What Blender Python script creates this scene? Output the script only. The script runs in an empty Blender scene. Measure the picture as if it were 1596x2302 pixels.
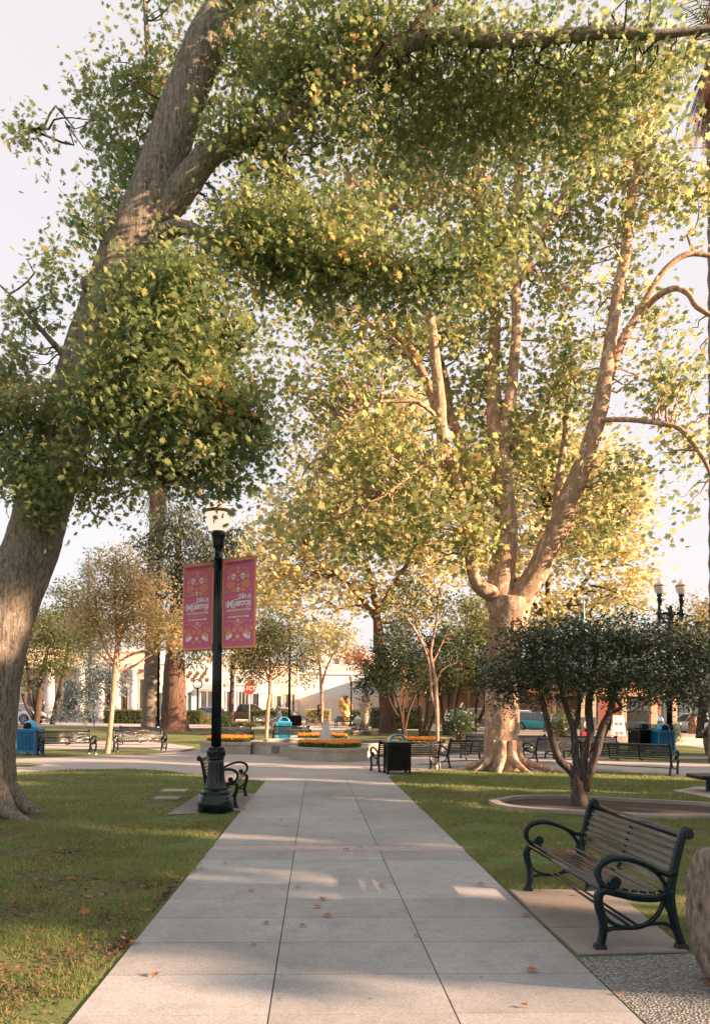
import bpy, bmesh, math, random
import numpy as np
from mathutils import Vector, Matrix
from mathutils.geometry import tessellate_polygon

random.seed(7)
RNG = np.random.default_rng(7)
SC = bpy.context.scene
COL = SC.collection
# ------------------------------------------------------------------ camera geometry
F, CX, HY, HC, ROLL = 1800.0, 798.0, 1595.0, 1.7, 0.0105
CR, SR = math.cos(ROLL), math.sin(ROLL)

def sst(a, b, x):
    t = max(0.0, min(1.0, (x - a) / (b - a)))
    return t * t * (3 - 2 * t)

def gz(x, y):
    """gentle rise of the ground at the far side of the park"""
    return 0.3 * sst(35, 65, y) * (1 - sst(4, 22, x))

def _uv(px, py):
    u, w = px - CX, HY - py
    return u * CR - w * SR, u * SR + w * CR

def G(px, py, dz=0.0):
    """ground point under a sight line"""
    u, v = _uv(px, py)
    z, D = 0.0, 30.0
    for _ in range(12):
        D = (HC - z) * F / max(-v, 4.0)
        z = gz(u / F * D, D)
    return Vector((u / F * D, D, z + dz))

def W(px, py, D):
    u, v = _uv(px, py)
    return Vector((u / F * D, D, HC + v / F * D))

def onground(x, y, dz=0.0):
    return Vector((x, y, gz(x, y) + dz))

# ------------------------------------------------------------------ materials
MATS = {}
def nodes_of(name):
    m = bpy.data.materials.new(name); m.use_nodes = True
    nt = m.node_tree
    for n in list(nt.nodes): nt.nodes.remove(n)
    out = nt.nodes.new('ShaderNodeOutputMaterial')
    return m, nt, out

def N(nt, t, **kw):
    n = nt.nodes.new(t)
    for k, v in kw.items():
        if k in ('inp',):
            for a, b in v.items(): n.inputs[a].default_value = b
        else: setattr(n, k, v)
    return n

def ramp(nt, stops, interp='LINEAR'):
    r = nt.nodes.new('ShaderNodeValToRGB'); r.color_ramp.interpolation = interp
    e = r.color_ramp.elements
    while len(e) < len(stops): e.new(0.5)
    for k, (p, c) in enumerate(stops):
        e[k].position = p
        e[k].color = (c[0], c[1], c[2], 1)
    return r

def pmat(name, c1, c2=None, scale=8.0, rough=0.7, bump=0.0, bscale=None, metal=0.0, detail=5.0,
         lo=0.35, hi=0.65, coat=0.0, stretch=None, spec=0.5, trans=0.0, dist=0.0):
    """two-tone noise material"""
    if name in MATS: return MATS[name]
    m, nt, out = nodes_of(name)
    L = nt.links.new
    b = N(nt, 'ShaderNodeBsdfPrincipled')
    b.inputs['Roughness'].default_value = rough
    b.inputs['Metallic'].default_value = metal
    b.inputs['Coat Weight'].default_value = coat
    b.inputs['Coat Roughness'].default_value = 0.12
    b.inputs['Specular IOR Level'].default_value = spec
    tc = N(nt, 'ShaderNodeTexCoord')
    vec = tc.outputs['Object']
    if stretch:
        mp = N(nt, 'ShaderNodeMapping'); mp.inputs['Scale'].default_value = stretch
        L(vec, mp.inputs['Vector']); vec = mp.outputs['Vector']
    if c2 is None: c2 = tuple(x * 0.8 for x in c1)
    nz = N(nt, 'ShaderNodeTexNoise'); nz.inputs['Scale'].default_value = scale
    nz.inputs['Detail'].default_value = detail; nz.inputs['Distortion'].default_value = dist
    L(vec, nz.inputs['Vector'])
    r = ramp(nt, [(lo, c1), (hi, c2)])
    L(nz.outputs['Fac'], r.inputs['Fac'])
    L(r.outputs['Color'], b.inputs['Base Color'])
    if bump:
        n2 = N(nt, 'ShaderNodeTexNoise'); n2.inputs['Scale'].default_value = bscale or scale * 4
        n2.inputs['Detail'].default_value = 6
        L(vec, n2.inputs['Vector'])
        bp = N(nt, 'ShaderNodeBump'); bp.inputs['Strength'].default_value = bump; bp.inputs['Distance'].default_value = 0.02
        L(n2.outputs['Fac'], bp.inputs['Height']); L(bp.outputs['Normal'], b.inputs['Normal'])
    sh = b.outputs['BSDF']
    if trans:
        t = N(nt, 'ShaderNodeBsdfTranslucent'); L(r.outputs['Color'], t.inputs['Color'])
        mx = N(nt, 'ShaderNodeMixShader'); mx.inputs['Fac'].default_value = trans
        L(sh, mx.inputs[1]); L(t.outputs['BSDF'], mx.inputs[2]); sh = mx.outputs['Shader']
    L(sh, out.inputs['Surface'])
    MATS[name] = m
    return m

def leafmat(name, stops, rough=0.5, trans=0.45, spec=0.3, tboost=1.3):
    """per-leaf colour from a ramp, light passing through"""
    if name in MATS: return MATS[name]
    m, nt, out = nodes_of(name); L = nt.links.new
    g = N(nt, 'ShaderNodeNewGeometry')
    tc = N(nt, 'ShaderNodeTexCoord')
    nz = N(nt, 'ShaderNodeTexNoise'); nz.inputs['Scale'].default_value = 0.9; nz.inputs['Detail'].default_value = 2
    L(tc.outputs['Object'], nz.inputs['Vector'])
    # clumps turn together: island random 70 %, clump noise 30 %
    a = N(nt, 'ShaderNodeMath', operation='MULTIPLY'); a.inputs[1].default_value = 0.7
    L(g.outputs['Random Per Island'], a.inputs[0])
    c = N(nt, 'ShaderNodeMapRange'); c.inputs['From Min'].default_value = 0.3; c.inputs['From Max'].default_value = 0.7
    c.inputs['To Min'].default_value = 0.0; c.inputs['To Max'].default_value = 0.3
    L(nz.outputs['Fac'], c.inputs['Value'])
    s = N(nt, 'ShaderNodeMath', operation='ADD'); L(a.outputs[0], s.inputs[0]); L(c.outputs['Result'], s.inputs[1])
    r = ramp(nt, stops); L(s.outputs[0], r.inputs['Fac'])
    b = N(nt, 'ShaderNodeBsdfPrincipled'); b.inputs['Roughness'].default_value = rough
    b.inputs['Specular IOR Level'].default_value = spec
    L(r.outputs['Color'], b.inputs['Base Color'])
    t = N(nt, 'ShaderNodeBsdfTranslucent')
    hs = N(nt, 'ShaderNodeHueSaturation'); hs.inputs['Value'].default_value = tboost; hs.inputs['Saturation'].default_value = 0.95
    L(r.outputs['Color'], hs.inputs['Color']); L(hs.outputs['Color'], t.inputs['Color'])
    mx = N(nt, 'ShaderNodeMixShader'); mx.inputs['Fac'].default_value = trans
    L(b.outputs['BSDF'], mx.inputs[1]); L(t.outputs['BSDF'], mx.inputs[2])
    L(mx.outputs['Shader'], out.inputs['Surface'])
    MATS[name] = m
    return m

# ------------------------------------------------------------------ mesh helpers
class MB:
    def __init__(s): s.v = []; s.f = []; s.m = []; s.sm = []
    def add(s, vs, fs, mi=0, smooth=False):
        o = len(s.v); s.v.extend([tuple(p) for p in vs])
        for f in fs:
            s.f.append(tuple(i + o for i in f)); s.m.append(mi); s.sm.append(smooth)
    def box(s, c, size, mi=0, rz=0.0, M=None, taper=1.0):
        x, y, z = size[0] / 2, size[1] / 2, size[2] / 2
        vs = [Vector((a * x * (taper if d > 0 else 1), b * y * (taper if d > 0 else 1), d * z)) for d in (-1, 1) for b in (-1, 1) for a in (-1, 1)]
        R = M if M is not None else Matrix.Rotation(rz, 3, 'Z')
        c = Vector(c)
        vs = [R @ p + c for p in vs]
        s.add(vs, [(0, 2, 3, 1), (4, 5, 7, 6), (0, 1, 5, 4), (2, 6, 7, 3), (0, 4, 6, 2), (1, 3, 7, 5)], mi)
    def rbox(s, c, size, b=0.01, mi=0, rz=0.0):
        """box with chamfered vertical edges and top"""
        x, y, z = size[0] / 2, size[1] / 2, size[2] / 2
        R = Matrix.Rotation(rz, 3, 'Z'); c = Vector(c)
        def ring(ix, zz):
            X, Y = x - ix, y - ix
            k = b
            return [Vector(p + (zz,)) for p in ((-X + k, -Y), (X - k, -Y), (X, -Y + k), (X, Y - k), (X - k, Y), (-X + k, Y), (-X, Y - k), (-X, -Y + k))]
        rs = [ring(0, -z), ring(0, z - b), ring(b, z)]
        vs = [R @ p + c for r in rs for p in r]
        fs = [tuple(range(7, -1, -1)), tuple(range(16, 24))]
        for r in range(2):
            for k in range(8):
                fs.append((r * 8 + k, r * 8 + (k + 1) % 8, r * 8 + 8 + (k + 1) % 8, r * 8 + 8 + k))
        s.add(vs, fs, mi)
    def tube(s, pts, rad, n=8, mi=0, cap=True, noise=0.0, smooth=True, flat=1.0, seedv=0):
        pts = [Vector(p) for p in pts]; k = len(pts)
        if not isinstance(rad, (list, tuple)): rad = [rad] * k
        up = Vector((0.13, 0.21, 0.97))
        rn = random.Random(seedv + k * 31 + int(abs(pts[0].x) * 1000))
        t0 = (pts[1] - pts[0]).normalized()
        a = t0.cross(up)
        if a.length < 1e-3: a = t0.cross(Vector((1, 0, 0)))
        a.normalize()
        vs = []
        for i, p in enumerate(pts):
            t = (pts[min(i + 1, k - 1)] - pts[max(i - 1, 0)])
            if t.length < 1e-9: t = t0
            t.normalize()
            a = (a - t * a.dot(t)).normalized(); b = t.cross(a)
            for j in range(n):
                th = 2 * math.pi * j / n
                r = rad[i] * (1 + noise * (rn.random() - 0.5) * 2)
                vs.append(p + a * (r * math.cos(th)) + b * (r * flat * math.sin(th)))
        fs = []
        for i in range(k - 1):
            for j in range(n):
                fs.append((i * n + j, i * n + (j + 1) % n, (i + 1) * n + (j + 1) % n, (i + 1) * n + j))
        if cap:
            fs.append(tuple(range(n - 1, -1, -1))); fs.append(tuple((k - 1) * n + j for j in range(n)))
        s.add(vs, fs, mi, smooth)
    def lathe(s, prof, c=(0, 0, 0), n=24, mi=0, smooth=True, flute=0.0, nfl=0):
        vs = []; c = Vector(c)
        for (r, z) in prof:
            for j in range(n):
                th = 2 * math.pi * j / n
                rr = r
                if flute and r > 0.02: rr = r * (1 - flute * (0.5 + 0.5 * math.cos(th * nfl)))
                vs.append(c + Vector((rr * math.cos(th), rr * math.sin(th), z)))
        fs = []
        for i in range(len(prof) - 1):
            for j in range(n):
                fs.append((i * n + j, i * n + (j + 1) % n, (i + 1) * n + (j + 1) % n, (i + 1) * n + j))
        fs.append(tuple(range(n - 1, -1, -1))); fs.append(tuple((len(prof) - 1) * n + j for j in range(n)))
        s.add(vs, fs, mi, smooth)
    def prism(s, poly, z0, z1, mi=0):
        """2-D polygon extruded upwards"""
        n = len(poly)
        vs = [Vector((p[0], p[1], z0)) for p in poly] + [Vector((p[0], p[1], z1)) for p in poly]
        fs = [tuple(range(n - 1, -1, -1)), tuple(range(n, 2 * n))] + [(i, (i + 1) % n, n + (i + 1) % n, n + i) for i in range(n)]
        s.add(vs, fs, mi)
    def ball(s, c, r, mi=0, n=10, sc=(1, 1, 1)):
        c = Vector(c); m = max(5, n // 2 + 1)
        vs = [c + Vector((0, 0, -r * sc[2]))]
        for i in range(1, m):
            ph = -math.pi / 2 + math.pi * i / m
            for j in range(n):
                th = 2 * math.pi * j / n
                vs.append(c + Vector((r * sc[0] * math.cos(ph) * math.cos(th), r * sc[1] * math.cos(ph) * math.sin(th), r * sc[2] * math.sin(ph))))
        vs.append(c + Vector((0, 0, r * sc[2])))
        fs = [(0, 1 + (j + 1) % n, 1 + j) for j in range(n)]
        for i in range(m - 2):
            for j in range(n):
                a = 1 + i * n
                fs.append((a + j, a + (j + 1) % n, a + n + (j + 1) % n, a + n + j))
        t = len(vs) - 1; a = 1 + (m - 2) * n
        fs += [(a + j, a + (j + 1) % n, t) for j in range(n)]
        s.add(vs, fs, mi, True)
    def build(s, name, mats, parent=None):
        me = bpy.data.meshes.new(name)
        off = parent.location if parent is not None else None
        vs = s.v
        if off is not None and off.length > 0:
            vs = [(p[0] - off.x, p[1] - off.y, p[2] - off.z) for p in vs]
            if parent.parent: vs = [tuple(Vector(p) - parent.parent.location) for p in vs]
        elif parent is not None and parent.parent is not None:
            q = parent.parent.location
            vs = [(p[0] - q.x, p[1] - q.y, p[2] - q.z) for p in vs]
        me.from_pydata(vs, [], s.f)
        me.polygons.foreach_set('material_index', s.m)
        me.polygons.foreach_set('use_smooth', s.sm)
        me.update()
        if not isinstance(mats, (list, tuple)): mats = [mats]
        for m in mats: me.materials.append(m)
        return link(name, me, parent)

def link(name, me, parent=None):
    o = bpy.data.objects.new(name, me); COL.objects.link(o)
    if parent is not None: o.parent = parent
    return o

def thing(name, label, cat, loc=(0, 0, 0), rz=0.0, group=None):
    o = bpy.data.objects.new(name, None); COL.objects.link(o)
    o.empty_display_size = 0.2
    o.location = loc; o.rotation_euler = (0, 0, rz)
    return tag(o, label, cat, group)

def tag(o, label, cat, group=None, kind=None):
    o['label'] = label; o['category'] = cat
    if group: o['group'] = group
    if kind: o['kind'] = kind
    return o

def struct(o, label=None):
    o['kind'] = 'structure'
    if label: o['label'] = label
    return o

def dup(root, loc, rz, label=None, group=None):
    r = root.copy(); COL.objects.link(r); r.location = loc; r.rotation_euler = (0, 0, rz)
    if label: r['label'] = label
    if group: r['group'] = group
    for ch in list(root.children):
        c = ch.copy(); COL.objects.link(c); c.parent = r
        for g in list(ch.children):
            d = g.copy(); COL.objects.link(d); d.parent = c
    return r

def smooth_path(pts, sub=6):
    """Catmull-Rom through tuples of any length"""
    out = []; n = len(pts)
    for i in range(n - 1):
        p0 = pts[max(i - 1, 0)]; p1 = pts[i]; p2 = pts[i + 1]; p3 = pts[min(i + 2, n - 1)]
        for k in range(sub):
            t = k / sub
            out.append(tuple(0.5 * ((2 * b) + (-a + c) * t + (2 * a - 5 * b + 4 * c - d) * t * t + (-a + 3 * b - 3 * c + d) * t ** 3)
                             for a, b, c, d in zip(p0, p1, p2, p3)))
    out.append(tuple(pts[-1]))
    return out

# ------------------------------------------------------------------ ground sheets
def sheet(name, poly, mat, dz=0.004, kind='structure', thick=0.0):
    """flat polygon draped on the ground"""
    bm = bmesh.new()
    P = [Vector((p[0], p[1], 0)) for p in poly]
    vs = [bm.verts.new(p) for p in P]
    for t in tessellate_polygon([P]):
        try: bm.faces.new([vs[i] for i in t])
        except ValueError: pass
    ys = [p.y for p in P]; xs = [p.x for p in P]
    for y in range(33, 69, 3):
        if min(ys) < y < max(ys):
            bmesh.ops.bisect_plane(bm, geom=bm.verts[:] + bm.edges[:] + bm.faces[:], plane_co=(0, y, 0), plane_no=(0, 1, 0))
    for x in range(2, 25, 3):
        if min(xs) < x < max(xs) and max(ys) > 35:
            bmesh.ops.bisect_plane(bm, geom=bm.verts[:] + bm.edges[:] + bm.faces[:], plane_co=(x, 0, 0), plane_no=(1, 0, 0))
    for v in bm.verts: v.co.z = gz(v.co.x, v.co.y) + dz
    bmesh.ops.recalc_face_normals(bm, faces=bm.faces[:])
    if sum(f.normal.z for f in bm.faces) < 0: bmesh.ops.reverse_faces(bm, faces=bm.faces[:])
    if thick:
        r = bmesh.ops.extrude_edge_only(bm, edges=[e for e in bm.edges if e.is_boundary])
        for g in r['geom']:
            if isinstance(g, bmesh.types.BMVert): g.co.z -= thick
    me = bpy.data.meshes.new(name); bm.to_mesh(me); bm.free()
    me.materials.append(mat)
    o = link(name, me); o['kind'] = kind
    return o

def inpoly(x, y, poly):
    c = np.zeros(x.shape, bool); n = len(poly)
    for i in range(n):
        x1, y1 = poly[i][:2]; x2, y2 = poly[i - 1][:2]
        with np.errstate(divide='ignore', invalid='ignore'):
            c ^= ((y1 > y) != (y2 > y)) & (x < (x2 - x1) * (y - y1) / (y2 - y1 + 1e-12) + x1)
    return c

# ------------------------------------------------------------------ leaf cards
def poly_mesh(name, V, k, mat, parent=None, extra=None):
    """V: (n,k,3) array -> n separate k-gons as one mesh"""
    n = V.shape[0]
    me = bpy.data.meshes.new(name)
    if parent is not None:
        V = V - np.array(parent.location)
    me.vertices.add(n * k); me.loops.add(n * k); me.polygons.add(n)
    me.vertices.foreach_set('co', V.reshape(-1).astype(np.float32))
    me.loops.foreach_set('vertex_index', np.arange(n * k, dtype=np.int32))
    me.polygons.foreach_set('loop_start', np.arange(0, n * k, k, dtype=np.int32))
    me.update(calc_edges=True); me.validate()
    me.materials.append(mat)
    return link(name, me, parent)

def outline(pairs):
    """right half of a leaf outline (x>=0) mirrored; tip first"""
    r = list(pairs); l = [(-x, y) for x, y in reversed(pairs) if x > 1e-6]
    return np.array([(x, y, 0.0) for x, y in r + l])
OAK = outline([(0, 1.0), (.10, .78), (.30, .86), (.16, .60), (.47, .62), (.16, .38), (.36, .24), (.06, .16), (0.0, -.15)])
PLANE = outline([(0, 1.0), (.16, .62), (.46, .74), (.36, .42), (.58, .18), (.2, .05), (0, -.2)])
ELL = outline([(0, 1.0), (.2, .7), (.22, .35), (0, 0)])
DIA = outline([(0, 1.0), (.3, .5), (0, 0)])
NEEDLE = outline([(0, 1.0), (.16, .5), (0, 0)])

def rot_frames(n, rng, up=0.5, droop=0.0):
    nr = rng.normal(size=(n, 3)); nr /= np.linalg.norm(nr, axis=1)[:, None]
    nr[:, 2] = np.abs(nr[:, 2]) * 1.0
    nr[:, 2] += up; nr /= np.linalg.norm(nr, axis=1)[:, None]
    d = rng.normal(size=(n, 3)); d[:, 2] -= droop * 1.5
    d -= nr * np.sum(d * nr, 1)[:, None]; d /= (np.linalg.norm(d, axis=1)[:, None] + 1e-9)
    s = np.cross(d, nr)
    return s, d, nr

def leaves_at(P, size, shape, rng, up=0.5, droop=0.3, jitter=0.35, curl=0.18):
    n = P.shape[0]
    s, d, nr = rot_frames(n, rng, up, droop)
    sz = size * np.minimum(np.exp(rng.normal(size=n) * jitter), 1.45)
    B = shape
    bend = -(np.abs(B[:, 0]) * 0.5 + (B[:, 1]) ** 2 * 0.4) * curl * 2
    V = (B[None, :, 0, None] * s[:, None, :] + B[None, :, 1, None] * d[:, None, :] + bend[None, :, None] * nr[:, None, :]) * sz[:, None, None]
    return V + P[:, None, :]

def cluster_world(c):
    px, py, D, rx, ry, rd = c[:6]; dens = c[6] if len(c) > 6 else 1.0
    p = W(px, py, D); k = D / F
    return np.array(p), np.array([rx * k, rd, ry * k]), dens * (rx * k) * (ry * k)

def twig_centers(clusters, n, rng, shell=2.0, world=False):
    cs = clusters if world else [cluster_world(c) for c in clusters]
    w = np.array([c[2] for c in cs]); w /= w.sum()
    cnt = rng.multinomial(n, w)
    out = []
    for (c, r, _), m in zip(cs, cnt):
        u = rng.normal(size=(m, 3)); u /= np.linalg.norm(u, axis=1)[:, None]
        rad = rng.random(m) ** (1 / shell)
        # uneven outline
        rad *= 0.70 + 0.42 * rng.random(m)
        rad = np.where(rng.random(m) < 0.13, rad * (1.15 + .35 * rng.random(m)), rad)
        out.append(c + u * rad[:, None] * r)
    return np.concatenate(out)

def crown(name, clusters, n, size, shape, mat, parent, seed, per=12, spread=0.28, up=0.5, droop=0.3, world=False, shell=2.2, zmin=None, flatten=0.6, curl=0.18, jitter=.3):
    rng = np.random.default_rng(seed)
    tw = twig_centers(clusters, max(1, n // per), rng, shell, world)
    P = np.repeat(tw, per, axis=0)
    o = rng.normal(size=P.shape) * spread; o[:, 2] *= flatten
    P = P + o
    if zmin is not None: P = P[P[:, 2] > zmin]
    V = leaves_at(P, size, shape, rng, up, droop, jitter, curl)
    ob = poly_mesh(name, V, shape.shape[0], mat, parent)
    return ob, tw

def limb_world(pts, sub=5):
    """(px,py,D,rpx) -> world path with radius"""
    q = []
    for px, py, D, r in pts:
        p = W(px, py, D); q.append((p.x, p.y, p.z, r * D / F))
    s = smooth_path(q, sub)
    return [Vector(a[:3]) for a in s], [a[3] for a in s]

def wiggle(a, b, n, amt, rng, sag=0.0):
    a = Vector(a); b = Vector(b); L = (b - a).length
    out = []
    for i in range(n + 1):
        t = i / n
        p = a.lerp(b, t)
        if 0 < i < n: p += Vector(rng.normal(size=3)) * amt * L
        p.z += sag * L * math.sin(math.pi * t)
        out.append(p)
    return out

def twigs(mb, tw, limbs, k, rng, r0=0.03, mi=0, n=5, maxlen=5.0):
    """thin branches from limbs out to foliage clumps"""
    LP = [p for pts, rad in limbs for p in pts]; A = np.array([tuple(p) for p in LP])
    idx = rng.permutation(len(tw))[:k]
    for i in idx:
        d = np.linalg.norm(A - tw[i], axis=1)
        # prefer points a bit below
        d = d + np.maximum(0, A[:, 2] - tw[i][2]) * 0.8
        j = int(np.argmin(d))
        if d[j] > maxlen: continue
        pts = wiggle(A[j], tw[i], 5, 0.06, rng, 0.06)
        L = (pts[-1] - pts[0]).length
        r = r0 * min(1.6, 0.4 + L / 2.2)
        mb.tube(smooth_path([tuple(p) for p in pts], 2), [r * (1 - 0.85 * t / 10) for t in range(11)], n, mi, cap=False)

# ================================================================== WORLD, SUN, CAMERA
SUN_AZ = Vector((0.95, -0.28, 0)).normalized(); SUN_EL = math.radians(18)
w = bpy.data.worlds.new('World'); SC.world = w; w.use_nodes = True
nt = w.node_tree
for n_ in list(nt.nodes): nt.nodes.remove(n_)
o_ = nt.nodes.new('ShaderNodeOutputWorld'); bg = nt.nodes.new('ShaderNodeBackground')
sky = nt.nodes.new('ShaderNodeTexSky'); sky.sky_type = 'NISHITA'; sky.sun_disc = False
sky.sun_elevation = SUN_EL; sky.sun_rotation = math.atan2(SUN_AZ.x, SUN_AZ.y)
sky.dust_density = 3.0; sky.air_density = 1.0
mx_ = nt.nodes.new('ShaderNodeMixRGB'); mx_.inputs['Fac'].default_value = 0.86
mx_.inputs['Color2'].default_value = (2.50, 2.29, 2.26, 1)      # thin bright high haze
nt.links.new(sky.outputs['Color'], mx_.inputs['Color1'])
nt.links.new(mx_.outputs['Color'], bg.inputs['Color']); bg.inputs['Strength'].default_value = 0.10
nt.links.new(bg.outputs['Background'], o_.inputs['Surface'])

sd = bpy.data.lights.new('sun', 'SUN'); sd.energy = 5.0; sd.angle = math.radians(0.6); sd.color = (1.0, 0.63, 0.41)
so = bpy.data.objects.new('sun', sd); COL.objects.link(so)
dirv = Vector((SUN_AZ.x * math.cos(SUN_EL), SUN_AZ.y * math.cos(SUN_EL), math.sin(SUN_EL)))
so.rotation_euler = dirv.to_track_quat('Z', 'Y').to_euler(); so.location = dirv * 80

cd = bpy.data.cameras.new('camera'); co = bpy.data.objects.new('camera', cd); COL.objects.link(co)
cd.sensor_fit = 'VERTICAL'; cd.sensor_height = 36.0; cd.sensor_width = 24.0
cd.lens = F / 2302 * 36; cd.shift_y = (HY - 1151) / 2302; cd.clip_end = 2000; cd.clip_start = 0.05
co.matrix_world = Matrix(((CR, -SR, 0, 0), (0, 0, -1, 0), (SR, CR, 0, HC), (0, 0, 0, 1)))
SC.camera = co
SC.render.engine = 'CYCLES'
SC.view_settings.view_transform = 'Standard'; SC.view_settings.look = 'None'
SC.view_settings.exposure = 2.0; SC.view_settings.gamma = 1.0
SC.cycles.max_bounces = 10; SC.cycles.diffuse_bounces = 6; SC.cycles.transparent_max_bounces = 8
SC.cycles.use_denoising = True

# ================================================================== SURFACE MATERIALS
def concrete(name, base, dark, stain=(.30, .25, .20), sc=1.0, stain_amt=0.35):
    if name in MATS: return MATS[name]
    m, nt, out = nodes_of(name); L = nt.links.new
    tc = N(nt, 'ShaderNodeTexCoord'); v = tc.outputs['Object']
    big = N(nt, 'ShaderNodeTexNoise'); big.inputs['Scale'].default_value = 0.55 * sc; big.inputs['Detail'].default_value = 6; big.inputs['Roughness'].default_value = .62
    fine = N(nt, 'ShaderNodeTexNoise'); fine.inputs['Scale'].default_value = 110 * sc; fine.inputs['Detail'].default_value = 3
    mid = N(nt, 'ShaderNodeTexNoise'); mid.inputs['Scale'].default_value = 5 * sc; mid.inputs['Detail'].default_value = 8; mid.inputs['Roughness'].default_value = .7
    for q in (big, fine, mid): L(v, q.inputs['Vector'])
    r1 = ramp(nt, [(.33, dark), (.66, base)]); L(big.outputs['Fac'], r1.inputs['Fac'])
    r2 = ramp(nt, [(.30, (.60, .60, .60)), (.5, (1, 1, 1)), (.68, (1.2, 1.2, 1.19))]); L(fine.outputs['Fac'], r2.inputs['Fac'])
    mu = N(nt, 'ShaderNodeMixRGB', blend_type='MULTIPLY'); mu.inputs['Fac'].default_value = 0.8
    L(r1.outputs['Color'], mu.inputs['Color1']); L(r2.outputs['Color'], mu.inputs['Color2'])
    r3 = ramp(nt, [(.50, (0, 0, 0)), (.74, (stain_amt,) * 3)]); L(mid.outputs['Fac'], r3.inputs['Fac'])
    ms = N(nt, 'ShaderNodeMixRGB'); L(r3.outputs['Color'], ms.inputs['Fac']); L(mu.outputs['Color'], ms.inputs['Color1']); ms.inputs['Color2'].default_value = (*stain, 1)
    # gum spots
    vo = N(nt, 'ShaderNodeTexVoronoi'); vo.inputs['Scale'].default_value = 3.2 * sc; L(v, vo.inputs['Vector'])
    rv = ramp(nt, [(.0, (.55,) * 3), (.045, (.55,) * 3), (.06, (1,) * 3)]); L(vo.outputs['Distance'], rv.inputs['Fac'])
    mg = N(nt, 'ShaderNodeMixRGB', blend_type='MULTIPLY'); mg.inputs['Fac'].default_value = .7
    L(ms.outputs['Color'], mg.inputs['Color1']); L(rv.outputs['Color'], mg.inputs['Color2'])
    b = N(nt, 'ShaderNodeBsdfPrincipled'); b.inputs['Roughness'].default_value = .82; b.inputs['Specular IOR Level'].default_value = .3
    ge = N(nt, 'ShaderNodeNewGeometry'); ri = N(nt, 'ShaderNodeMapRange'); ri.inputs['To Min'].default_value = .86; ri.inputs['To Max'].default_value = 1.10
    L(ge.outputs['Random Per Island'], ri.inputs['Value'])
    mv = N(nt, 'ShaderNodeMixRGB', blend_type='MULTIPLY'); mv.inputs['Fac'].default_value = 1
    L(mg.outputs['Color'], mv.inputs['Color1']); L(ri.outputs['Result'], mv.inputs['Color2'])
    L(mv.outputs['Color'], b.inputs['Base Color'])
    bp = N(nt, 'ShaderNodeBump'); bp.inputs['Strength'].default_value = .25; bp.inputs['Distance'].default_value = .004
    L(fine.outputs['Fac'], bp.inputs['Height']); L(bp.outputs['Normal'], b.inputs['Normal'])
    L(b.outputs['BSDF'], out.inputs['Surface']); MATS[name] = m
    return m

def lawnmat():
    m, nt, out = nodes_of('lawn'); L = nt.links.new
    tc = N(nt, 'ShaderNodeTexCoord'); v = tc.outputs['Object']
    big = N(nt, 'ShaderNodeTexNoise'); big.inputs['Scale'].default_value = .35; big.inputs['Detail'].default_value = 7; big.inputs['Roughness'].default_value = .65
    fine = N(nt, 'ShaderNodeTexNoise'); fine.inputs['Scale'].default_value = 26; fine.inputs['Detail'].default_value = 6; fine.inputs['Roughness'].default_value = .75
    for q in (big, fine): L(v, q.inputs['Vector'])
    r1 = ramp(nt, [(.25, (.085, .115, .04)), (.5, (.145, .19, .066)), (.78, (.22, .26, .095))]); L(fine.outputs['Fac'], r1.inputs['Fac'])
    r2 = ramp(nt, [(.46, (0, 0, 0)), (.62, (.85, .85, .85))]); L(big.outputs['Fac'], r2.inputs['Fac'])
    mu = N(nt, 'ShaderNodeMixRGB'); L(r2.outputs['Color'], mu.inputs['Fac']); L(r1.outputs['Color'], mu.inputs['Color1'])
    r3 = ramp(nt, [(.35, (.060, .040, .026)), (.65, (.17, .125, .075))]); L(fine.outputs['Fac'], r3.inputs['Fac'])
    L(r3.outputs['Color'], mu.inputs['Color2'])
    b = N(nt, 'ShaderNodeBsdfPrincipled'); b.inputs['Roughness'].default_value = .9; b.inputs['Specular IOR Level'].default_value = .15
    L(mu.outputs['Color'], b.inputs['Base Color'])
    bp = N(nt, 'ShaderNodeBump'); bp.inputs['Strength'].default_value = .9; bp.inputs['Distance'].default_value = .04
    L(fine.outputs['Fac'], bp.inputs['Height']); L(bp.outputs['Normal'], b.inputs['Normal'])
    L(b.outputs['BSDF'], out.inputs['Surface'])
    return m
LAWN = lawnmat()
CONC = concrete('path_concrete', (.375, .378, .37), (.27, .275, .27), stain=(.20, .19, .17), stain_amt=.6)
PLAZA = concrete('plaza_concrete', (.42, .385, .355), (.33, .305, .285), sc=.8)
STONEC = concrete('fountain_concrete', (.44, .40, .34), (.30, .27, .22), sc=2.5, stain_amt=.5)
PAD = concrete('pad_concrete', (.28, .26, .24), (.20, .18, .16), stain=(.16, .10, .06), sc=1.6, stain_amt=.6)
KERB = concrete('kerb_concrete', (.38, .34, .30), (.27, .24, .21), sc=2)
ASPH = pmat('asphalt', (.16, .16, .17), (.22, .21, .22), 3, .85, .2, 150)
PAVE = concrete('pavement_concrete', (.46, .40, .37), (.38, .34, .31), sc=.6)
JOINT = pmat('joint_dirt', (.08, .075, .066), (.14, .13, .115), 30, .95)
BRICK = pmat('brick_band', (.36, .29, .27), (.41, .36, .34), 12, .85, .3, 90)
MULCH = pmat('mulch', (.035, .024, .019), (.11, .075, .055), 28, .95, 1.0, 60, lo=.3, hi=.75)

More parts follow.
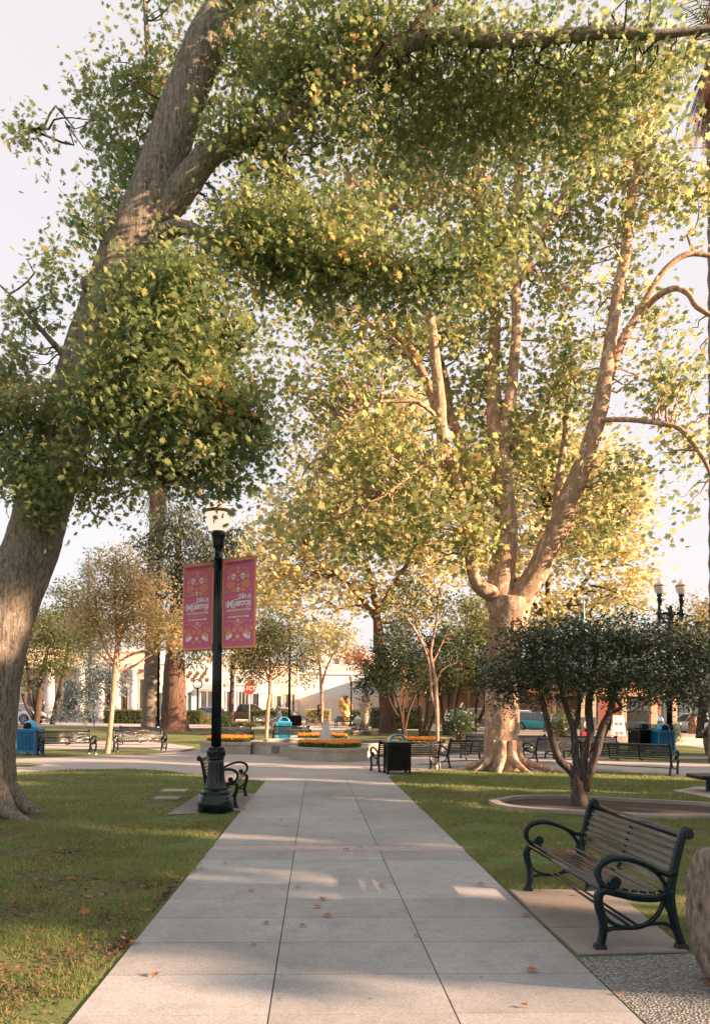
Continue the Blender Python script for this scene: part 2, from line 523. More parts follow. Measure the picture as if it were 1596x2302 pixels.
def gravelmat():
    m, nt, out = nodes_of('pebble_aggregate'); L = nt.links.new
    tc = N(nt, 'ShaderNodeTexCoord'); v = tc.outputs['Object']
    vo = N(nt, 'ShaderNodeTexVoronoi'); vo.inputs['Scale'].default_value = 58; L(v, vo.inputs['Vector'])
    r = ramp(nt, [(0, (.15, .17, .17)), (.35, (.23, .25, .25)), (.7, (.31, .32, .31)), (1, (.42, .41, .39))])
    sep = N(nt, 'ShaderNodeSeparateColor'); L(vo.outputs['Color'], sep.inputs['Color']); L(sep.outputs['Red'], r.inputs['Fac'])
    r2 = ramp(nt, [(.30, (1, 1, 1)), (.62, (.45, .43, .40))]); L(vo.outputs['Distance'], r2.inputs['Fac'])
    mu = N(nt, 'ShaderNodeMixRGB', blend_type='MULTIPLY'); mu.inputs['Fac'].default_value = 1
    L(r.outputs['Color'], mu.inputs['Color1']); L(r2.outputs['Color'], mu.inputs['Color2'])
    b = N(nt, 'ShaderNodeBsdfPrincipled'); b.inputs['Roughness'].default_value = .7; L(mu.outputs['Color'], b.inputs['Base Color'])
    bp = N(nt, 'ShaderNodeBump', invert=True); bp.inputs['Strength'].default_value = 1; bp.inputs['Distance'].default_value = .012
    L(vo.outputs['Distance'], bp.inputs['Height']); L(bp.outputs['Normal'], b.inputs['Normal'])
    L(b.outputs['BSDF'], out.inputs['Surface'])
    return m
GRAV = gravelmat()

# ================================================================== GROUND
big = []
for x in (-320, -120, -60, -30, -15, -8, -3, 1, 4, 7, 10, 13, 16, 19, 22, 40, 90, 320): big.append(x)
ysg = [-60, -10, 4, 10, 20, 30, 35, 38, 41, 44, 47, 50, 53, 56, 59, 62, 65, 80, 120, 400]
mb = MB()
mb.add([(x, y, gz(x, y)) for y in ysg for x in big],
       [(j * len(big) + i, j * len(big) + i + 1, (j + 1) * len(big) + i + 1, (j + 1) * len(big) + i) for j in range(len(ysg) - 1) for i in range(len(big) - 1)], 0, True)
struct(mb.build('ground', LAWN))

def gp(*pix): return [tuple(G(a, b)[:2]) for a, b in pix]
# --- near path: real slabs with open joints on a dark bed
pl = lambda D: (-1.507 - .0388 * (D - 4.29))          # left edge X
pr = lambda D: (1.58 - .0462 * (D - 4.37))
YEND = 19.6
sheet('path_bed', [(pl(-3), -3), (pr(-3), -3), (pr(21), 21), (pl(18.6), 18.6)], JOINT, .004)
d_of = lambda y, x=640: G(x, y).y
cross = [-3.0, 2.6, d_of(2295), d_of(2202), d_of(2127), d_of(2070), d_of(2027), d_of(1993), d_of(1938), d_of(1916)]
cross2 = [d_of(1904), d_of(1842), d_of(1793)]
j1 = lambda D: G(687 - (687 - 602) * 0 , 1756).x + (G(602, 2302).x - G(687, 1756).x) * (G(687, 1756).y - D) / (G(687, 1756).y - G(602, 2302).y)
j2 = lambda D: G(779, 1754).x + (G(1032, 2302).x - G(779, 1754).x) * (G(779, 1754).y - D) / (G(779, 1754).y - G(1032, 2302).y)
mb = MB(); g = .0045
def slab(c0, c1, fine=False):
    lines = [pl, j1, j2, pr]
    for k in range(3):
        a, b = lines[k], lines[k + 1]
        sk = .0478
        q = []
        ga = 0 if k == 0 else g; gb = 0 if k == 2 else g
        for (ln, off, D) in ((a, ga, c0 + g), (b, -gb, c0 + g), (b, -gb, c1 - g), (a, ga, c1 - g)):
            X = ln(D) + off; DD = D + sk * (X - ln(D) + (X - pl(D))); X = ln(DD) + off
            q.append((X, DD))
        z = .014
        mb.add([(p[0], p[1], z) for p in q] + [(p[0], p[1], 0) for p in q],
               [(0, 1, 2, 3), (0, 4, 5, 1), (1, 5, 6, 2), (2, 6, 7, 3), (3, 7, 4, 0)])
for a, b in zip(cross[:-1], cross[1:]): slab(a, b)
for a, b in zip(cross2[:-1], cross2[1:]): slab(a, b)
# last row runs into the plaza arc
for a, b, D0 in ((pl, j1, 18.45), (j1, j2, 19.5), (j2, pr, 20.6)):
    c0 = cross2[-1] + .10
    D1 = D0 if a is pl else D0
    x0, x1 = a(c0) + (0 if a is pl else g), b(c0) - (0 if b is pr else g)
    e0 = {18.45: 18.5, 19.5: 19.3, 20.6: 19.75}[D0]; e1 = {18.45: 19.3, 19.5: 19.75, 20.6: 20.7}[D0]
    q = [(x0, c0 + .047 * (x0 - pl(c0))), (x1, c0 + .047 * (x1 - pl(c0))), (b(e1) - (0 if b is pr else g), e1), (a(e0) + (0 if a is pl else g), e0)]
    mb.add([(p[0], p[1], .014) for p in q], [(0, 1, 2, 3)])
struct(mb.build('path', CONC))
# brick bands across the path
mb = MB(); rb = random.Random(3)
for D0, wd, mi in ((cross[-1], cross2[0] - cross[-1], 0), (cross2[-1], .10, 1)):
    nb = 14; x0, x1 = pl(D0), pr(D0)
    mb.add([(x0, D0 + .006, .0115), (x1, D0 + .0478 * (x1 - x0) + .006, .0115), (x1, D0 + .0478 * (x1 - x0) + wd - .006, .0115), (x0, D0 + wd - .006, .0115)], [(0, 1, 2, 3)], 1)
    for k in range(nb):
        a = x0 + (x1 - x0) * k / nb + .006; b = x0 + (x1 - x0) * (k + 1) / nb - .006
        ya = D0 + .0478 * (a - x0) + .012; yb = D0 + .0478 * (b - x0) + .012
        mb.add([(a, ya, .013), (b, yb, .013), (b, yb + wd - .024, .013), (a, ya + wd - .024, .013)], [(0, 1, 2, 3)], mi)
struct(mb.build('brick_bands', [BRICK, CONC]))

# --- plaza round the fountain
FC = Vector((-1.12, 31.0, 0))
plz_front = gp((-260, 1752), (-120, 1744), (21, 1738), (140, 1732), (280, 1729), (364, 1733), (447, 1743), (530, 1751), (598, 1757))
plz_right = gp((869, 1748), (930, 1735), (1046, 1730.5), (1213, 1737), (1331, 1735), (1513, 1744.5), (1700, 1748))
back_r = gp((1700, 1716), (1513, 1714.5), (1400, 1712), (1340, 1707))
back_arc = gp((1230, 1690), (1080, 1682), (950, 1664))
back_l = gp((560, 1664), (420, 1690), (380, 1692), (330, 1697), (200, 1700), (60, 1706), (-120, 1712))
PLZ = plz_front + plz_right + back_r + back_arc + back_l
sheet('plaza', PLZ, PLAZA, .008)
sheet('path_left', gp((-200, 1683), (60, 1682), (190, 1684), (330, 1683), (395, 1692), (440, 1680), (380, 1672), (330, 1668), (120, 1667), (-200, 1668)), PAVE, .010)
sheet('path_far', [(-4.0, 34), (.35, 34), (-.2, 44), (-.75, 52), (-.6, 58), (-.6, 62), (-5.6, 62), (-5.0, 57), (-4.2, 46)], PAVE, .010)
sheet('path_right_rear', gp((940, 1657), (1100, 1648), (1240, 1641), (1240, 1645), (1100, 1653), (955, 1663)), PAVE, .010)
sheet('path_right_middle', gp((1330, 1706.5), (1420, 1705.5), (1800, 1707), (1800, 1703), (1420, 1700.5), (1300, 1700.5)), PAVE, .010)
sheet('sidewalk_right', gp((1290, 1662), (1420, 1664), (1500, 1671), (1640, 1690), (1760, 1690), (1640, 1660), (1500, 1652), (1430, 1650), (1280, 1650)), PAVE, .010)
sheet('pavement', [(-60, 57.5), (-5.6, 57.5), (-5.6, 60), (-.6, 61), (-.6, 58.5), (6, 57), (8, 60), (2, 66.5), (-60, 66.5)], PAVE, .012)
sheet('road', [(-120, 66.5), (2, 66.5), (8, 57), (13, 53.2), (22, 52.5), (70, 52), (70, 73), (-1, 81), (-120, 82)], ASPH, .010)
sheet('sidewalk', [(-120, 82), (-1, 81), (70, 73), (70, 96), (-120, 96)], PAVE, .11, thick=.11)
# small lawn island and verge in the plaza at the left
sheet('lawn_island', gp((-60, 1716), (60, 1716), (100, 1720), (66, 1724), (-60, 1724)), LAWN, .022)
# bench pads and gravel
padq = [G(1140, 2002), G(1300, 2150), G(1545, 2143), G(1375, 2003)]
A, B_, C_, D_ = [Vector((p.x, p.y)) for p in padq]
mb = MB()
for k in range(3):
    t0, t1 = k / 3 + .003, (k + 1) / 3 - .003
    q = [A.lerp(B_, t0), D_.lerp(C_, t0), D_.lerp(C_, t1), A.lerp(B_, t1)]
    mb.add([(p.x, p.y, .016) for p in q] + [(p.x, p.y, 0) for p in q], [(3, 2, 1, 0), (0, 1, 5, 4), (1, 2, 6, 5), (2, 3, 7, 6), (3, 0, 4, 7)])
struct(mb.build('bench_pad', PAD))
sheet('bench_pad_bed', [A, B_, C_, D_], JOINT, .005)
gA = G(1302, 2154); sheet('gravel', [(pr(gA.y) + .02, gA.y), (pr(2) + .02, 2), (5, 2), (5, 5.75), (C_.x, C_.y - .03), (B_.x, B_.y - .03)], GRAV, .006)
lp = [G(592, 1792), G(570, 1822), G(420, 1832), G(432, 1808)]
sheet('lamp_pad', [(pl(15.9), 15.9), (pl(13.15), 13.15), (-2.95, 12.6), (-3.05, 15.7)], PAD, .012)
sheet('table_pad', gp((1508, 1778), (1560, 1770), (1700, 1766), (1800, 1790), (1620, 1800), (1560, 1788)), PAVE, .01)

# --- kerbed mulch bed round the holly
ring_o = [(1097.6, 1806.6), (1135, 1799), (1189, 1794.7), (1291, 1795.7), (1427, 1803), (1560, 1810), (1700, 1822), (1760, 1840), (1640, 1842), (1500, 1843), (1410, 1839), (1300, 1833), (1186, 1826), (1121, 1817.5)]
po = [Vector(p) for p in gp(*ring_o)]
cen = sum(po, Vector((0, 0))) / len(po)
po = [Vector(p[:2]) for p in smooth_path([tuple(p) for p in po + [po[0]]], 5)][:-1]
pi_ = []
for k in range(len(po)):
    t = (po[(k + 1) % len(po)] - po[k - 1]).normalized(); nrm = Vector((-t.y, t.x))
    if (cen - po[k]).dot(nrm) < 0: nrm = -nrm
    pi_.append(po[k] + nrm * .17)
mb = MB(); n = len(po)
vs = [(p.x, p.y, 0) for p in po] + [(p.x, p.y, .07) for p in po] + [(p.x, p.y, .075) for p in pi_] + [(p.x, p.y, -.02) for p in pi_]
fs = [(r * n + k, r * n + (k + 1) % n, (r + 1) * n + (k + 1) % n, (r + 1) * n + k) for r in range(3) for k in range(n)]
mb.add(vs, fs)
tag(mb.build('bed_kerb', KERB), 'low curved concrete kerb round the mulch bed under the holly tree', 'kerb')
sheet('mulch_bed', [tuple(p) for p in pi_], MULCH, .012)
# utility lids in the lawn
for k, (px, py, ww, hh, lab) in enumerate(((617, 1826, 0, 0, 0),) * 0 + ((393.5, 1780.5, .5, .42, 'grey concrete utility lid in the grass, farther of two'), (378, 1797.5, .46, .38, 'grey concrete utility lid in the grass, nearer of two'))):
    c = G(px, py); mb = MB(); mb.rbox((c.x, c.y, .02), (ww, hh, .05), .01)
    tag(mb.build('utility_lid', KERB), lab, 'utility lid', 'utility lids in the lawn')

# --- worn bare soil
SOILS = []
rsoil = random.Random(11)
SOILM = pmat('bare_soil_leaf_crumbs', (.050, .033, .024), (.20, .125, .075), 40, .95, 1.0, 70, lo=.32, hi=.72)
for px, py, a, b in ((262, 1873, 66, 13), (40, 1842, 110, 17), (195, 1905, 60, 8), (330, 1990, 70, 10), (120, 1988, 90, 9), (60, 2060, 90, 16), (255, 2072, 60, 10), (30, 2240, 70, 22), (190, 2150, 80, 13), (455, 1866, 40, 7), (410, 2010, 50, 9), (1010, 1846, 50, 6), (300, 2128, 40, 9), (130, 1930, 60, 7)):
    q = []
    for k in range(22):
        t = 2 * math.pi * k / 22; f = .65 + .5 * rsoil.random()
        g_ = G(px + a * f * math.cos(t), py + b * f * math.sin(t)); q.append((g_.x, g_.y))
    q = [(min(x_, (-1.507 - .0388 * (y_ - 4.29)) - .04), y_) if x_ < 0 else (x_, y_) for x_, y_ in q]
    SOILS.append(q)
# --- grass blades on the near lawns
def grass_blades(name, regions, seed):
    rng = np.random.default_rng(seed); Vs = []
    for poly, dens, h, wd, excl in regions:
        P = np.array(poly); x0, y0 = P.min(0); x1, y1 = P.max(0)
        n = int((x1 - x0) * (y1 - y0) * dens)
        x = rng.uniform(x0, x1, n); y = rng.uniform(y0, y1, n)
        k = inpoly(x, y, poly)
        for e in excl: k &= ~inpoly(x, y, e)
        for e in SOILS: k &= ~(inpoly(x, y, e) & (rng.random(n) < .62))
        # bare worn patches
        b = np.sin(x * 2.1 + 1.3 * np.sin(y * 1.7)) * np.sin(y * 2.6 + 1.1 * np.sin(x * 1.9)) + .45 * np.sin(x * 7 + y * 3) * np.sin(y * 8 - x * 2)
        k &= rng.random(n) > np.clip(b * 1.9 - .25, 0, .96)
        # only what the camera can see
        k &= (np.abs(x / np.maximum(y, .1)) < .53) & (y > 2.8)
        x, y, b = x[k], y[k], b[k]; n = len(x)
        hh = h * np.exp(rng.normal(size=n) * .35) * (1 - .35 * np.clip(b, 0, 1)); an = rng.uniform(0, 2 * np.pi, n); le = rng.normal(size=(n, 2)) * (hh * .55)[:, None]
        dx, dy = np.cos(an) * wd, np.sin(an) * wd
        V = np.zeros((n, 3, 3))
        V[:, 0] = np.stack([x - dx, y - dy, np.zeros(n)], 1); V[:, 1] = np.stack([x + dx, y + dy, np.zeros(n)], 1)
        V[:, 2] = np.stack([x + le[:, 0], y + le[:, 1], hh], 1)
        Vs.append(V)
    return poly_mesh(name, np.concatenate(Vs), 3, leafmat('grass_blade', [(0, (.135, .18, .058)), (.5, (.21, .255, .088)), (.80, (.30, .31, .12)), (1, (.44, .33, .18))], .6, .5, .25))
Lw = [(pl(D) - .03, D) for D in (3.0, 6, 10, 14, 18.4)] + plz_front[::-1][1:] + [(-12, 3.0)]
Rw = [(pr(D) + .04, D) for D in (6.75, 10, 14, 20.5)] + plz_right[1:] + [(12, 12), (12, 5.9), (3.2, 5.9)]
kero = [tuple(p) for p in po]; padp = [tuple(p) for p in (A, B_, C_, D_)]
lampp = [(pl(15.9), 15.9), (pl(13.15), 13.15), (-2.95, 12.6), (-3.05, 15.7)]
tabp = gp((1508, 1778), (1560, 1770), (1700, 1766), (1800, 1790), (1620, 1800), (1560, 1788))
def cutD(poly, a, b):
    return [(x, min(max(y, a), b)) for x, y in poly]
gr = grass_blades('grass', [(cutD(Lw, 3, 8), 5200, .035, .0035, [lampp]), (cutD(Lw, 8, 13), 2600, .035, .006, [lampp]), (cutD(Lw, 13, 22), 900, .035, .011, [lampp]),
                           (cutD(Rw, 5.9, 9.5), 3600, .035, .004, [kero, padp]), (cutD(Rw, 9.5, 14), 1800, .035, .007, [kero]), (cutD(Rw, 14, 25), 800, .035, .012, [kero, tabp])], 5)
tag(gr, 'short mown green grass on the lawns either side of the path', 'grass', kind='stuff')

# ================================================================== BENCHES
IRON = pmat('green_black_iron', (.002, .009, .012), (.006, .020, .025), 14, .20, .25, 60, spec=.32)
IRONL = pmat('weathered_iron', (.010, .020, .022), (.024, .040, .042), 10, .3, .2, 40, spec=.35)
SLAT = pmat('painted_slat', (.006, .013, .016), (.15, .105, .06), 4, .13, .3, 26, lo=.54, hi=.74, spec=.7, coat=.5, stretch=(.8, 6, 6))  # lighter brown patches: wear, and warm highlights put into the colour
BLACK = pmat('black_paint', (.003, .0035, .005), (.008, .009, .011), 9, .3, .1, 60, spec=.3)

def stroke_yz(mb, pts, wid, x0, th, sub=5, mi=0):
    """flat bar of thickness th swept along a (y,z[,w]) curve in the side plane of a bench"""
    P = smooth_path([p if len(p) == 3 else (p[0], p[1], wid) for p in pts], sub)
    L = []; k = len(P)
    for i in range(k):
        a = P[max(i - 1, 0)]; b = P[min(i + 1, k - 1)]
        t = Vector((b[0] - a[0], b[1] - a[1])); t.normalize(); nn = Vector((-t.y, t.x)); h = P[i][2] / 2; q = Vector(P[i][:2]); e = min(.008, h * .6)
        ring = []
        for (s, xx) in ((-h + e, -th / 2), (h - e, -th / 2), (h, -th / 2 + e), (h, th / 2 - e), (h - e, th / 2), (-h + e, th / 2), (-h, th / 2 - e), (-h, -th / 2 + e)):
            r = q + nn * s
            ring.append((x0 + xx, r.x, r.y))
        L.append(ring)
    vs = [p for r in L for p in r]
    fs = [(i * 8 + j, i * 8 + (j + 1) % 8, (i + 1) * 8 + (j + 1) % 8, (i + 1) * 8 + j) for i in range(k - 1) for j in range(8)]
    fs += [tuple(range(7, -1, -1)), tuple((k - 1) * 8 + j for j in range(8))]
    mb.add(vs, fs, mi, True)

def slat_yz(mb, y, z, ang, wd, th, x0, x1, mi=0, rnd=.004):
    """one long slat; ang tilts its width in the yz plane"""
    c, s = math.cos(ang), math.sin(ang)
    h, t, e = wd / 2, th / 2, min(.006, th * .4)
    sec = [(-h + e, -t), (h - e, -t), (h, -t + e), (h, t - e), (h - e, t), (-h + e, t), (-h, t - e), (-h, -t + e)]
    vs = [(x, y + a * c - b * s, z + a * s + b * c) for x in (x0, x1) for a, b in sec]
    fs = [(j, (j + 1) % 8, 8 + (j + 1) % 8, 8 + j) for j in range(8)] + [tuple(range(7, -1, -1)), tuple(range(8, 16))]
    mb.add(vs, fs, mi)

def make_bench(label, L=1.83, sections=2, group='cast iron park benches'):
    """faces -Y, base centre at the origin"""
    r = thing('park_bench', label, 'bench', (0, 0, 0), 0, group)
    oy = -.29; hx = L / 2
    # seat
    mb = MB(); xs0, xs1 = -hx + .02, hx - .02
    mb.tube([(xs0, oy + .012, .425), (xs1, oy + .012, .425)], .021, 10)
    for k in range(7):
        t = k / 6; y = .058 + .395 * t; z = .446 - .052 * math.sin(min(1, t * 1.15) * math.pi / 2) + (.012 if k == 6 else 0)
        slat_yz(mb, oy + y, z, math.radians(-9 + (10 if k > 4 else 0)), .054, .018, xs0, xs1)
    mb.build('seat', SLAT, r)
    # back rest
    mb = MB()
    for k in range(7):
        t = k / 6; z = .462 + .300 * t; y = .515 + .062 * t + .025 * t * t
        slat_yz(mb, oy + y, z, math.radians(74 - 6 * t), .042, .017, xs0, xs1)
    mb.tube([(xs0, oy + .612, .806), (xs1, oy + .612, .806)], .024, 10)
    mb.build('backrest', SLAT, r)
    mb = MB()
    for s in range(1, sections):
        x = -hx + L * s / sections
        stroke_yz(mb, [(oy + .50, .41), (oy + .535, .50), (oy + .575, .66), (oy + .622, .80)], .03, x, .03)
        stroke_yz(mb, [(oy + .03, .395), (oy + .2, .375), (oy + .38, .355), (oy + .50, .40)], .03, x, .03)
    mb.build('brace', IRON, r)
    # rods below
    mb = MB()
    for y in (.215, .275): mb.tube([(-hx, oy + y, .165), (hx, oy + y, .165)], .011, 6)
    mb.build('stretcher', IRON, r)
    for sx in (-1, 1):
        x = sx * (hx - .0)
        mb = MB()
        # back stile running into the rear leg
        stroke_yz(mb, [(oy + .655, .835, .03), (oy + .640, .850, .045), (oy + .612, .838, .05), (oy + .585, .775, .055), (oy + .553, .64, .055), (oy + .525, .50, .06), (oy + .510, .40, .065),
                       (oy + .522, .28, .062), (oy + .552, .16, .056), (oy + .590, .05, .056), (oy + .596, .012, .06)], .055, x, .048)
        # seat rail into the front leg
        stroke_yz(mb, [(oy + .52, .41, .05), (oy + .42, .362, .05), (oy + .27, .365, .052), (oy + .12, .398, .055), (oy + .03, .416, .055), (oy - .012, .385, .06), (oy - .010, .31, .06), (oy + .02, .20, .056), (oy + .022, .11, .052), (oy + .004, .03, .056), (oy + .002, .01, .06)], .05, x, .05)
        # hoop and braces
        stroke_yz(mb, [(oy + .015, .27), (oy + .06, .205), (oy + .15, .160), (oy + .25, .150), (oy + .34, .175), (oy + .42, .245), (oy + .46, .335), (oy + .455, .38)], .03, x, .034)
        stroke_yz(mb, [(oy + .02, .115), (oy + .09, .145), (oy + .25, .150)], .028, x, .034)
        stroke_yz(mb, [(oy + .25, .150), (oy + .38, .180), (oy + .48, .178), (oy + .56, .125)], .028, x, .034)
        stroke_yz(mb, [(oy + .47, .37), (oy + .485, .30), (oy + .52, .24)], .026, x, .034)
        # feet
        mb.box((x, oy + .002, .018), (.075, .085, .036), taper=.8); mb.box((x, oy + .598, .018), (.075, .085, .036), taper=.8)
        # scroll boss at the top of the stile
        mb.tube([(x - .032, oy + .632, .818), (x + .032, oy + .632, .818)], .036, 14, smooth=False)
        ef = mb.build('end_frame', IRON, r)
        mb = MB()
        stroke_yz(mb, [(oy + .545, .555, .05), (oy + .50, .532, .035), (oy + .42, .553, .036), (oy + .30, .612, .04), (oy + .17, .648, .044), (oy + .06, .640, .046), (oy - .012, .59, .044), (oy - .020, .515, .04), (oy + .018, .458, .036), (oy + .075, .440, .034)], .04, x, .058)
        stroke_yz(mb, [(oy + .36, .583, .03), (oy + .43, .52, .028), (oy + .475, .45, .028), (oy + .46, .40, .03)], .028, x, .034)
        mb.tube([(x - .034, oy + .098, .478), (x + .034, oy + .098, .478)], .042, 14, smooth=False)
        mb.tube([(x - .040, oy + .098, .478), (x + .040, oy + .098, .478)], .020, 10, smooth=False)
        mb.build('armrest', IRON, ef)
    return r

bench0 = make_bench('glossy cast iron bench on a small concrete pad beside the granite wheel, nearest of all')
def face(o, x, y, fx, fy):
    p = onground(x, y, .012); o.location = p; o.rotation_euler.z = math.atan2(fx, -fy)
a = G(1339, 2133); b = G(1186, 2008)
ex = Vector((b.x - a.x, b.y - a.y)).normalized(); fc = Vector((-ex.y, ex.x))
if fc.x > 0: fc = -fc
cen0 = (Vector((a.x, a.y)) + Vector((b.x, b.y))) / 2 - fc * .30
face(bench0, cen0.x, cen0.y, fc.x, fc.y)
bspots = [
    (-2.33, 14.5, 1, .045, 'iron bench half hidden behind the banner lamp post, turned to the path'),
    (-10.0, 27.9, .65, -.76, 'bench between the blue litter bin and the pink crape myrtle trunk'),
    (-8.05, 30.1, .53, -.85, 'pale lit bench just right of the pink crape myrtle trunk'),
    (-9.5, 35.9, -.1, 1, 'bench seen from behind in front of the palm trunk and lamp'),
    (-5.75, 38.0, .3, -.95, 'bench behind the orange flowers, partly hidden by the banner lamp post'),
    (-3.1, 39.4, .2, -.98, 'bench standing in front of the blue arched bin by the fountain'),
    (-6.9, 62.0, .5, -.85, 'small far bench by the hedge near the seated hooded person'),
    (-.6, 62.5, -.3, -.95, 'small far bench in front of the hedge, left of the white hydrant'),
    (.2, 48.5, -1, .1, 'bench seen end on, on the lawn before the stone urn'),
    (1.42, 22.3, -.36, .93, 'bench seen from behind, beside the black arched bin'),
    (3.35, 24.3, -.6, .8, 'bench with sunlit back slats left of the plane tree trunk'),
    (4.7, 28.2, -.2, .98, 'dark bench back showing left of the plane trunk, beyond the sunlit bench'),
    (6.1, 28.4, .3, -.95, 'bench facing the camera just right of the plane trunk'),
    (6.45, 26.6, -.6, .8, 'bench seen from behind between plane trunk and holly stems'),
    (8.35, 28.4, -.2, -.98, 'pale slatted bench seen between the holly stems'),
    (-12.3, 29.3, -.5, -.85, 'bench mostly hidden behind the oak trunk and blue bin'),
]
for x, y, fx, fy, lab in bspots:
    o = dup(bench0, (0, 0, 0), 0, lab); face(o, x, y, fx, fy)
lb = make_bench('long three section bench seen from behind beyond the holly tree', 2.6, 3)
for ch in lb.children: pass
face(lb, 7.75, 22.75, .66, .75)

# ================================================================== LITTER BINS
BINBLUE = pmat('blue_bin_paint', (.006, .14, .36), (.012, .20, .46), 6, .38, .1, 40, coat=.3)
BINSKY = pmat('sky_blue_plastic', (.02, .33, .60), (.035, .42, .70), 5, .3, .05, 40, coat=.4)
STEEL = pmat('tinted_steel', (.10, .26, .33), (.32, .42, .45), 4, .2, .05, 30, metal=.8)
VOID = pmat('bin_inside', (.004, .004, .005), (.008, .008, .009), 4, .9)
def make_bin(label, mat, topmat, top='dome', loc=(0, 0, 0), rz=0, s=1.0, group='slatted litter bins'):
    r = thing('litter_bin', label, 'litter bin', (0, 0, 0), 0, group)
    w_, h = .58 * s, .80 * s
    mb = MB()                                    # corner posts, rails
    for sx in (-1, 1):
        for sy in (-1, 1):
            mb.rbox((sx * w_ / 2, sy * w_ / 2, h / 2 + .0), (.06, .06, h), .01)
            mb.box((sx * w_ / 2, sy * w_ / 2, .018), (.10, .10, .036), taper=.8)
    for z in (.12 * s, h - .04):
        for sg in (-1, 1):
            mb.box((0, sg * w_ / 2, z), (w_ - .06, .03, .06)); mb.box((sg * w_ / 2, 0, z), (.03, w_ - .06, .06))
    mb.build('frame', mat, r)
    mb = MB(); nsl = 11
    for k in range(nsl):
        t = (-.5 + (k + .5) / nsl) * (w_ - .07)
        for sg in (-1, 1):
            mb.box((t, sg * w_ / 2, h / 2 + .03), (.026, .012, h - .23)); mb.box((sg * w_ / 2, t, h / 2 + .03), (.012, .026, h - .23))
    mb.build('slat_panel', mat, r)
    mb = MB(); mb.rbox((0, 0, h / 2 + .04), (w_ - .09, w_ - .09, h - .16), .02); mb.build('liner', VOID, r)
    mb = MB(); mb.rbox((0, 0, h + .02), (w_ + .10, w_ + .10, .045), .02); mb.build('rim', mat, r)
    mb = MB()
    if top == 'dome':
        R = w_ * .40
        mb.lathe([(R, h + .043), (R * 1.0, h + .10), (R * .95, h + .16), (R * .82, h + .23), (R * .58, h + .29), (R * .28, h + .322), (.004, h + .33)], n=24)
        mb.build('dome_lid', topmat, r)
        mb = MB(); mb.tube([(0, -R * .55, h + .12), (0, -R * 1.02, h + .12)], R * .55, 16); mb.build('opening', VOID, r)
    else:
        R = w_ * .42
        mb.rbox((0, 0, h + .055), (w_ * .9, w_ * .9, .03), .015)
        P = [(R * math.cos(a_) , 0, h + .06 + R * .82 * math.sin(a_)) for a_ in [math.pi * k / 18 for k in range(19)]]
        for i in range(len(P) - 1):
            pass
        vs = []; wv = w_ * .30
        for p in P:
            d_ = Vector((p[0], 0, p[2] - h - .06)); q = d_ * .72
            for (yy, k_) in ((-wv, 1), (wv, 1), (wv * .9, .74), (-wv * .9, .74)):
                vs.append((d_.x * k_, yy, h + .06 + d_.z * k_))
        fs = [(i * 4 + j, i * 4 + (j + 1) % 4, (i + 1) * 4 + (j + 1) % 4, (i + 1) * 4 + j) for i in range(len(P) - 1) for j in range(4)]
        mb.add(vs, fs, 0, True)
        mb.build('arched_hood', topmat, r)
    r.location = loc; r.rotation_euler.z = rz
    return r
c = G(893, 1741); make_bin('black slatted litter bin with tinted steel arched hood, at the path corner', BLACK, STEEL, 'arch', c + Vector((0, .2, .01)), .12)
c = G(61.5, 1698); make_bin('blue slatted litter bin with domed lid beside the oak trunk', BINBLUE, BINSKY, 'dome', c + Vector((0, .3, .01)), -.1, 1.08)
c = G(640, 1668); make_bin('bright blue bin with arched hood behind a bench by the fountain', BINSKY, BINSKY, 'arch', c + Vector((-.1, .6, .01)), .1, 1.2)
c = G(664, 1644); make_bin('far black bin with grey arched hood beside the walk to the street', BLACK, pmat('grey_hood', (.25, .30, .32), (.35, .4, .4), 5, .4), 'arch', c + Vector((0, .2, .02)), .0, 1.25)
pA = Vector((14.6, 37.5, 0)); 
c = G(1442, 1690); make_bin('black domed bin standing right next to a blue domed one', BLACK, pmat('dark_green_dome', (.015, .03, .03), (.03, .05, .05), 5, .25, coat=.4), 'dome', Vector((W(1440, 1690, 33.5).x, 33.5, .01)), .35, 1.2)
make_bin('blue domed bin at the foot of the twin lamp post', BINBLUE, BINSKY, 'dome', Vector((W(1488, 1690, 33.0).x, 33.0, .01)), .1, 1.16)

# ================================================================== LAMPS
GLASS = None
def lampglass():
    m, nt, out = nodes_of('frosted_lamp_glass'); L = nt.links.new
    b = N(nt, 'ShaderNodeBsdfPrincipled'); b.inputs['Base Color'].default_value = (.86, .74, .66, 1); b.inputs['Roughness'].default_value = .25
    tc = N(nt, 'ShaderNodeTexCoord'); nz = N(nt, 'ShaderNodeTexNoise'); nz.inputs['Scale'].default_value = 6
    L(tc.outputs['Object'], nz.inputs['Vector']); r = ramp(nt, [(.3, (.88, .76, .67)), (.7, (.80, .64, .54))]); L(nz.outputs['Fac'], r.inputs['Fac']); L(r.outputs['Color'], b.inputs['Base Color'])
    t = N(nt, 'ShaderNodeBsdfTranslucent'); t.inputs['Color'].default_value = (.90, .76, .64, 1)
    mx = N(nt, 'ShaderNodeMixShader'); mx.inputs['Fac'].default_value = .6
    L(b.outputs['BSDF'], mx.inputs[1]); L(t.outputs['BSDF'], mx.inputs[2])
    e = N(nt, 'ShaderNodeEmission'); e.inputs['Color'].default_value = (1, .84, .70, 1); e.inputs['Strength'].default_value = .16  # faint glow added for the sun shining through the globe
    ad = N(nt, 'ShaderNodeAddShader'); L(mx.outputs['Shader'], ad.inputs[0]); L(e.outputs['Emission'], ad.inputs[1])
    L(ad.outputs['Shader'], out.inputs['Surface']); return m
LGLASS = lampglass()
LGLASSOFF = pmat('white_lamp_glass', (.78, .76, .76), (.70, .68, .69), 6, .3, trans=.5)
BRONZE = pmat('bronze_band', (.16, .09, .06), (.24, .13, .08), 20, .45)
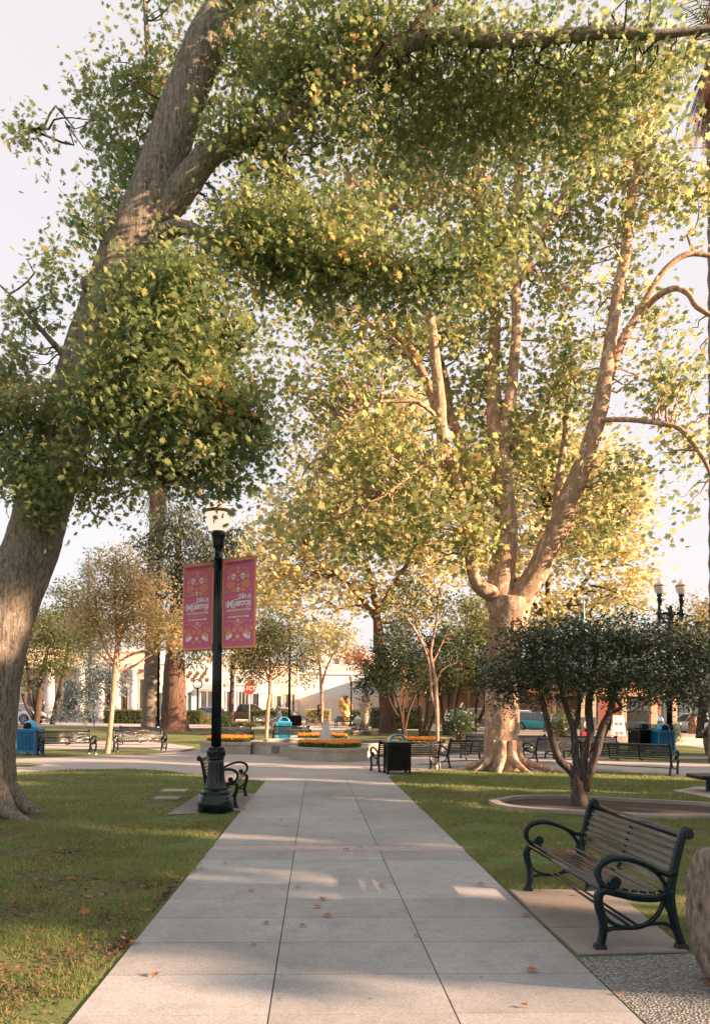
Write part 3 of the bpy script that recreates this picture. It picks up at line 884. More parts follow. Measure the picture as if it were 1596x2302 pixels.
LPOST = pmat('lamp_iron', (.002, .006, .008), (.005, .016, .020), 7, .16, .15, 50, spec=.35)
def lamp_globe(r, x, y, z0, k=1.0, glass=None, on='globe'):
    mb = MB()
    prof = [(.105, 0), (.128, .02), (.165, .075), (.192, .14), (.208, .21), (.210, .262)]
    mb.lathe([(a * k, z0 + b * k) for a, b in prof], (x, y, 0), 32)
    g_ = mb.build('globe', glass, r)
    mb = MB()
    mb.lathe([(.214 * k, z0 + .262 * k), (.218 * k, z0 + .27 * k), (.218 * k, z0 + .305 * k), (.212 * k, z0 + .312 * k)], (x, y, 0), 32)
    for q in range(8):
        a_ = 2 * math.pi * q / 8
        mb.box((x + .219 * k * math.cos(a_), y + .219 * k * math.sin(a_), z0 + .287 * k), (.012 * k, .06 * k, .045 * k), 0, a_)
    mb.build('band', BRONZE, r)
    mb = MB()
    mb.lathe([(a * k, z0 + b * k) for a, b in [(.207, .313), (.185, .36), (.148, .405), (.112, .435), (.090, .462), (.086, .49), (.088, .505), (.07, .515), (.05, .535), (.045, .55), (.02, .57), (.012, .60), (.004, .625)]], (x, y, 0), 32)
    mb.build('cap', glass, r)

def banner_lamp():
    p = G(485, 1826); p.z = .012
    r = thing('street_lamp', 'tall dark fluted lamp post with lit acorn globe holding two purple banners', 'street lamp', p, 0, 'park lamp posts')
    x, y = p.x, p.y; r.location = p
    mb = MB()
    mb.lathe([(.290, 0), (.290, .185), (.280, .20), (.272, .215), (.268, .235), (.262, .25), (.242, .275), (.238, .29), (.243, .315), (.238, .335), (.215, .35), (.205, .365)], (x, y, p.z), 40)
    mb.build('base', LPOST, r)
    mb = MB()
    mb.lathe([(.205, .362), (.178, .40), (.158, .46), (.142, .55), (.132, .68), (.126, .80), (.124, .86)], (x, y, p.z), 96, flute=.07, nfl=16)
    mb.build('flared_shaft', LPOST, r)
    mb = MB()
    mb.lathe([(.128, .855), (.138, .87), (.130, .885), (.132, .90), (.137, .95), (.134, 1.005), (.130, 1.02), (.139, 1.035), (.128, 1.05), (.10, 1.06), (.085, 1.075)], (x, y, p.z), 36)
    for k in range(9):                                                   # cast scrolls round the collar
        a_ = 2 * math.pi * k / 9
        for s in (-1, 1):
            q = [(x + .139 * math.cos(a_ + s * b), y + .139 * math.sin(a_ + s * b), p.z + .95 + dz) for b, dz in ((0, -.04), (.14, -.035), (.24, 0), (.18, .035), (.08, .025), (.10, .0))]
            mb.tube(smooth_path(q, 3), .011, 6)
        mb.ball((x + .136 * math.cos(a_), y + .136 * math.sin(a_), p.z + .985), .018, n=8)
    mb.build('collar', LPOST, r)
    mb = MB()
    mb.lathe([(.083, 1.07), (.078, 2.2), (.074, 3.2), (.070, 4.12)], (x, y, p.z), 96, flute=.13, nfl=12)
    mb.build('shaft', LPOST, r)
    mb = MB()
    mb.lathe([(.070, 4.11), (.074, 4.14), (.066, 4.16), (.060, 4.22), (.062, 4.28), (.078, 4.30), (.094, 4.315), (.097, 4.34), (.104, 4.45), (.114, 4.49), (.122, 4.51), (.124, 4.54), (.112, 4.55), (.108, 4.57), (.10, 4.575)], (x, y, p.z), 32)
    mb.build('capital', LPOST, r)
    lamp_globe(r, x, y, p.z + 4.57, 1.08, LGLASS)
    return r, p
lampR, LP = banner_lamp()

# ------------------------------------------------------------------ banners
BO = pmat('banner_orange', (.94, .42, .20), (.96, .46, .23), 3, .7, .1, 200, trans=.25)
BP = pmat('banner_purple', (.70, .19, .38), (.74, .21, .41), 3, .7, .1, 200, trans=.25)
BD = pmat('banner_dark_purple', (.34, .05, .16), (.38, .06, .18), 3, .7)
BW = pmat('banner_white', (.86, .83, .81), (.80, .77, .76), 3, .7)
def text_mesh(s, size, bold=0.0, align='CENTER'):
    cu = bpy.data.curves.new('lettering', 'FONT'); cu.body = s; cu.size = size; cu.align_x = align; cu.offset = bold; cu.resolution_u = 3
    ob = bpy.data.objects.new('lettering', cu); COL.objects.link(ob)
    dg = bpy.context.evaluated_depsgraph_get(); me = bpy.data.meshes.new_from_object(ob.evaluated_get(dg))
    vs = [tuple(v.co) for v in me.vertices]; fs = [tuple(p.vertices) for p in me.polygons]
    bpy.data.objects.remove(ob); bpy.data.curves.remove(cu); bpy.data.meshes.remove(me)
    return vs, fs

def banner_art(mb, M, w_, h):
    """all marks in banner units (u to the right 0..w, v up 0..h), layer -> height off the cloth"""
    lay = [0]
    def put(vs, fs, mi, l):
        mb.add([M(u, v, .0012 + .0007 * l) for u, v in vs], fs, mi)
    def ell(u, v, a, b, mi, l, n=14, rot=0.0):
        c, s = math.cos(rot), math.sin(rot)
        vs = [(u + a * math.cos(t) * c - b * math.sin(t) * s, v + a * math.cos(t) * s + b * math.sin(t) * c) for t in [2 * math.pi * k / n for k in range(n)]]
        put(vs, [tuple(range(n))], mi, l)
    def petal(u, v, le, wd, ang, mi, l):
        c, s = math.cos(ang), math.sin(ang)
        q = [(0, 0), (.3 * le, -wd / 2), (.7 * le, -wd / 2), (le, 0), (.7 * le, wd / 2), (.3 * le, wd / 2)]
        put([(u + a * c - b * s, v + a * s + b * c) for a, b in q], [tuple(range(6))], mi, l)
    def flower(u, v, R, l, npet=8, mi=0, cm=3):
        for k in range(npet): petal(u, v, R, R * .62, 2 * math.pi * k / npet, mi, l)
        ell(u, v, R * .42, R * .42, cm, l + 1, 10); ell(u, v, R * .2, R * .2, 0, l + 2, 8)
    def rose(u, v, R, l):
        for k in range(9): ell(u + R * .62 * math.cos(k * .698), v + R * .62 * math.sin(k * .698), R * .42, R * .42, 0, l, 10)
        ell(u, v, R * .72, R * .72, 0, l + 1, 14); ell(u, v, R * .55, R * .55, 1, l + 2, 14); ell(u, v, R * .47, R * .47, 0, l + 3, 12); ell(u, v, R * .28, R * .28, 1, l + 4, 10); ell(u, v, R * .2, R * .2, 0, l + 5, 8)
    def skull(u, v, R, l, tilt=0):
        ell(u, v + R * .15, R * .8, R * .85, 3, l); ell(u + tilt * R * .1, v - R * .62, R * .5, R * .42, 3, l)
        for s in (-1, 1): ell(u + s * R * .33, v + R * .02, R * .24, R * .28, 1, l + 1, 10)
        ell(u, v - R * .32, R * .09, R * .13, 1, l + 1, 6)
        for k in (-1, 0, 1): put([(u + k * R * .2 - .02 * R, v - R * .5), (u + k * R * .2 + .02 * R, v - R * .5), (u + k * R * .2 + .02 * R, v - R * .85), (u + k * R * .2 - .02 * R, v - R * .85)], [(0, 1, 2, 3)], 1, l + 1)
        ell(u, v + R * .6, R * .14, R * .14, 0, l + 1, 6)
    def skull_side(u, v, R, l, s):
        ell(u, v, R * .95, R * .85, 3, l); 
        put([(u + s * a * R, v + b * R) for a, b in ((-.1, -.3), (.85, -.1), (.9, -.75), (.8, -1.15), (.2, -1.1), (-.25, -.75))], [tuple(range(6))] if s > 0 else [tuple(range(5, -1, -1))], 3, l)
        ell(u + s * .38 * R, v - .05 * R, .24 * R, .25 * R, 1, l + 1, 10); ell(u + s * .75 * R, v - .3 * R, .09 * R, .14 * R, 1, l + 1, 6)
        put([(u + s * .2 * R, v - .78 * R), (u + s * .86 * R, v - .74 * R), (u + s * .86 * R, v - .80 * R), (u + s * .2 * R, v - .84 * R)], [(0, 1, 2, 3)], 1, l + 1)
        # candle and wax
        for k, (du, dv) in enumerate(((-.6, .55), (-.3, .62), (0, .5), (.3, .62), (.58, .5))): ell(u + du * R, v + dv * R, .2 * R, .42 * R, 0, l + 2, 8)
        ell(u, v + .75 * R, .62 * R, .25 * R, 0, l + 2, 12)
        put([(u - .22 * R, v + .85 * R), (u + .22 * R, v + .85 * R), (u + .13 * R, v + 1.9 * R), (u - .13 * R, v + 1.9 * R)], [(0, 1, 2, 3)], 0, l + 3)
        ell(u, v + 2.2 * R, .13 * R, .32 * R, 0, l + 2, 8)
    def txt(s, u, v, size, mi, l, bold=0, maxw=None, sx=1.0):
        vs, fs = text_mesh(s, size, bold)
        if maxw:
            x0 = min(p[0] for p in vs); x1 = max(p[0] for p in vs); sx = maxw / (x1 - x0)
        put([(u + p[0] * sx, v + p[1]) for p in vs], fs, mi, l)
    W_, H = w_, h; cx = W_ / 2
    # purple field with scalloped edge
    gu, gv = 8, 20
    put([(.035 + (W_ - .07) * i / gu, .035 + (H - .08) * j / gv) for j in range(gv + 1) for i in range(gu + 1)],
        [(j * (gu + 1) + i, j * (gu + 1) + i + 1, (j + 1) * (gu + 1) + i + 1, (j + 1) * (gu + 1) + i) for j in range(gv) for i in range(gu)], 1, 0)
    ns = 26
    for k in range(ns):
        v = .06 + (H - .13) * k / (ns - 1)
        for u in (.042, W_ - .042): ell(u, v, .022, .028, 1, 1, 10); ell(u + (.004 if u < .3 else -.004), v, .006, .006, 0, 2, 6)
    for k in range(11):
        u = .055 + (W_ - .11) * k / 10
        ell(u, .052, .03, .026, 1, 1, 10); ell(u, H - .062, .031, .03, 2, 1, 10)
        ell(u, .058, .007, .007, 0, 3, 6); ell(u, H - .07, .007, .007, 0, 3, 6); ell(u + .024, H - .092, .006, .006, 0, 3, 6)
    for k in range(8):
        ua, ub = .045 + (W_ - .09) * k / 8, .045 + (W_ - .09) * (k + 1) / 8
        put([(ua, H - .085), (ub, H - .085), (ub, H - .06), (ua, H - .06)], [(0, 1, 2, 3)], 2, 1)
    # top ornaments
    flower(cx, H - .15, .03, 2)
    for s in (-1, 1):
        for k in range(9):
            t = k / 8; u = cx + s * (.05 + .15 * t); v = H - .15 - .045 * t * t
            petal(u, v, .026, .011, (math.pi / 2 + s * -.6) , 0, 2); petal(u, v, .022, .010, (-math.pi / 2 + s * .9), 0, 2)
        petal(cx + s * .21, H - .115, .06, .016, math.pi / 2 - s * 1.0, 0, 2); petal(cx + s * .2, H - .13, .055, .014, math.pi / 2 - s * 1.35, 0, 2)
        for k in range(4): petal(cx + s * .13, H - .23, .045, .012, math.pi / 2 + s * (-.2 - .35 * k), 0, 2)
        skull(cx + s * .082, H - .285, .052, 2, s)
        ell(cx + s * .17, H - .29, .034, .04, 0, 2, 12); petal(cx + s * .17, H - .255, .035, .02, math.pi / 2, 0, 3)
        rose(cx + s * .15, H - .41, .062, 2)
        for k in range(3): petal(cx + s * .095, H - .375 - .03 * k, .045, .02, (0 if s < 0 else math.pi) + s * -.3 * (k - 1), 0, 2)
        for k, an in enumerate((.25, .65, 1.05)): petal(cx + s * .04, H - .525, .105 - .012 * k, .03, an if s > 0 else math.pi - an, 0, 2)
        flower(cx + s * .21, H - .515, .026, 2, 8, 0, 1); flower(cx + s * .15, H - .53, .018, 2, 8, 0, 1)
        flower(cx + s * .035, H - .275, .015, 2)
    for k in range(5): petal(cx, H - .235, .055, .02, math.pi / 2 + (k - 2) * .5, 0, 2)
    flower(cx, H - .335, .024, 2)
    for k in range(5): petal(cx, H - .44, .05, .014, math.pi / 2 + (k - 2) * .42, 0, 2)
    skull(cx, H - .495, .036, 5)
    # lettering
    txt('HEALDSBURG, CA', cx - .105, H - .605, .026, 0, 2, .0006, .17)
    txt('D\u00cdA', cx + .075, H - .640, .098, 3, 2, .0045, .15)
    txt('DE', cx + .195, H - .632, .060, 3, 2, .003, .058)
    put([(cx + .165, H - .577), (cx + .225, H - .577), (cx + .225, H - .584), (cx + .165, H - .584)], [(0, 1, 2, 3)], 3, 2); put([(cx + .165, H - .641), (cx + .225, H - .641), (cx + .225, H - .648), (cx + .165, H - .648)], [(0, 1, 2, 3)], 3, 2)
    txt('M', cx - .155, H - .765, .145, 3, 2, .006, .105); txt('UERTOS', cx + .065, H - .750, .100, 3, 2, .006, .315)
    P = smooth_path([(cx - .19, H - .70), (cx - .225, H - .69), (cx - .235, H - .73), (cx - .205, H - .755), (cx - .19, H - .73)], 4)
    for s_, q in ((0, P), (1, smooth_path([(cx - .10, H - .665), (cx - .05, H - .648), (cx, H - .652), (cx + .01, H - .66)], 4)), (2, smooth_path([(cx + .21, H - .75), (cx + .19, H - .78), (cx + .14, H - .775)], 4)), (3, smooth_path([(cx - .13, H - .765), (cx - .09, H - .785), (cx - .05, H - .765)], 4))):
        for i in range(len(q) - 1):
            a_, b_ = Vector(q[i]), Vector(q[i + 1]); d_ = (b_ - a_); nn = Vector((-d_.y, d_.x)).normalized() * .0065
            put([tuple(a_ - nn), tuple(b_ - nn), tuple(b_ + nn), tuple(a_ + nn)], [(0, 1, 2, 3)], 3, 3)
    txt('\u00daLTIMO DOMINGO DE OCTUBRE', cx, H - .835, .040, 3, 2, .0018, .44)
    txt('\u00b7 HEALDSBURG PLAZA \u00b7', cx, H - .888, .042, 0, 2, .0018, .37)
    txt('LAST SUNDAY IN OCTOBER', cx, H - .942, .042, 3, 2, .0018, .39)
    # lower ornaments
    skull(cx, H - .995, .030, 4)
    for s in (-1, 1):
        for k in range(4): flower(cx + s * (.05 + .055 * k), H - .985 - .012 * (k % 2), .018, 2, 7, 0, 3 if k % 2 else 1)
        for k in range(3): petal(cx + s * .03, H - 1.06, .075, .022, math.pi / 2 - s * (.25 + .35 * k), 0, 2)
        rose(cx + s * .058, H - 1.135, .042, 2)
        skull_side(cx + s * .160, H - 1.215, .068, 4, s)
        for k in range(4): petal(cx + s * .225, H - 1.16, .10, .012, math.pi / 2 - s * (.1 + .18 * k) * (1 if k % 2 else -.6), 0, 2)
        for k in range(3): petal(cx + s * .03, H - 1.30, .07, .018, (0 if s > 0 else math.pi) + s * (.2 - .3 * k), 0, 2)
    flower(cx, H - 1.07, .024, 2); flower(cx, H - 1.245, .052, 2)

def make_banner(label, u0, u1):
    """u runs along the cross arm through the post"""
    ax = Vector((.82, -.57, 0)).normalized(); nrm = Vector((-.57, -.82, 0)).normalized()
    z1, z0 = LP.z + 4.08, LP.z + 2.655
    o = Vector((LP.x, LP.y, 0))
    w_ = u1 - u0; h = z1 - z0
    c = o + ax * ((u0 + u1) / 2); c.z = z0
    r = thing('banner', label, 'banner', c, 0, 'festival banners on the lamp post')
    us = w_ / .60
    w_ = .60
    def M(u, v, e=0.0, sag=True):
        wob = .006 * math.sin(v / h * 9 + u0 * 5) * math.sin(u / w_ * 3.1) + .012 * math.sin(u / w_ * math.pi)
        return o + ax * (u0 + u * us) + nrm * (e * 1.6 + wob) + Vector((0, 0, z0 + v))
    mb = MB(); nu, nv = 8, 16
    F_ = [M(w_ * i / nu, h * j / nv, 0) for j in range(nv + 1) for i in range(nu + 1)]
    Bk = [M(w_ * i / nu, h * j / nv, -.004) for j in range(nv + 1) for i in range(nu + 1)]
    q = [(j * (nu + 1) + i, j * (nu + 1) + i + 1, (j + 1) * (nu + 1) + i + 1, (j + 1) * (nu + 1) + i) for j in range(nv) for i in range(nu)]
    mb.add(F_, q, 0, True); mb.add(Bk, [f[::-1] for f in q], 0, True)
    mb.tube([M(0, 0), M(w_, 0)], .014, 8); mb.tube([M(0, h), M(w_, h)], .014, 8)
    mb.build('cloth', BO, r)
    mb = MB(); 
    # subdivide the purple field by drawing it cell by cell follows the cloth; marks sit proud of it
    banner_art(mb, M, w_, h)
    mb.build('print', [BO, BP, BD, BW], r)
    s = 1 if u1 > 0 else -1
    for z in (z0 - .012, z1 + .012):
        mb = MB()
        a_ = o + ax * (s * .06); b_ = o + ax * (u1 if s > 0 else u0)
        mb.tube([(a_.x, a_.y, z), (b_.x, b_.y, z)], .009, 6)
        mb.box((o.x + ax.x * s * .075, o.y + ax.y * s * .075, z + (.03 if z < z1 else -.05)), (.04, .05, .13), 0, math.atan2(ax.y, ax.x))
        if z < z1:
            mb.tube(smooth_path([tuple(o + ax * (s * .08) + Vector((0, 0, z0 - .01))), tuple(o + ax * (s * .14) + Vector((0, 0, z0 - .055))), tuple(o + ax * (s * .18) + Vector((0, 0, z0 - .02)))], 3), .006, 5)
        mb.build('arm', LPOST, r)
    return r
make_banner('orange bordered purple festival banner on the left arm of the lamp post', -.815, -.105)
make_banner('orange bordered purple festival banner on the right arm, nearer the path', .105, .825)

# ------------------------------------------------------------------ other lamp posts
def far_lamp(px, pyb, pytop, label, D=None, k=1.0, wpx=10):
    p = G(px, pyb)
    if D: p = onground(W(px, pyb, D).x, D)
    H = (p - W(px, pytop, p.y)).length
    r = thing('street_lamp', label, 'street lamp', p, 0, 'park lamp posts')
    x, y, z = p; kk = k
    mb = MB()
    mb.lathe([(.25 * kk, 0), (.25 * kk, .15), (.21 * kk, .2), (.2 * kk, .28), (.14 * kk, .42), (.12 * kk, .75), (.135 * kk, .8), (.135 * kk, .95), (.09 * kk, 1.0)], (x, y, z), 20); mb.build('base', LPOST, r)
    mb = MB(); mb.lathe([(.085 * kk, 1.0), (.068 * kk, H - 1.15), (.06 * kk, H - 1.0)], (x, y, z), 16); mb.build('shaft', LPOST, r)
    mb = MB(); mb.lathe([(.06 * kk, H - 1.01), (.08 * kk, H - .95), (.115 * kk, H - .72), (.12 * kk, H - .65)], (x, y, z), 16); mb.build('capital', LPOST, r)
    lamp_globe(r, x, y, z + H - .65, 1.05, LGLASSOFF)
    return r
far_lamp(355.5, 1642, 1395, 'black lamp post behind the crape myrtle, beside the palm trunk')
far_lamp(650, 1644, 1400, 'lamp post rising behind the blue arched bin, its head lost in leaves')
far_lamp(789, 1634, 1514, 'far lamp post with pale globe in front of the painted wall', k=.85)
# twin lamp
p = onground(W(1493, 1676, 33.5).x + .35, 33.9); 
r = thing('twin_street_lamp', 'dark post with two white acorn lamps rising above the holly tree', 'street lamp', p, 0, 'park lamp posts')
x, y, z = p; zt = W(1493, 1378, p.y).z
mb = MB(); mb.lathe([(.30, 0), (.30, .2), (.25, .26), (.22, .36), (.17, .5), (.15, .95), (.19, 1.0), (.20, 1.1), (.17, 1.2), (.11, 1.25)], (x, y, z), 28); mb.build('base', LPOST, r)
mb = MB(); mb.lathe([(.12, 1.25), (.10, zt)], (x, y, z), 64, flute=.12, nfl=12); mb.build('shaft', LPOST, r)
mb = MB()
mb.tube([(x - .46, y, zt - .02), (x + .46, y, zt - .02)], .07, 8); mb.lathe([(.12, zt - .25), (.16, zt - .1), (.10, zt + .06), (.13, zt + .16), (.07, zt + .28), (.02, zt + .34)], (x, y, 0), 16)
for s in (-1, 1):
    mb.tube(smooth_path([(x, y, zt - .45), (x + s * .25, y, zt - .35), (x + s * .42, y, zt - .1)], 4), .035, 6)
mb.build('cross_arm', LPOST, r)
for s in (-1, 1):
    mb = MB(); mb.lathe([(.05, zt - .35), (.07, zt - .2), (.13, zt - .05), (.13, zt + .05), (.09, zt + .12), (.075, zt + .35), (.10, zt + .5), (.13, zt + .6), (.09, zt + .64), (.13, zt + .74), (.13, zt + .80)], (x + s * .46, y, 0), 18)
    mb.build('lamp_stem', LPOST, r)
    lamp_globe(r, x + s * .46, y, zt + .80, 1.18, LGLASSOFF)

# ================================================================== FOUNTAIN
def fountain():
    c = onground(FC.x, FC.y, .008); x, y, z = c
    r = thing('fountain', 'low concrete fountain with star shaped planters and a white water jet in the plaza', 'fountain', c)
    R0 = 3.0
    a0 = math.radians(20)
    oct_ = [(x + R0 * math.cos(math.pi / 8 + k * math.pi / 4), y + R0 * math.sin(math.pi / 8 + k * math.pi / 4)) for k in range(8)]
    def ringwall(mb, poly, t, z0, z1, over=0.0):
        n = len(poly); cc = Vector((sum(p[0] for p in poly) / n, sum(p[1] for p in poly) / n))
        o_ = [cc + (Vector(p) - cc) * (1 + over / (Vector(p) - cc).length) for p in poly]
        i_ = [cc + (Vector(p) - cc) * (1 - (t + over) / (Vector(p) - cc).length) for p in poly]
        vs = [(p.x, p.y, zz) for ring, zz in ((o_, z0), (o_, z1), (i_, z1), (i_, z0)) for p in ring]
        fs = [(a * n + k, a * n + (k + 1) % n, ((a + 1) % 4) * n + (k + 1) % n, ((a + 1) % 4) * n + k) for a in range(4) for k in range(n)]
        mb.add(vs, fs)
    mb = MB(); ringwall(mb, oct_, .3, z - .02, z + .40); mb.build('basin_wall', STONEC, r)
    mb = MB(); ringwall(mb, oct_, .34, z + .402, z + .47, .03); mb.build('coping', STONEC, r)
    mb = MB(); n = 8; mb.add([(x + 2.68 * math.cos(math.pi / 8 + k * math.pi / 4), y + 2.68 * math.sin(math.pi / 8 + k * math.pi / 4), z + .34) for k in range(8)], [tuple(range(8))])
    mb.build('water', pmat('fountain_water', (.10, .13, .14), (.16, .19, .2), 2, .06, .4, 14, spec=.6), r)
    # bronze plaque and drain niche on the basin wall
    for k in range(0):
        pass
    q1 = G(703, 1703.5); mb = MB()
    d_ = (Vector((q1.x, q1.y)) - Vector((x, y))).normalized()
    # place on the front left face of the octagon
    an = math.radians(247.5 - 22.5 + 0)
    fx, fy = x + (R0 * math.cos(math.pi / 8) + .012) * math.cos(math.radians(225)), y + (R0 * math.cos(math.pi / 8) + .012) * math.sin(math.radians(225))
    mb.box((fx + .35 * math.sin(math.radians(45)), fy - .35 * math.cos(math.radians(45)), z + .22), (.03, .42, .26), 0, math.radians(225))
    mb.build('plaque', pmat('old_plaque', (.10, .09, .08), (.18, .16, .14), 30, .6, .6, 60), r)
    # jet
    mb = MB(); rj = random.Random(5)
    prof = [(.42, .33), (.36, .40), (.30, .52), (.25, .66), (.20, .82), (.16, .98), (.12, 1.12), (.075, 1.24), (.02, 1.33)]
    mb.lathe([(a * .74, z + b) for a, b in prof], (x, y, 0), 28)
    for k in range(420):
        t = rj.random() ** .8; a_ = rj.random() * 6.283; rr = (.34 - .29 * t) * (.75 + .5 * rj.random() ** 2)
        mb.ball((x + rr * math.cos(a_), y + rr * math.sin(a_), z + .36 + .95 * t), .008 + .016 * rj.random(), n=5)
    jm, nt, out = nodes_of('white_water'); L = nt.links.new
    b = N(nt, 'ShaderNodeBsdfPrincipled'); b.inputs['Roughness'].default_value = .35
    tc = N(nt, 'ShaderNodeTexCoord'); mp = N(nt, 'ShaderNodeMapping'); mp.inputs['Scale'].default_value = (9, 9, 2); nz = N(nt, 'ShaderNodeTexNoise'); nz.inputs['Scale'].default_value = 3
    L(tc.outputs['Object'], mp.inputs['Vector']); L(mp.outputs['Vector'], nz.inputs['Vector'])
    rr_ = ramp(nt, [(.3, (.86, .87, .88)), (.6, (.95, .95, .95))]); L(nz.outputs['Fac'], rr_.inputs['Fac']); L(rr_.outputs['Color'], b.inputs['Base Color'])
    bp = N(nt, 'ShaderNodeBump'); bp.inputs['Strength'].default_value = 1; bp.inputs['Distance'].default_value = .08; L(nz.outputs['Fac'], bp.inputs['Height']); L(bp.outputs['Normal'], b.inputs['Normal'])
    t_ = N(nt, 'ShaderNodeBsdfTranslucent'); t_.inputs['Color'].default_value = (.9, .9, .9, 1)
    mx = N(nt, 'ShaderNodeMixShader'); mx.inputs['Fac'].default_value = .5; L(b.outputs['BSDF'], mx.inputs[1]); L(t_.outputs['BSDF'], mx.inputs[2]); L(mx.outputs['Shader'], out.inputs['Surface'])
    mb.build('water_jet', jm, r)
    # four planters, point outwards
    beds = []
    for k, (lab) in enumerate(('front', 'right', 'rear', 'left')):
        an = math.radians(-90 + 90 * k); ca, sa = math.cos(an), math.sin(an)
        loc = [(2.72, -1.05), (4.3, -1.05), (5.35, .5), (4.5, 1.55), (2.72, 1.55)]
        if k in (1, 3): loc = [(2.72, -1.45), (4.1, -1.45), (4.85, 0), (4.1, 1.45), (2.72, 1.45)]
        P = [(x + a * ca - b * sa, y + a * sa + b * ca) for a, b in loc]
        mb = MB(); ringwall(mb, P, .26, z - .02, z + .33); mb.build('planter_wall', STONEC, r)
        mb = MB(); ringwall(mb, P, .30, z + .332, z + .43, .045)
        mb.build('planter_coping', STONEC, r)
        mb = MB(); cc = Vector((sum(p[0] for p in P) / 5, sum(p[1] for p in P) / 5))
        I = [cc + (Vector(p) - cc) * .84 for p in P]
        mb.add([(p.x, p.y, z + .36) for p in I], [tuple(range(5))]); mb.build('planter_soil', MULCH, r)
        beds.append((lab, [tuple(cc + (Vector(p) - cc) * .80) for p in P]))
    return r, beds, z + .37
fr, beds, bz = fountain()
MGREEN = leafmat('marigold_leaf', [(0, (.03, .07, .02)), (.5, (.06, .12, .03)), (1, (.12, .18, .05))], .6, .3)
MORANGE = leafmat('marigold_bloom', [(0, (.80, .26, .02)), (.5, (.88, .36, .03)), (1, (.92, .48, .06))], .7, .35)
for lab, P in beds:
    rng = np.random.default_rng(len(lab) + 40)
    A_ = np.array(P); n = 5200
    X = rng.uniform(A_[:, 0].min(), A_[:, 0].max(), n); Y = rng.uniform(A_[:, 1].min(), A_[:, 1].max(), n); k = inpoly(X, Y, P); X, Y = X[k], Y[k]
    c_ = (A_[:, 0].mean(), A_[:, 1].mean(), bz)
    txt = {'front': 'orange marigolds in the front planter of the fountain, before the water jet', 'right': 'orange marigolds in the right hand planter behind the black bin', 'rear': 'orange marigolds in the rear planter behind the water jet', 'left': 'orange marigolds in the left hand planter behind the lamp post base'}[lab]
    r = thing('marigold_bed', txt, 'flower bed', c_, 0, 'marigold beds of the fountain')
    Pz = np.stack([X, Y, bz + rng.random(len(X)) * .17], 1)
    poly_mesh('foliage', leaves_at(Pz, .085, ELL, rng, .4, .0), ELL.shape[0], MGREEN, r)
    m_ = rng.random(len(X)) < .085
    mbf = []
    C_ = np.stack([X[m_], Y[m_], bz + .20 + rng.random(m_.sum()) * .05], 1)
    Pb = np.repeat(C_, 10, 0); o = rng.normal(size=Pb.shape); o /= np.linalg.norm(o, axis=1)[:, None]; o[:, 2] = np.abs(o[:, 2]) * .7
    poly_mesh('bloom', leaves_at(Pb + o * .035, .055, DIA, rng, .6, .0, .2), DIA.shape[0], MORANGE, r)

# ================================================================== GRANITE WHEEL
def millstone():
    GRAN = pmat('rough_granite', (.11, .088, .07), (.27, .22, .175), 11, .92, 1.0, 24, detail=12, lo=.38, hi=.62)
    c0 = W(1574, 2046, 5.0)
    loc = Vector((c0.x, c0.y, 0.012))
    r = thing('granite_wheel', 'rough brown granite wheel standing on edge on a rusty rod beside the bench', 'stone wheel', loc)
    Rr, T, cz = .40, .30, c0.z
    rng = random.Random(2); n = 44
    prof = [(.045, 0), (.12, -.004), (.25, .004), (.35, .0), (.385, .018), (.40, .05), (.405, .12), (.402, .20), (.395, .25), (.37, .285), (.30, .30), (.12, .30), (.045, .30)]
    vs = []
    for (rr, t) in prof:
        for j in range(n):
            th = 2 * math.pi * j / n
            k = 1 + (.022 * math.sin(3 * th + 1) + .016 * math.sin(7 * th + t * 20) + .018 * (rng.random() - .5)) * (1 if rr > .2 else .2)
            tt = t + (.008 * (rng.random() - .5) if rr > .06 else 0)
            vs.append((loc.x + tt, loc.y + rr * k * math.cos(th) + .0, cz + rr * k * math.sin(th)))
    fs = [(i * n + j, (i + 1) * n + j, (i + 1) * n + (j + 1) % n, i * n + (j + 1) % n) for i in range(len(prof) - 1) for j in range(n)]
    fs += [((len(prof) - 1) * n + j, j, (j + 1) % n, (len(prof) - 1) * n + (j + 1) % n) for j in range(n)]
    M3 = Matrix.Rotation(math.radians(-8), 3, 'Z')
    vs = [tuple(M3 @ (Vector(v) - Vector((loc.x, loc.y, 0))) + Vector((loc.x, loc.y, 0))) for v in vs]
    mb = MB(); mb.add(vs, fs, 0, True); mb.build('wheel', GRAN, r)
    mb = MB(); RUST = pmat('rusty_rod', (.14, .06, .03), (.24, .11, .06), 20, .8)
    mb.tube([(loc.x + .15, loc.y, 0), (loc.x + .15, loc.y, cz - Rr + .03)], .035, 10)
    mb.rbox((loc.x + .15, loc.y, .01), (.2, .2, .02), .005); mb.build('rod', RUST, r)
millstone()

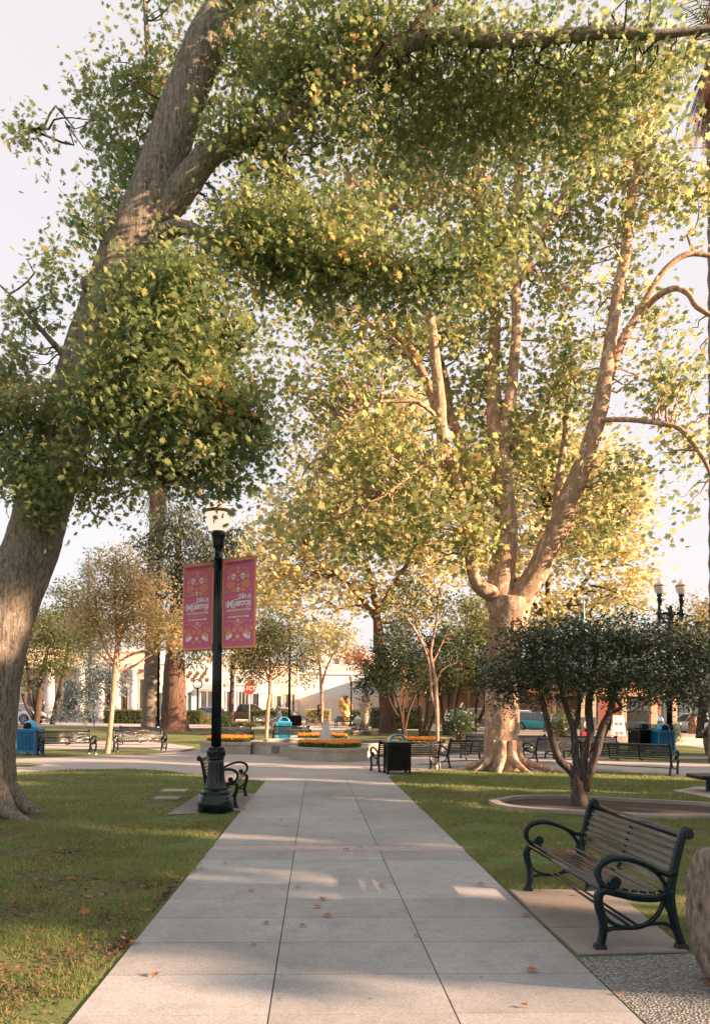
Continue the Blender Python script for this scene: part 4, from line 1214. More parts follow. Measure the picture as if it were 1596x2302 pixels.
# ================================================================== TREES
BARK_OAK = None
def barkmat(name, base, dark, patch=None, pscale=3.0, plo=.5, phi=.56, stretch=(7, 7, 1.2), bump=.8, patch2=None):
    m, nt, out = nodes_of(name); L = nt.links.new
    tc = N(nt, 'ShaderNodeTexCoord'); v = tc.outputs['Object']
    mp = N(nt, 'ShaderNodeMapping'); mp.inputs['Scale'].default_value = stretch; L(v, mp.inputs['Vector'])
    nz = N(nt, 'ShaderNodeTexNoise'); nz.inputs['Scale'].default_value = 2.2; nz.inputs['Detail'].default_value = 8; nz.inputs['Roughness'].default_value = .7; L(mp.outputs['Vector'], nz.inputs['Vector'])
    r1 = ramp(nt, [(.36, dark), (.62, base)]); L(nz.outputs['Fac'], r1.inputs['Fac'])
    col = r1.outputs['Color']
    for k, pc in enumerate([patch, patch2]):
        if not pc: continue
        pn = N(nt, 'ShaderNodeTexNoise'); pn.inputs['Scale'].default_value = pscale * (1 + .6 * k); pn.inputs['Detail'].default_value = 7; pn.inputs['Roughness'].default_value = .68
        o = N(nt, 'ShaderNodeMapping'); o.inputs['Location'].default_value = (5.3 * k, 2.1, 0); o.inputs['Scale'].default_value = (1, 1, .6); L(v, o.inputs['Vector']); L(o.outputs['Vector'], pn.inputs['Vector'])
        rp = ramp(nt, [(plo, (0, 0, 0)), (phi, (1, 1, 1))]); L(pn.outputs['Fac'], rp.inputs['Fac'])
        mx = N(nt, 'ShaderNodeMixRGB'); L(rp.outputs['Color'], mx.inputs['Fac']); L(col, mx.inputs['Color1']); mx.inputs['Color2'].default_value = (*pc, 1)
        col = mx.outputs['Color']
    b = N(nt, 'ShaderNodeBsdfPrincipled'); b.inputs['Roughness'].default_value = .9; b.inputs['Specular IOR Level'].default_value = .2
    L(col, b.inputs['Base Color'])
    bp = N(nt, 'ShaderNodeBump'); bp.inputs['Strength'].default_value = bump; bp.inputs['Distance'].default_value = .03
    L(nz.outputs['Fac'], bp.inputs['Height']); L(bp.outputs['Normal'], b.inputs['Normal']); L(b.outputs['BSDF'], out.inputs['Surface'])
    return m
BARK_OAK = barkmat('oak_bark', (.27, .235, .195), (.075, .062, .052), (.31, .30, .235), 26, .50, .66, (11, 11, 1.3), 1.3)
BARK_PLANE = barkmat('plane_bark', (.46, .30, .20), (.22, .14, .09), (.60, .46, .33), 5.5, .52, .55, (5, 5, 1.6), .7, (.32, .225, .16))
BARK_CRAPE = barkmat('crape_bark', (.46, .30, .21), (.30, .18, .12), (.55, .42, .32), 6, .52, .6, (10, 10, .8), .3)
BARK_DARK = barkmat('dark_bark', (.11, .075, .055), (.035, .025, .02), None, stretch=(9, 9, 1.2))
BARK_HOLLY = barkmat('holly_bark', (.12, .095, .08), (.045, .037, .032), (.28, .27, .24), 14, .60, .66, (8, 8, 2), .6)
BARK_RED = barkmat('redwood_bark', (.20, .12, .085), (.045, .033, .028), None, stretch=(9, 9, .45), bump=1.0)
BARK_PALM = barkmat('palm_bark', (.30, .25, .21), (.09, .075, .06), None, stretch=(1.2, 1.2, 9), bump=1.0)

LEAF_OAK = leafmat('oak_leaf', [(0, (.095, .145, .055)), (.40, (.145, .20, .074)), (.68, (.21, .245, .088)), (.85, (.29, .28, .10)), (.93, (.54, .30, .10)), (1, (.58, .20, .07))], .38, .52, .6, 1.9)
LEAF_PLANE = leafmat('plane_leaf', [(0, (.115, .165, .070)), (.40, (.19, .235, .092)), (.72, (.31, .315, .12)), (.90, (.52, .39, .16)), (1, (.60, .27, .12))], .5, .55, .4, 1.75)
LEAF_GOLD = leafmat('golden_leaf', [(0, (.25, .27, .13)), (.3, (.37, .36, .17)), (.65, (.52, .46, .22)), (.88, (.62, .47, .24)), (1, (.66, .36, .19))], .6, .55, .2, 1.6)
LEAF_CRAPE = leafmat('crape_leaf', [(0, (.12, .15, .06)), (.4, (.26, .25, .10)), (.62, (.46, .36, .18)), (.82, (.60, .40, .29)), (1, (.68, .38, .36))], .55, .5, .2, 1.7)
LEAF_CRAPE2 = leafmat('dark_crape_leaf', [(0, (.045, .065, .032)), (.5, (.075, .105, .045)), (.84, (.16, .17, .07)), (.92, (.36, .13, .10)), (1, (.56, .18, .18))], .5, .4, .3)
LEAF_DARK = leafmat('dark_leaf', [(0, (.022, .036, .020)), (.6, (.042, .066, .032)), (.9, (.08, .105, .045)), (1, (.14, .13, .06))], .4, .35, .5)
LEAF_MID = leafmat('mid_green_leaf', [(0, (.06, .085, .035)), (.6, (.11, .14, .052)), (.92, (.19, .19, .07)), (1, (.27, .19, .08))], .45, .45, .35, 1.8)
LEAF_HOLLY = leafmat('holly_leaf', [(0, (.040, .066, .036)), (.55, (.078, .108, .056)), (.86, (.13, .155, .075)), (.96, (.19, .19, .07)), (1, (.36, .23, .09))], .24, .25, .8)
LEAF_SPRUCE = leafmat('blue_needle', [(0, (.075, .115, .12)), (.6, (.14, .20, .21)), (1, (.26, .34, .36))], .6, .2, .2)
LEAF_CONIFER = leafmat('conifer_needle', [(0, (.06, .08, .055)), (.6, (.11, .135, .09)), (1, (.20, .20, .13))], .7, .25, .2)
LEAF_PALE = leafmat('pale_yellow_leaf', [(0, (.12, .14, .04)), (.5, (.26, .23, .075)), (1, (.46, .32, .13))], .6, .45, .2)

def cl(*rows): return [cluster_world(c) for c in rows]

# ---------- the leaning oak
def oak():
    base = W(-48, 1834, 12.45); base.z = 0
    r = thing('oak_tree', 'huge leaning oak with lichen grey trunk and lobed leaves, nearest tree at the left', 'tree', base)
    D = 12.4
    tr = [(-66, 1846, D, 98), (-52, 1800, D, 84), (-44, 1740, D, 75), (-36, 1650, D, 68), (-16, 1500, D, 64), (14, 1380, D + .02, 62), (70, 1235, D, 60), (112, 1090, D, 58), (160, 930, D, 57), (205, 790, D, 57), (257, 640, D, 56), (300, 540, D, 57), (332, 470, D, 54), (372, 350, D, 48), (412, 230, D, 46), (458, 110, D, 44), (512, 0, D, 40), (560, -120, D, 34), (600, -280, D, 22)]
    P, R = limb_world(tr, 5)
    mb = MB(); mb.tube(P, R, 26, noise=.035)
    # root flare
    for k, (dx, dy, le) in enumerate(((.55, -.3, .75), (.75, .25, .6), (-.2, -.7, .6), (.25, .7, .5))):
        b0 = Vector((P[0].x + .15, P[0].y, .32))
        d_ = Vector((dx, dy, 0)).normalized()
        mb.tube(smooth_path([tuple(b0 + d_ * .30 + Vector((0, 0, .12))), tuple(b0 + d_ * .52 + Vector((0, 0, -.12))), tuple(b0 + d_ * (.52 + le * .35) + Vector((0, 0, -.27))), tuple(b0 + d_ * (.5 + le) + Vector((0, 0, -.38)))], 4), [.24 - .017 * q for q in range(13)], 10, noise=.05)
    mb.ball(tuple(W(200, 640, D - .28)), .13, 0, 10); mb.ball(tuple(W(345, 545, D - .25)), .12, 0, 10)
    mb.build('trunk', BARK_OAK, r)
    limbs = [(P, R)]
    specs = [
        ([(352, 500, D, 30), (395, 445, D - .1, 33), (432, 395, D - .2, 31), (470, 350, D - .3, 27), (545, 310, D - .4, 22), (640, 272, D - .5, 19), (735, 205, D - .6, 20), (830, 148, D - .7, 22), (905, 100, D - .8, 21), (1000, 82, D - .9, 17), (1120, 92, D - 1, 15), (1240, 84, D - 1.1, 14), (1360, 72, D - 1.2, 13), (1480, 78, D - 1.3, 10), (1620, 60, D - 1.4, 6)], 14),
        ([(340, 545, D, 22), (378, 520, D - .2, 20), (420, 512, D - .4, 16), (500, 545, D - .5, 13), (600, 575, D - .5, 12), (700, 572, D - .5, 11), (790, 592, D - .5, 11), (880, 600, D - .5, 9), (1000, 610, D - .5, 6), (1080, 600, D - .5, 3)], 10),
        ([(560, 305, D - .3, 9), (600, 350, D - .3, 12), (650, 405, D - .3, 9), (655, 460, D - .3, 6), (640, 480, D - .3, 3)], 8),
        ([(720, 215, D - .6, 14), (650, 300, D - .4, 8), (635, 380, D - .2, 7), (626, 470, D, 6)], 8),
        ([(160, 950, D, 26), (215, 940, D - .5, 18), (290, 950, D - .9, 14), (380, 915, D - 1.1, 11), (480, 900, D - 1.2, 8), (570, 930, D - 1.2, 4)], 10),
        ([(230, 720, D, 22), (300, 700, D - .6, 14), (390, 690, D - 1.0, 10), (470, 720, D - 1.2, 6), (540, 780, D - 1.2, 3)], 8),
        ([(120, 1080, D, 20), (60, 1040, D - .4, 10), (10, 990, D - .6, 6), (-40, 960, D - .6, 3)], 7),
        ([(110, 1130, D, 22), (190, 1080, D - .5, 14), (270, 1060, D - .9, 9), (350, 1075, D - 1.1, 4)], 8),
        ([(325, -40, D + 1, 5), (330, 70, D + 1, 5), (332, 140, D + 1, 4), (330, 180, D + 1, 2)], 6),
        ([(185, 840, D, 12), (110, 760, D - .3, 6), (50, 690, D - .4, 4), (0, 640, D - .4, 2)], 6),
        ([(905, 110, D - .8, 17), (960, 30, D - 1.0, 13), (1040, -60, D - 1.2, 10), (1120, -160, D - 1.4, 6)], 8),
        ([(500, 20, D, 20), (620, -40, D - .8, 14), (760, -110, D - 1.4, 10), (900, -160, D - 2, 6)], 8),
        ([(110, 345, D - .3, 1.6), (70, 290, D - .3, 1.6), (40, 300, D - .3, 1.2), (20, 330, D - .3, 1)], 4),
    ]
    for sp, n in specs:
        P2, R2 = limb_world(sp, 4)
        mb = MB(); mb.tube(P2, R2, n, noise=.05); mb.build('limb', BARK_OAK, r); limbs.append((P2, R2))
    lower = cl((420, 660, D - 1.0, 105, 80, 1.0, 1.5), (330, 720, D - 1.0, 130, 110, 1.0, 1.2), (460, 800, D - 1.1, 125, 130, 1.2, 1.4), (420, 930, D - 1.1, 165, 130, 1.3, 1.4), (530, 960, D - 1.1, 85, 110, 1.0, 1.3),
               (280, 930, D - .9, 150, 120, 1.0, 1.2), (190, 1060, D - .9, 130, 80, .9, 1.1), (400, 1050, D - 1.1, 150, 60, 1.0, 1.1), (360, 590, D - .7, 70, 55, .7, 1.0), (300, 820, D - 1.0, 120, 110, 1.0, 1.3), (90, 1130, D - .6, 60, 55, .5, .8),
               (500, 1085, D - 1.1, 70, 36, .7, .9), (600, 880, D - 1.1, 40, 70, .6, .5), (575, 740, D - 1.1, 50, 60, .6, .5), (600, 1040, D - 1.1, 30, 40, .5, .6), (250, 640, D - .8, 60, 50, .6, .5), (170, 880, D - .8, 70, 60, .7, .6), (230, 1120, D - .9, 60, 30, .5, .6))
    band = cl((520, 540, D - .6, 90, 50, .9, 1.3), (620, 520, D - .6, 100, 55, .9, 1.2), (720, 590, D - .6, 110, 65, 1.0, 1.5), (840, 600, D - .6, 110, 50, 1.0, 1.4), (950, 620, D - .6, 100, 42, 1.0, 1.3), (1060, 610, D - .6, 80, 45, .9, .9), (600, 600, D - .6, 110, 50, .9, 1.1), (1120, 560, D - .5, 60, 70, .8, .6), (720, 500, D - .6, 80, 40, .9, .9), (560, 480, D - .5, 60, 40, .7, .8), (1180, 500, D - .6, 60, 50, .8, .5), (640, 440, D - .4, 110, 50, 1.0, .45), (820, 480, D - .5, 110, 50, 1.0, .4), (480, 620, D - .7, 70, 50, .8, .6), (700, 660, D - .6, 110, 30, .8, .5), (900, 660, D - .6, 110, 26, .8, .5), (1000, 560, D - .6, 120, 50, .9, .5))
    left = cl((60, 720, D - .3, 65, 40, .6, .5), (30, 830, D - .3, 55, 60, .7, .7), (60, 930, D - .4, 75, 60, .8, .9), (40, 1040, D - .5, 70, 70, .8, 1.0), (110, 650, D - .3, 50, 30, .5, .4), (130, 590, D - .3, 45, 35, .5, .45), (200, 490, D - .3, 45, 55, .6, .6), (55, 295, D - .3, 45, 28, .3, .5), (85, 350, D - .3, 16, 24, .3, .5), (20, 900, D - .3, 50, 40, .5, .7))
    top = cl((230, 90, D - .2, 120, 90, 1.2, .85), (330, 40, D - .2, 130, 80, 1.2, .9), (210, 190, D - .2, 75, 60, .9, .8), (270, 260, D - .2, 115, 70, 1.0, 1.0), (190, 330, D - .3, 70, 55, .8, 1.0), (260, 380, D - .3, 90, 70, .9, 1.0), (330, 180, D - .1, 80, 80, 1.0, .7), (380, 90, D, 80, 90, 1.0, .7), (220, 430, D - .3, 50, 40, .6, .8), (150, 80, D - .2, 50, 40, .8, .5),
             (560, 130, D, 100, 130, 1.2, 1.0), (640, 200, D - .3, 110, 100, 1.2, 1.2), (520, 290, D - .5, 75, 70, .8, 1.3), (600, 330, D - .4, 110, 75, .9, 1.0), (700, 120, D - .5, 130, 110, 1.4, 1.2), (800, 60, D - .8, 150, 100, 1.8, 1.5), (760, 270, D - .6, 120, 70, 1.1, 1.0), (930, 40, D - 1.0, 170, 90, 2.0, 1.7), (900, 190, D - .8, 140, 60, 1.2, 1.0), (1080, 60, D - 1.1, 170, 80, 2.0, 1.7), (1060, 150, D - 1.0, 140, 60, 1.4, 1.3),
             (1230, 60, D - 1.2, 170, 75, 2.0, 1.7), (1220, 150, D - 1.1, 120, 60, 1.4, 1.2), (1380, 70, D - 1.3, 150, 90, 2.0, 1.7), (1370, 180, D - 1.2, 90, 60, 1.2, 1.1), (1490, 80, D - 1.3, 100, 90, 1.8, 1.3), (1585, 50, D - 1.3, 60, 60, 1.5, 1.0), (660, 30, D - .3, 120, 70, 1.3, 1.1), (480, 380, D - .5, 50, 40, .6, 1.2), (560, 420, D - .4, 60, 40, .7, .7), (1000, 230, D - .8, 120, 50, 1.2, .6),
             (800, -90, D - 1.2, 260, 70, 2.5, .6), (1200, -90, D - 1.4, 300, 70, 2.5, .6), (400, -90, D, 260, 70, 2.0, .5), (1550, -60, D - 1.4, 180, 80, 2.0, .6))  # clumps above the frame, added to shade the crown below
    def back(q, dy, k):
        return (q[0] + np.array([0, dy, 0]), q[1] * np.array([1, k, 1]), q[2])
    top = [back(q, 1.25, .8) if i < 10 else (back(q, 1.0, .9) if i >= 17 else q) for i, q in enumerate(top)]
    tall = []
    for nm, c_, n, sd_ in (('crown', lower, 21000, 1), ('crown', band, 12000, 2), ('crown', left, 5000, 3), ('crown', top, 31000, 4)):
        rng = np.random.default_rng(sd_)
        per = 11; tw = twig_centers(c_, n // per, rng, 2.0, True)
        sp_ = np.repeat(np.exp(rng.normal(size=len(tw)) * .45), per)[:, None]
        ax_ = rng.normal(size=(len(tw), 3)); ax_ /= np.linalg.norm(ax_, axis=1)[:, None]; ax_[:, 2] -= .35
        Pq = np.repeat(tw, per, 0) + rng.normal(size=(len(tw) * per, 3)) * np.array([.12, .12, .09]) * sp_ + np.repeat(ax_, per, 0) * (rng.random(len(tw) * per)[:, None] - .3) * .42
        tall.append(leaves_at(Pq, .088, OAK, rng, .45, .45, .34, .40))
        mb = MB(); twigs(mb, tw, limbs, len(tw) // (5 if sd_ != 4 else 9), rng, .020, n=4, maxlen=2.6 if sd_ != 4 else 1.7)
        mb.build('twigs', BARK_DARK, r)['kind'] = 'stuff'
    poly_mesh('crown', np.concatenate(tall), OAK.shape[0], LEAF_OAK, r)
oak()

# ---------- the big plane tree
def plane_tree():
    D = 23.2
    base = G(1133, 1731)
    r = thing('plane_tree', 'large plane tree with mottled bark and three great upright limbs, right of the path', 'tree', base)
    tr = [(1133, 1735, D, 62), (1130, 1712, D, 47), (1128, 1690, D, 42), (1126, 1650, D, 37), (1126, 1600, D, 36), (1128, 1540, D, 37), (1133, 1470, D, 38), (1140, 1410, D, 42), (1145, 1370, D, 46), (1148, 1345, D, 44)]
    P, R = limb_world(tr, 5); mb = MB(); mb.tube(P, R, 24, noise=.03)
    for k in range(9):
        a_ = k * .698 + .2; d_ = Vector((math.cos(a_), math.sin(a_), 0)); le = .55 + .35 * ((k * 7) % 5) / 5
        if d_.x > .6: le += .7
        b0 = Vector((base.x, base.y, 0))
        mb.tube(smooth_path([tuple(b0 + d_ * .36 + Vector((0, 0, .85))), tuple(b0 + d_ * .50 + Vector((0, 0, .34))), tuple(b0 + d_ * (.6 + le * .45) + Vector((0, 0, .09))), tuple(b0 + d_ * (.6 + le) + Vector((0, 0, -.05)))], 4), [.15 - .0085 * q for q in range(13)], 9, noise=.08)
    mb.build('trunk', BARK_PLANE, r)
    limbs = []
    S = [
        ([(1135, 1365, D, 26), (1118, 1338, D - .1, 23), (1090, 1328, D - .3, 18), (1072, 1312, D - .4, 16), (1064, 1285, D - .5, 15), (1056, 1240, D - .6, 15), (1040, 1150, D - .7, 15), (1015, 1065, D - .8, 15), (1000, 1010, D - .9, 13), (992, 965, D - 1, 13), (988, 900, D - 1, 14), (980, 827, D - 1, 12), (968, 722, D - 1, 10), (945, 690, D - 1, 8), (900, 660, D - 1.1, 5)], 12),
        ([(995, 985, D - 1, 10), (975, 900, D - .7, 11), (945, 830, D - .5, 10), (925, 790, D - .4, 10), (905, 765, D - .3, 8), (880, 735, D - .3, 6), (850, 700, D - .2, 4)], 9),
        ([(1055, 1250, D - .2, 14), (1050, 1100, D + .6, 13), (1030, 985, D + .9, 13), (1010, 930, D + 1.1, 11), (1000, 850, D + 1.2, 9), (975, 770, D + 1.3, 7)], 9),
        ([(1128, 1380, D, 26), (1122, 1345, D, 32), (1126, 1290, D, 30), (1134, 1240, D, 27), (1138, 1180, D, 25), (1130, 1090, D, 23), (1124, 1020, D, 22), (1117, 980, D, 23), (1112, 935, D, 19), (1110, 880, D, 16), (1107, 827, D, 14), (1112, 702, D, 12), (1084, 610, D, 13), (1079, 530, D, 14), (1082, 450, D, 13), (1070, 330, D, 9), (1040, 240, D, 5)], 14),
        ([(1122, 1000, D, 20), (1134, 960, D - .2, 17), (1146, 900, D - .3, 14), (1153, 830, D - .3, 12), (1160, 740, D - .4, 11), (1158, 640, D - .4, 10), (1153, 530, D - .4, 10), (1162, 430, D - .4, 9), (1165, 350, D - .4, 10), (1150, 290, D - .4, 7), (1145, 220, D - .4, 5), (1130, 160, D - .4, 3)], 11),
        ([(1165, 350, D - .4, 7), (1184, 280, D - .4, 6), (1202, 215, D - .4, 5), (1195, 165, D - .4, 3)], 7),
        ([(1150, 1390, D, 28), (1168, 1345, D - .1, 30), (1200, 1300, D - .2, 27), (1228, 1240, D - .3, 25), (1256, 1185, D - .4, 25), (1275, 1130, D - .5, 25), (1296, 1080, D - .6, 24), (1318, 1030, D - .7, 22), (1336, 965, D - .8, 19), (1350, 910, D - .9, 18), (1362, 830, D - 1, 16), (1376, 740, D - 1, 14), (1390, 650, D - 1, 13), (1405, 570, D - 1, 12), (1414, 480, D - 1, 12), (1424, 410, D - 1, 10), (1440, 330, D - 1, 7), (1470, 260, D - 1, 4)], 14),
        ([(1360, 880, D - .9, 10), (1378, 820, D - .9, 11), (1396, 770, D - .9, 11), (1430, 712, D - .9, 9), (1462, 655, D - .9, 8), (1490, 612, D - .9, 7), (1525, 580, D - .9, 6.5), (1560, 570, D - .9, 6), (1620, 580, D - .9, 5)], 9),
        ([(1440, 705, D - .9, 8), (1475, 668, D - 1.4, 7), (1515, 648, D - 1.6, 7), (1545, 660, D - 1.7, 6), (1566, 690, D - 1.8, 6), (1610, 716, D - 1.8, 5)], 8),
        ([(1345, 945, D - .9, 6), (1400, 943, D - 1.3, 6), (1450, 947, D - 1.6, 6), (1500, 955, D - 1.8, 6), (1530, 966, D - 1.9, 6), (1560, 1000, D - 2, 6), (1585, 1040, D - 2, 5), (1600, 1080, D - 2, 3)], 8),
        ([(1248, 1200, D - .1, 10), (1250, 1130, D + .3, 9), (1258, 1060, D + .5, 9), (1268, 990, D + .6, 7), (1275, 900, D + .7, 5)], 8),
        ([(985, 940, D - 1, 5), (940, 905, D - 1.4, 5), (880, 902, D - 1.6, 4), (830, 908, D - 1.7, 4), (780, 940, D - 1.8, 3), (730, 1030, D - 1.8, 2)], 7),
        ([(1095, 620, D, 5), (1030, 530, D - .5, 4), (985, 560, D - .7, 3.5)], 6),
        ([(1083, 470, D, 7), (1040, 420, D - .4, 5.5), (985, 435, D - .6, 5), (930, 465, D - .7, 4.5), (870, 455, D - .8, 3.5), (820, 440, D - .8, 2.5)], 7),
        ([(1010, 1050, D - .8, 7), (960, 1040, D - 1.4, 5), (920, 1070, D - 1.6, 4), (870, 1110, D - 1.7, 3)], 7),
        ([(940, 825, D - .5, 6), (890, 770, D - .9, 5), (850, 740, D - 1, 4.5), (800, 700, D - 1.1, 3.5), (740, 640, D - 1.2, 2.5)], 7),
        ([(1150, 1010, D, 8), (1175, 960, D + .8, 7), (1230, 900, D + 1.2, 5), (1290, 850, D + 1.4, 3)], 7),
        ([(1165, 640, D - .4, 6), (1240, 480, D - .8, 5.5), (1300, 390, D - 1, 5.5), (1345, 340, D - 1.1, 5), (1375, 260, D - 1.1, 4), (1400, 160, D - 1.1, 3)], 7),
        ([(750, 460, D - 1, 4), (790, 420, D - 1, 5), (835, 415, D - 1, 5.5), (855, 440, D - 1, 5.5), (845, 490, D - 1, 5), (820, 540, D - 1, 3.5)], 7),
    ]
    for sp, n in S:
        P2, R2 = limb_world(sp, 4); mb = MB(); mb.tube(P2, R2, n, noise=.045); mb.build('limb', BARK_PLANE, r); limbs.append((P2, R2))
    c_ = cl((1000, 300, D, 190, 90, 2.2, .8), (1180, 270, D, 190, 90, 2.2, .75), (1350, 320, D - .5, 150, 100, 2.0, .7), (870, 400, D, 190, 110, 2.2, .75), (1060, 470, D, 180, 110, 2.2, .65), (1250, 480, D, 160, 120, 2.2, .5), (1460, 400, D - 1, 130, 110, 1.8, .85), (1570, 430, D - 1, 60, 90, 1.3, .7),
           (760, 530, D, 140, 110, 2, .6), (900, 740, D, 180, 90, 2.2, .8), (740, 720, D - .5, 130, 90, 2, .6), (1060, 740, D + .5, 120, 90, 1.8, .8), (1250, 650, D + .5, 120, 140, 2.0, .45), (1270, 860, D + 1, 110, 130, 2.0, .8), (1470, 720, D - .5, 110, 100, 1.6, .35), (1500, 880, D - 1, 90, 110, 1.4, .5), (1560, 980, D - 1.5, 60, 90, 1.2, .5), (1400, 640, D - .5, 80, 140, 1.4, .3),
           (820, 860, D - 1, 150, 110, 2, .65), (700, 900, D - 1, 100, 120, 1.8, .5), (900, 1010, D - 1, 150, 100, 2, .7), (780, 1060, D - 1.2, 150, 110, 2, .6), (1080, 870, D + .8, 130, 110, 1.8, .7), (1180, 1000, D + .8, 140, 130, 2, .7), (950, 1150, D - 1, 150, 100, 1.8, .75), (1070, 1060, D - .5, 90, 90, 1.4, .65), (1060, 1190, D - 1, 75, 65, 1.2, 1.0), (1400, 1060, D - 1, 80, 95, 1.3, .7), (1540, 1140, D - 2, 50, 40, .8, .45), (840, 1200, D - 1, 130, 90, 1.5, .6), (700, 1150, D - 1, 110, 110, 1.5, .5),
           (1100, 640, D - .2, 90, 60, 1.2, .5), (620, 640, D - .8, 100, 70, 1.5, .45), (1330, 1180, D - .3, 90, 80, 1.2, .6), (1420, 540, D - .8, 90, 80, 1.4, .4), (1390, 210, D - .6, 170, 80, 2, .6), (1560, 820, D - 1, 50, 50, 1, .3))
    rng = np.random.default_rng(11); per = 10; n = 28500
    tw = twig_centers(c_, n // per, rng, 1.9, True)
    ax_ = rng.normal(size=(len(tw), 3)); ax_ /= np.linalg.norm(ax_, axis=1)[:, None]; ax_[:, 2] -= .45
    Pq = np.repeat(tw, per, 0) + rng.normal(size=(len(tw) * per, 3)) * np.array([.24, .24, .18]) + np.repeat(ax_, per, 0) * (rng.random(len(tw) * per)[:, None] - .3) * .75
    mb = MB(); twigs(mb, tw, limbs, 620, rng, .034, n=4, maxlen=4.5); mb.build('twigs', BARK_PLANE, r)['kind'] = 'stuff'
    poly_mesh('crown', leaves_at(Pq, .138, PLANE, rng, .35, .55, .36, .4), PLANE.shape[0], LEAF_PLANE, r)
plane_tree()

# ---------- general tree from pixel limbs and pixel clumps
def px_tree(name, label, cat, base, limbs, clusters, n, size, shape, lmat, bmat, seed, per=10, spread=.3, group=None, ntw=60, r0=.03, droop=.3, up=.45, maxlen=4, flatten=.7):
    r = thing(name, label, cat, base, 0, group)
    LW = []
    mb = MB()
    for sp in limbs:
        P2, R2 = limb_world([(a, b, c, d * .62) for a, b, c, d in sp], 4); mb.tube(P2, R2, 10, noise=.05); LW.append((P2, R2))
    rng = np.random.default_rng(seed)
    c_ = cl(*clusters); tw = twig_centers(c_, max(1, n // per), rng, 2.0, True)
    if ntw: twigs(mb, tw, LW, ntw, rng, r0, n=4, maxlen=maxlen)
    mb.build('trunk', bmat, r)
    Pq = np.repeat(tw, per, 0) + rng.normal(size=(len(tw) * per, 3)) * np.array([spread, spread, spread * flatten])
    poly_mesh('crown', leaves_at(Pq, size, shape, rng, up, droop, .3), shape.shape[0], lmat, r)
    return r

# ---------- holly: multi-stemmed small tree in the mulch bed
Dh = 14.35
px_tree('holly_tree', 'dark glossy broad holly tree on several lichened stems in the kerbed mulch bed', 'tree', G(1305, 1812),
    [[(1306, 1816, Dh, 34), (1300, 1790, Dh, 27), (1298, 1760, Dh, 26), (1296, 1740, Dh, 24)],
     [(1300, 1765, Dh, 20), (1285, 1735, Dh, 17), (1255, 1705, Dh - .1, 14), (1240, 1660, Dh - .15, 13), (1228, 1615, Dh - .2, 11), (1220, 1580, Dh - .2, 10), (1207, 1520, Dh - .2, 8), (1190, 1460, Dh - .2, 5)],
     [(1302, 1760, Dh, 17), (1293, 1700, Dh + .1, 13), (1288, 1640, Dh + .1, 12), (1275, 1600, Dh + .1, 10), (1262, 1550, Dh + .1, 9), (1252, 1490, Dh + .1, 5)],
     [(1290, 1640, Dh + .1, 9), (1300, 1600, Dh + .2, 8), (1302, 1540, Dh + .3, 7), (1305, 1480, Dh + .3, 4)],
     [(1308, 1765, Dh, 17), (1312, 1700, Dh, 14), (1326, 1650, Dh, 13), (1322, 1590, Dh, 14), (1330, 1530, Dh, 11), (1340, 1460, Dh, 6)],
     [(1315, 1775, Dh, 18), (1325, 1740, Dh - .1, 16), (1340, 1690, Dh - .15, 16), (1352, 1640, Dh - .2, 15), (1370, 1600, Dh - .2, 12), (1385, 1540, Dh - .2, 10), (1400, 1470, Dh - .2, 6)],
     [(1312, 1720, Dh, 12), (1345, 1670, Dh + .2, 11), (1365, 1630, Dh + .3, 9), (1372, 1570, Dh + .3, 9), (1360, 1500, Dh + .3, 5)],
     [(1375, 1600, Dh - .2, 9), (1395, 1590, Dh - .2, 7), (1385, 1565, Dh - .2, 6), (1405, 1500, Dh - .2, 6)]],
    [(1180, 1500, Dh - .3, 100, 75, .9, 1.1), (1140, 1540, Dh - .3, 55, 50, .6, 1.0), (1230, 1440, Dh - .2, 110, 55, .9, 1.1), (1330, 1440, Dh - .2, 120, 60, .9, 1.2), (1300, 1520, Dh - .3, 120, 55, .9, 1.2), (1430, 1450, Dh - .2, 110, 60, .9, 1.2), (1420, 1530, Dh - .3, 100, 50, .9, 1.1), (1520, 1450, Dh - .1, 90, 55, .9, 1.2), (1520, 1530, Dh - .1, 80, 45, .8, 1.0), (1590, 1480, Dh, 60, 60, .8, 1.0), (1220, 1560, Dh - .2, 70, 25, .6, .8), (1350, 1555, Dh - .3, 60, 26, .6, .8), (1105, 1510, Dh - .2, 30, 60, .5, .7), (1170, 1425, Dh - .2, 60, 40, .6, .8), (1560, 1570, Dh, 60, 30, .6, .9), (1290, 1400, Dh, 70, 28, .6, .7), (1390, 1395, Dh, 60, 26, .6, .6), (1195, 1590, Dh - .3, 34, 20, .4, .5), (1130, 1585, Dh - .3, 26, 20, .4, .5), (1440, 1575, Dh - .2, 50, 22, .5, .5), (1500, 1405, Dh, 60, 22, .5, .5)],
    25000, .066, ELL, LEAF_HOLLY, BARK_HOLLY, 21, per=12, spread=.115, ntw=160, r0=.010, droop=.25, up=.5, maxlen=1.6)
D2 = 27.5
px_tree('holly_tree', 'smaller dark evergreen tree with two leaning stems at the right edge', 'tree', onground(W(1575, 1655, 32).x, 32),
    [[(1572, 1660, 32, 15), (1575, 1620, 32, 13), (1590, 1570, 32, 11), (1600, 1500, 32, 8)], [(1585, 1655, 32, 11), (1610, 1610, 32, 11), (1630, 1560, 32, 9), (1600, 1500, 32, 7)], [(1570, 1620, 32, 8), (1575, 1560, 32, 7), (1550, 1500, 32, 5)]],
    [(1480, 1540, 32, 60, 40, 1.2), (1560, 1520, 32, 90, 60, 1.6), (1620, 1560, 32, 60, 60, 1.4), (1590, 1610, 32, 30, 30, .8, .6)], 5200, .12, ELL, LEAF_HOLLY, BARK_HOLLY, 22, per=10, spread=.2, ntw=30, r0=.02)

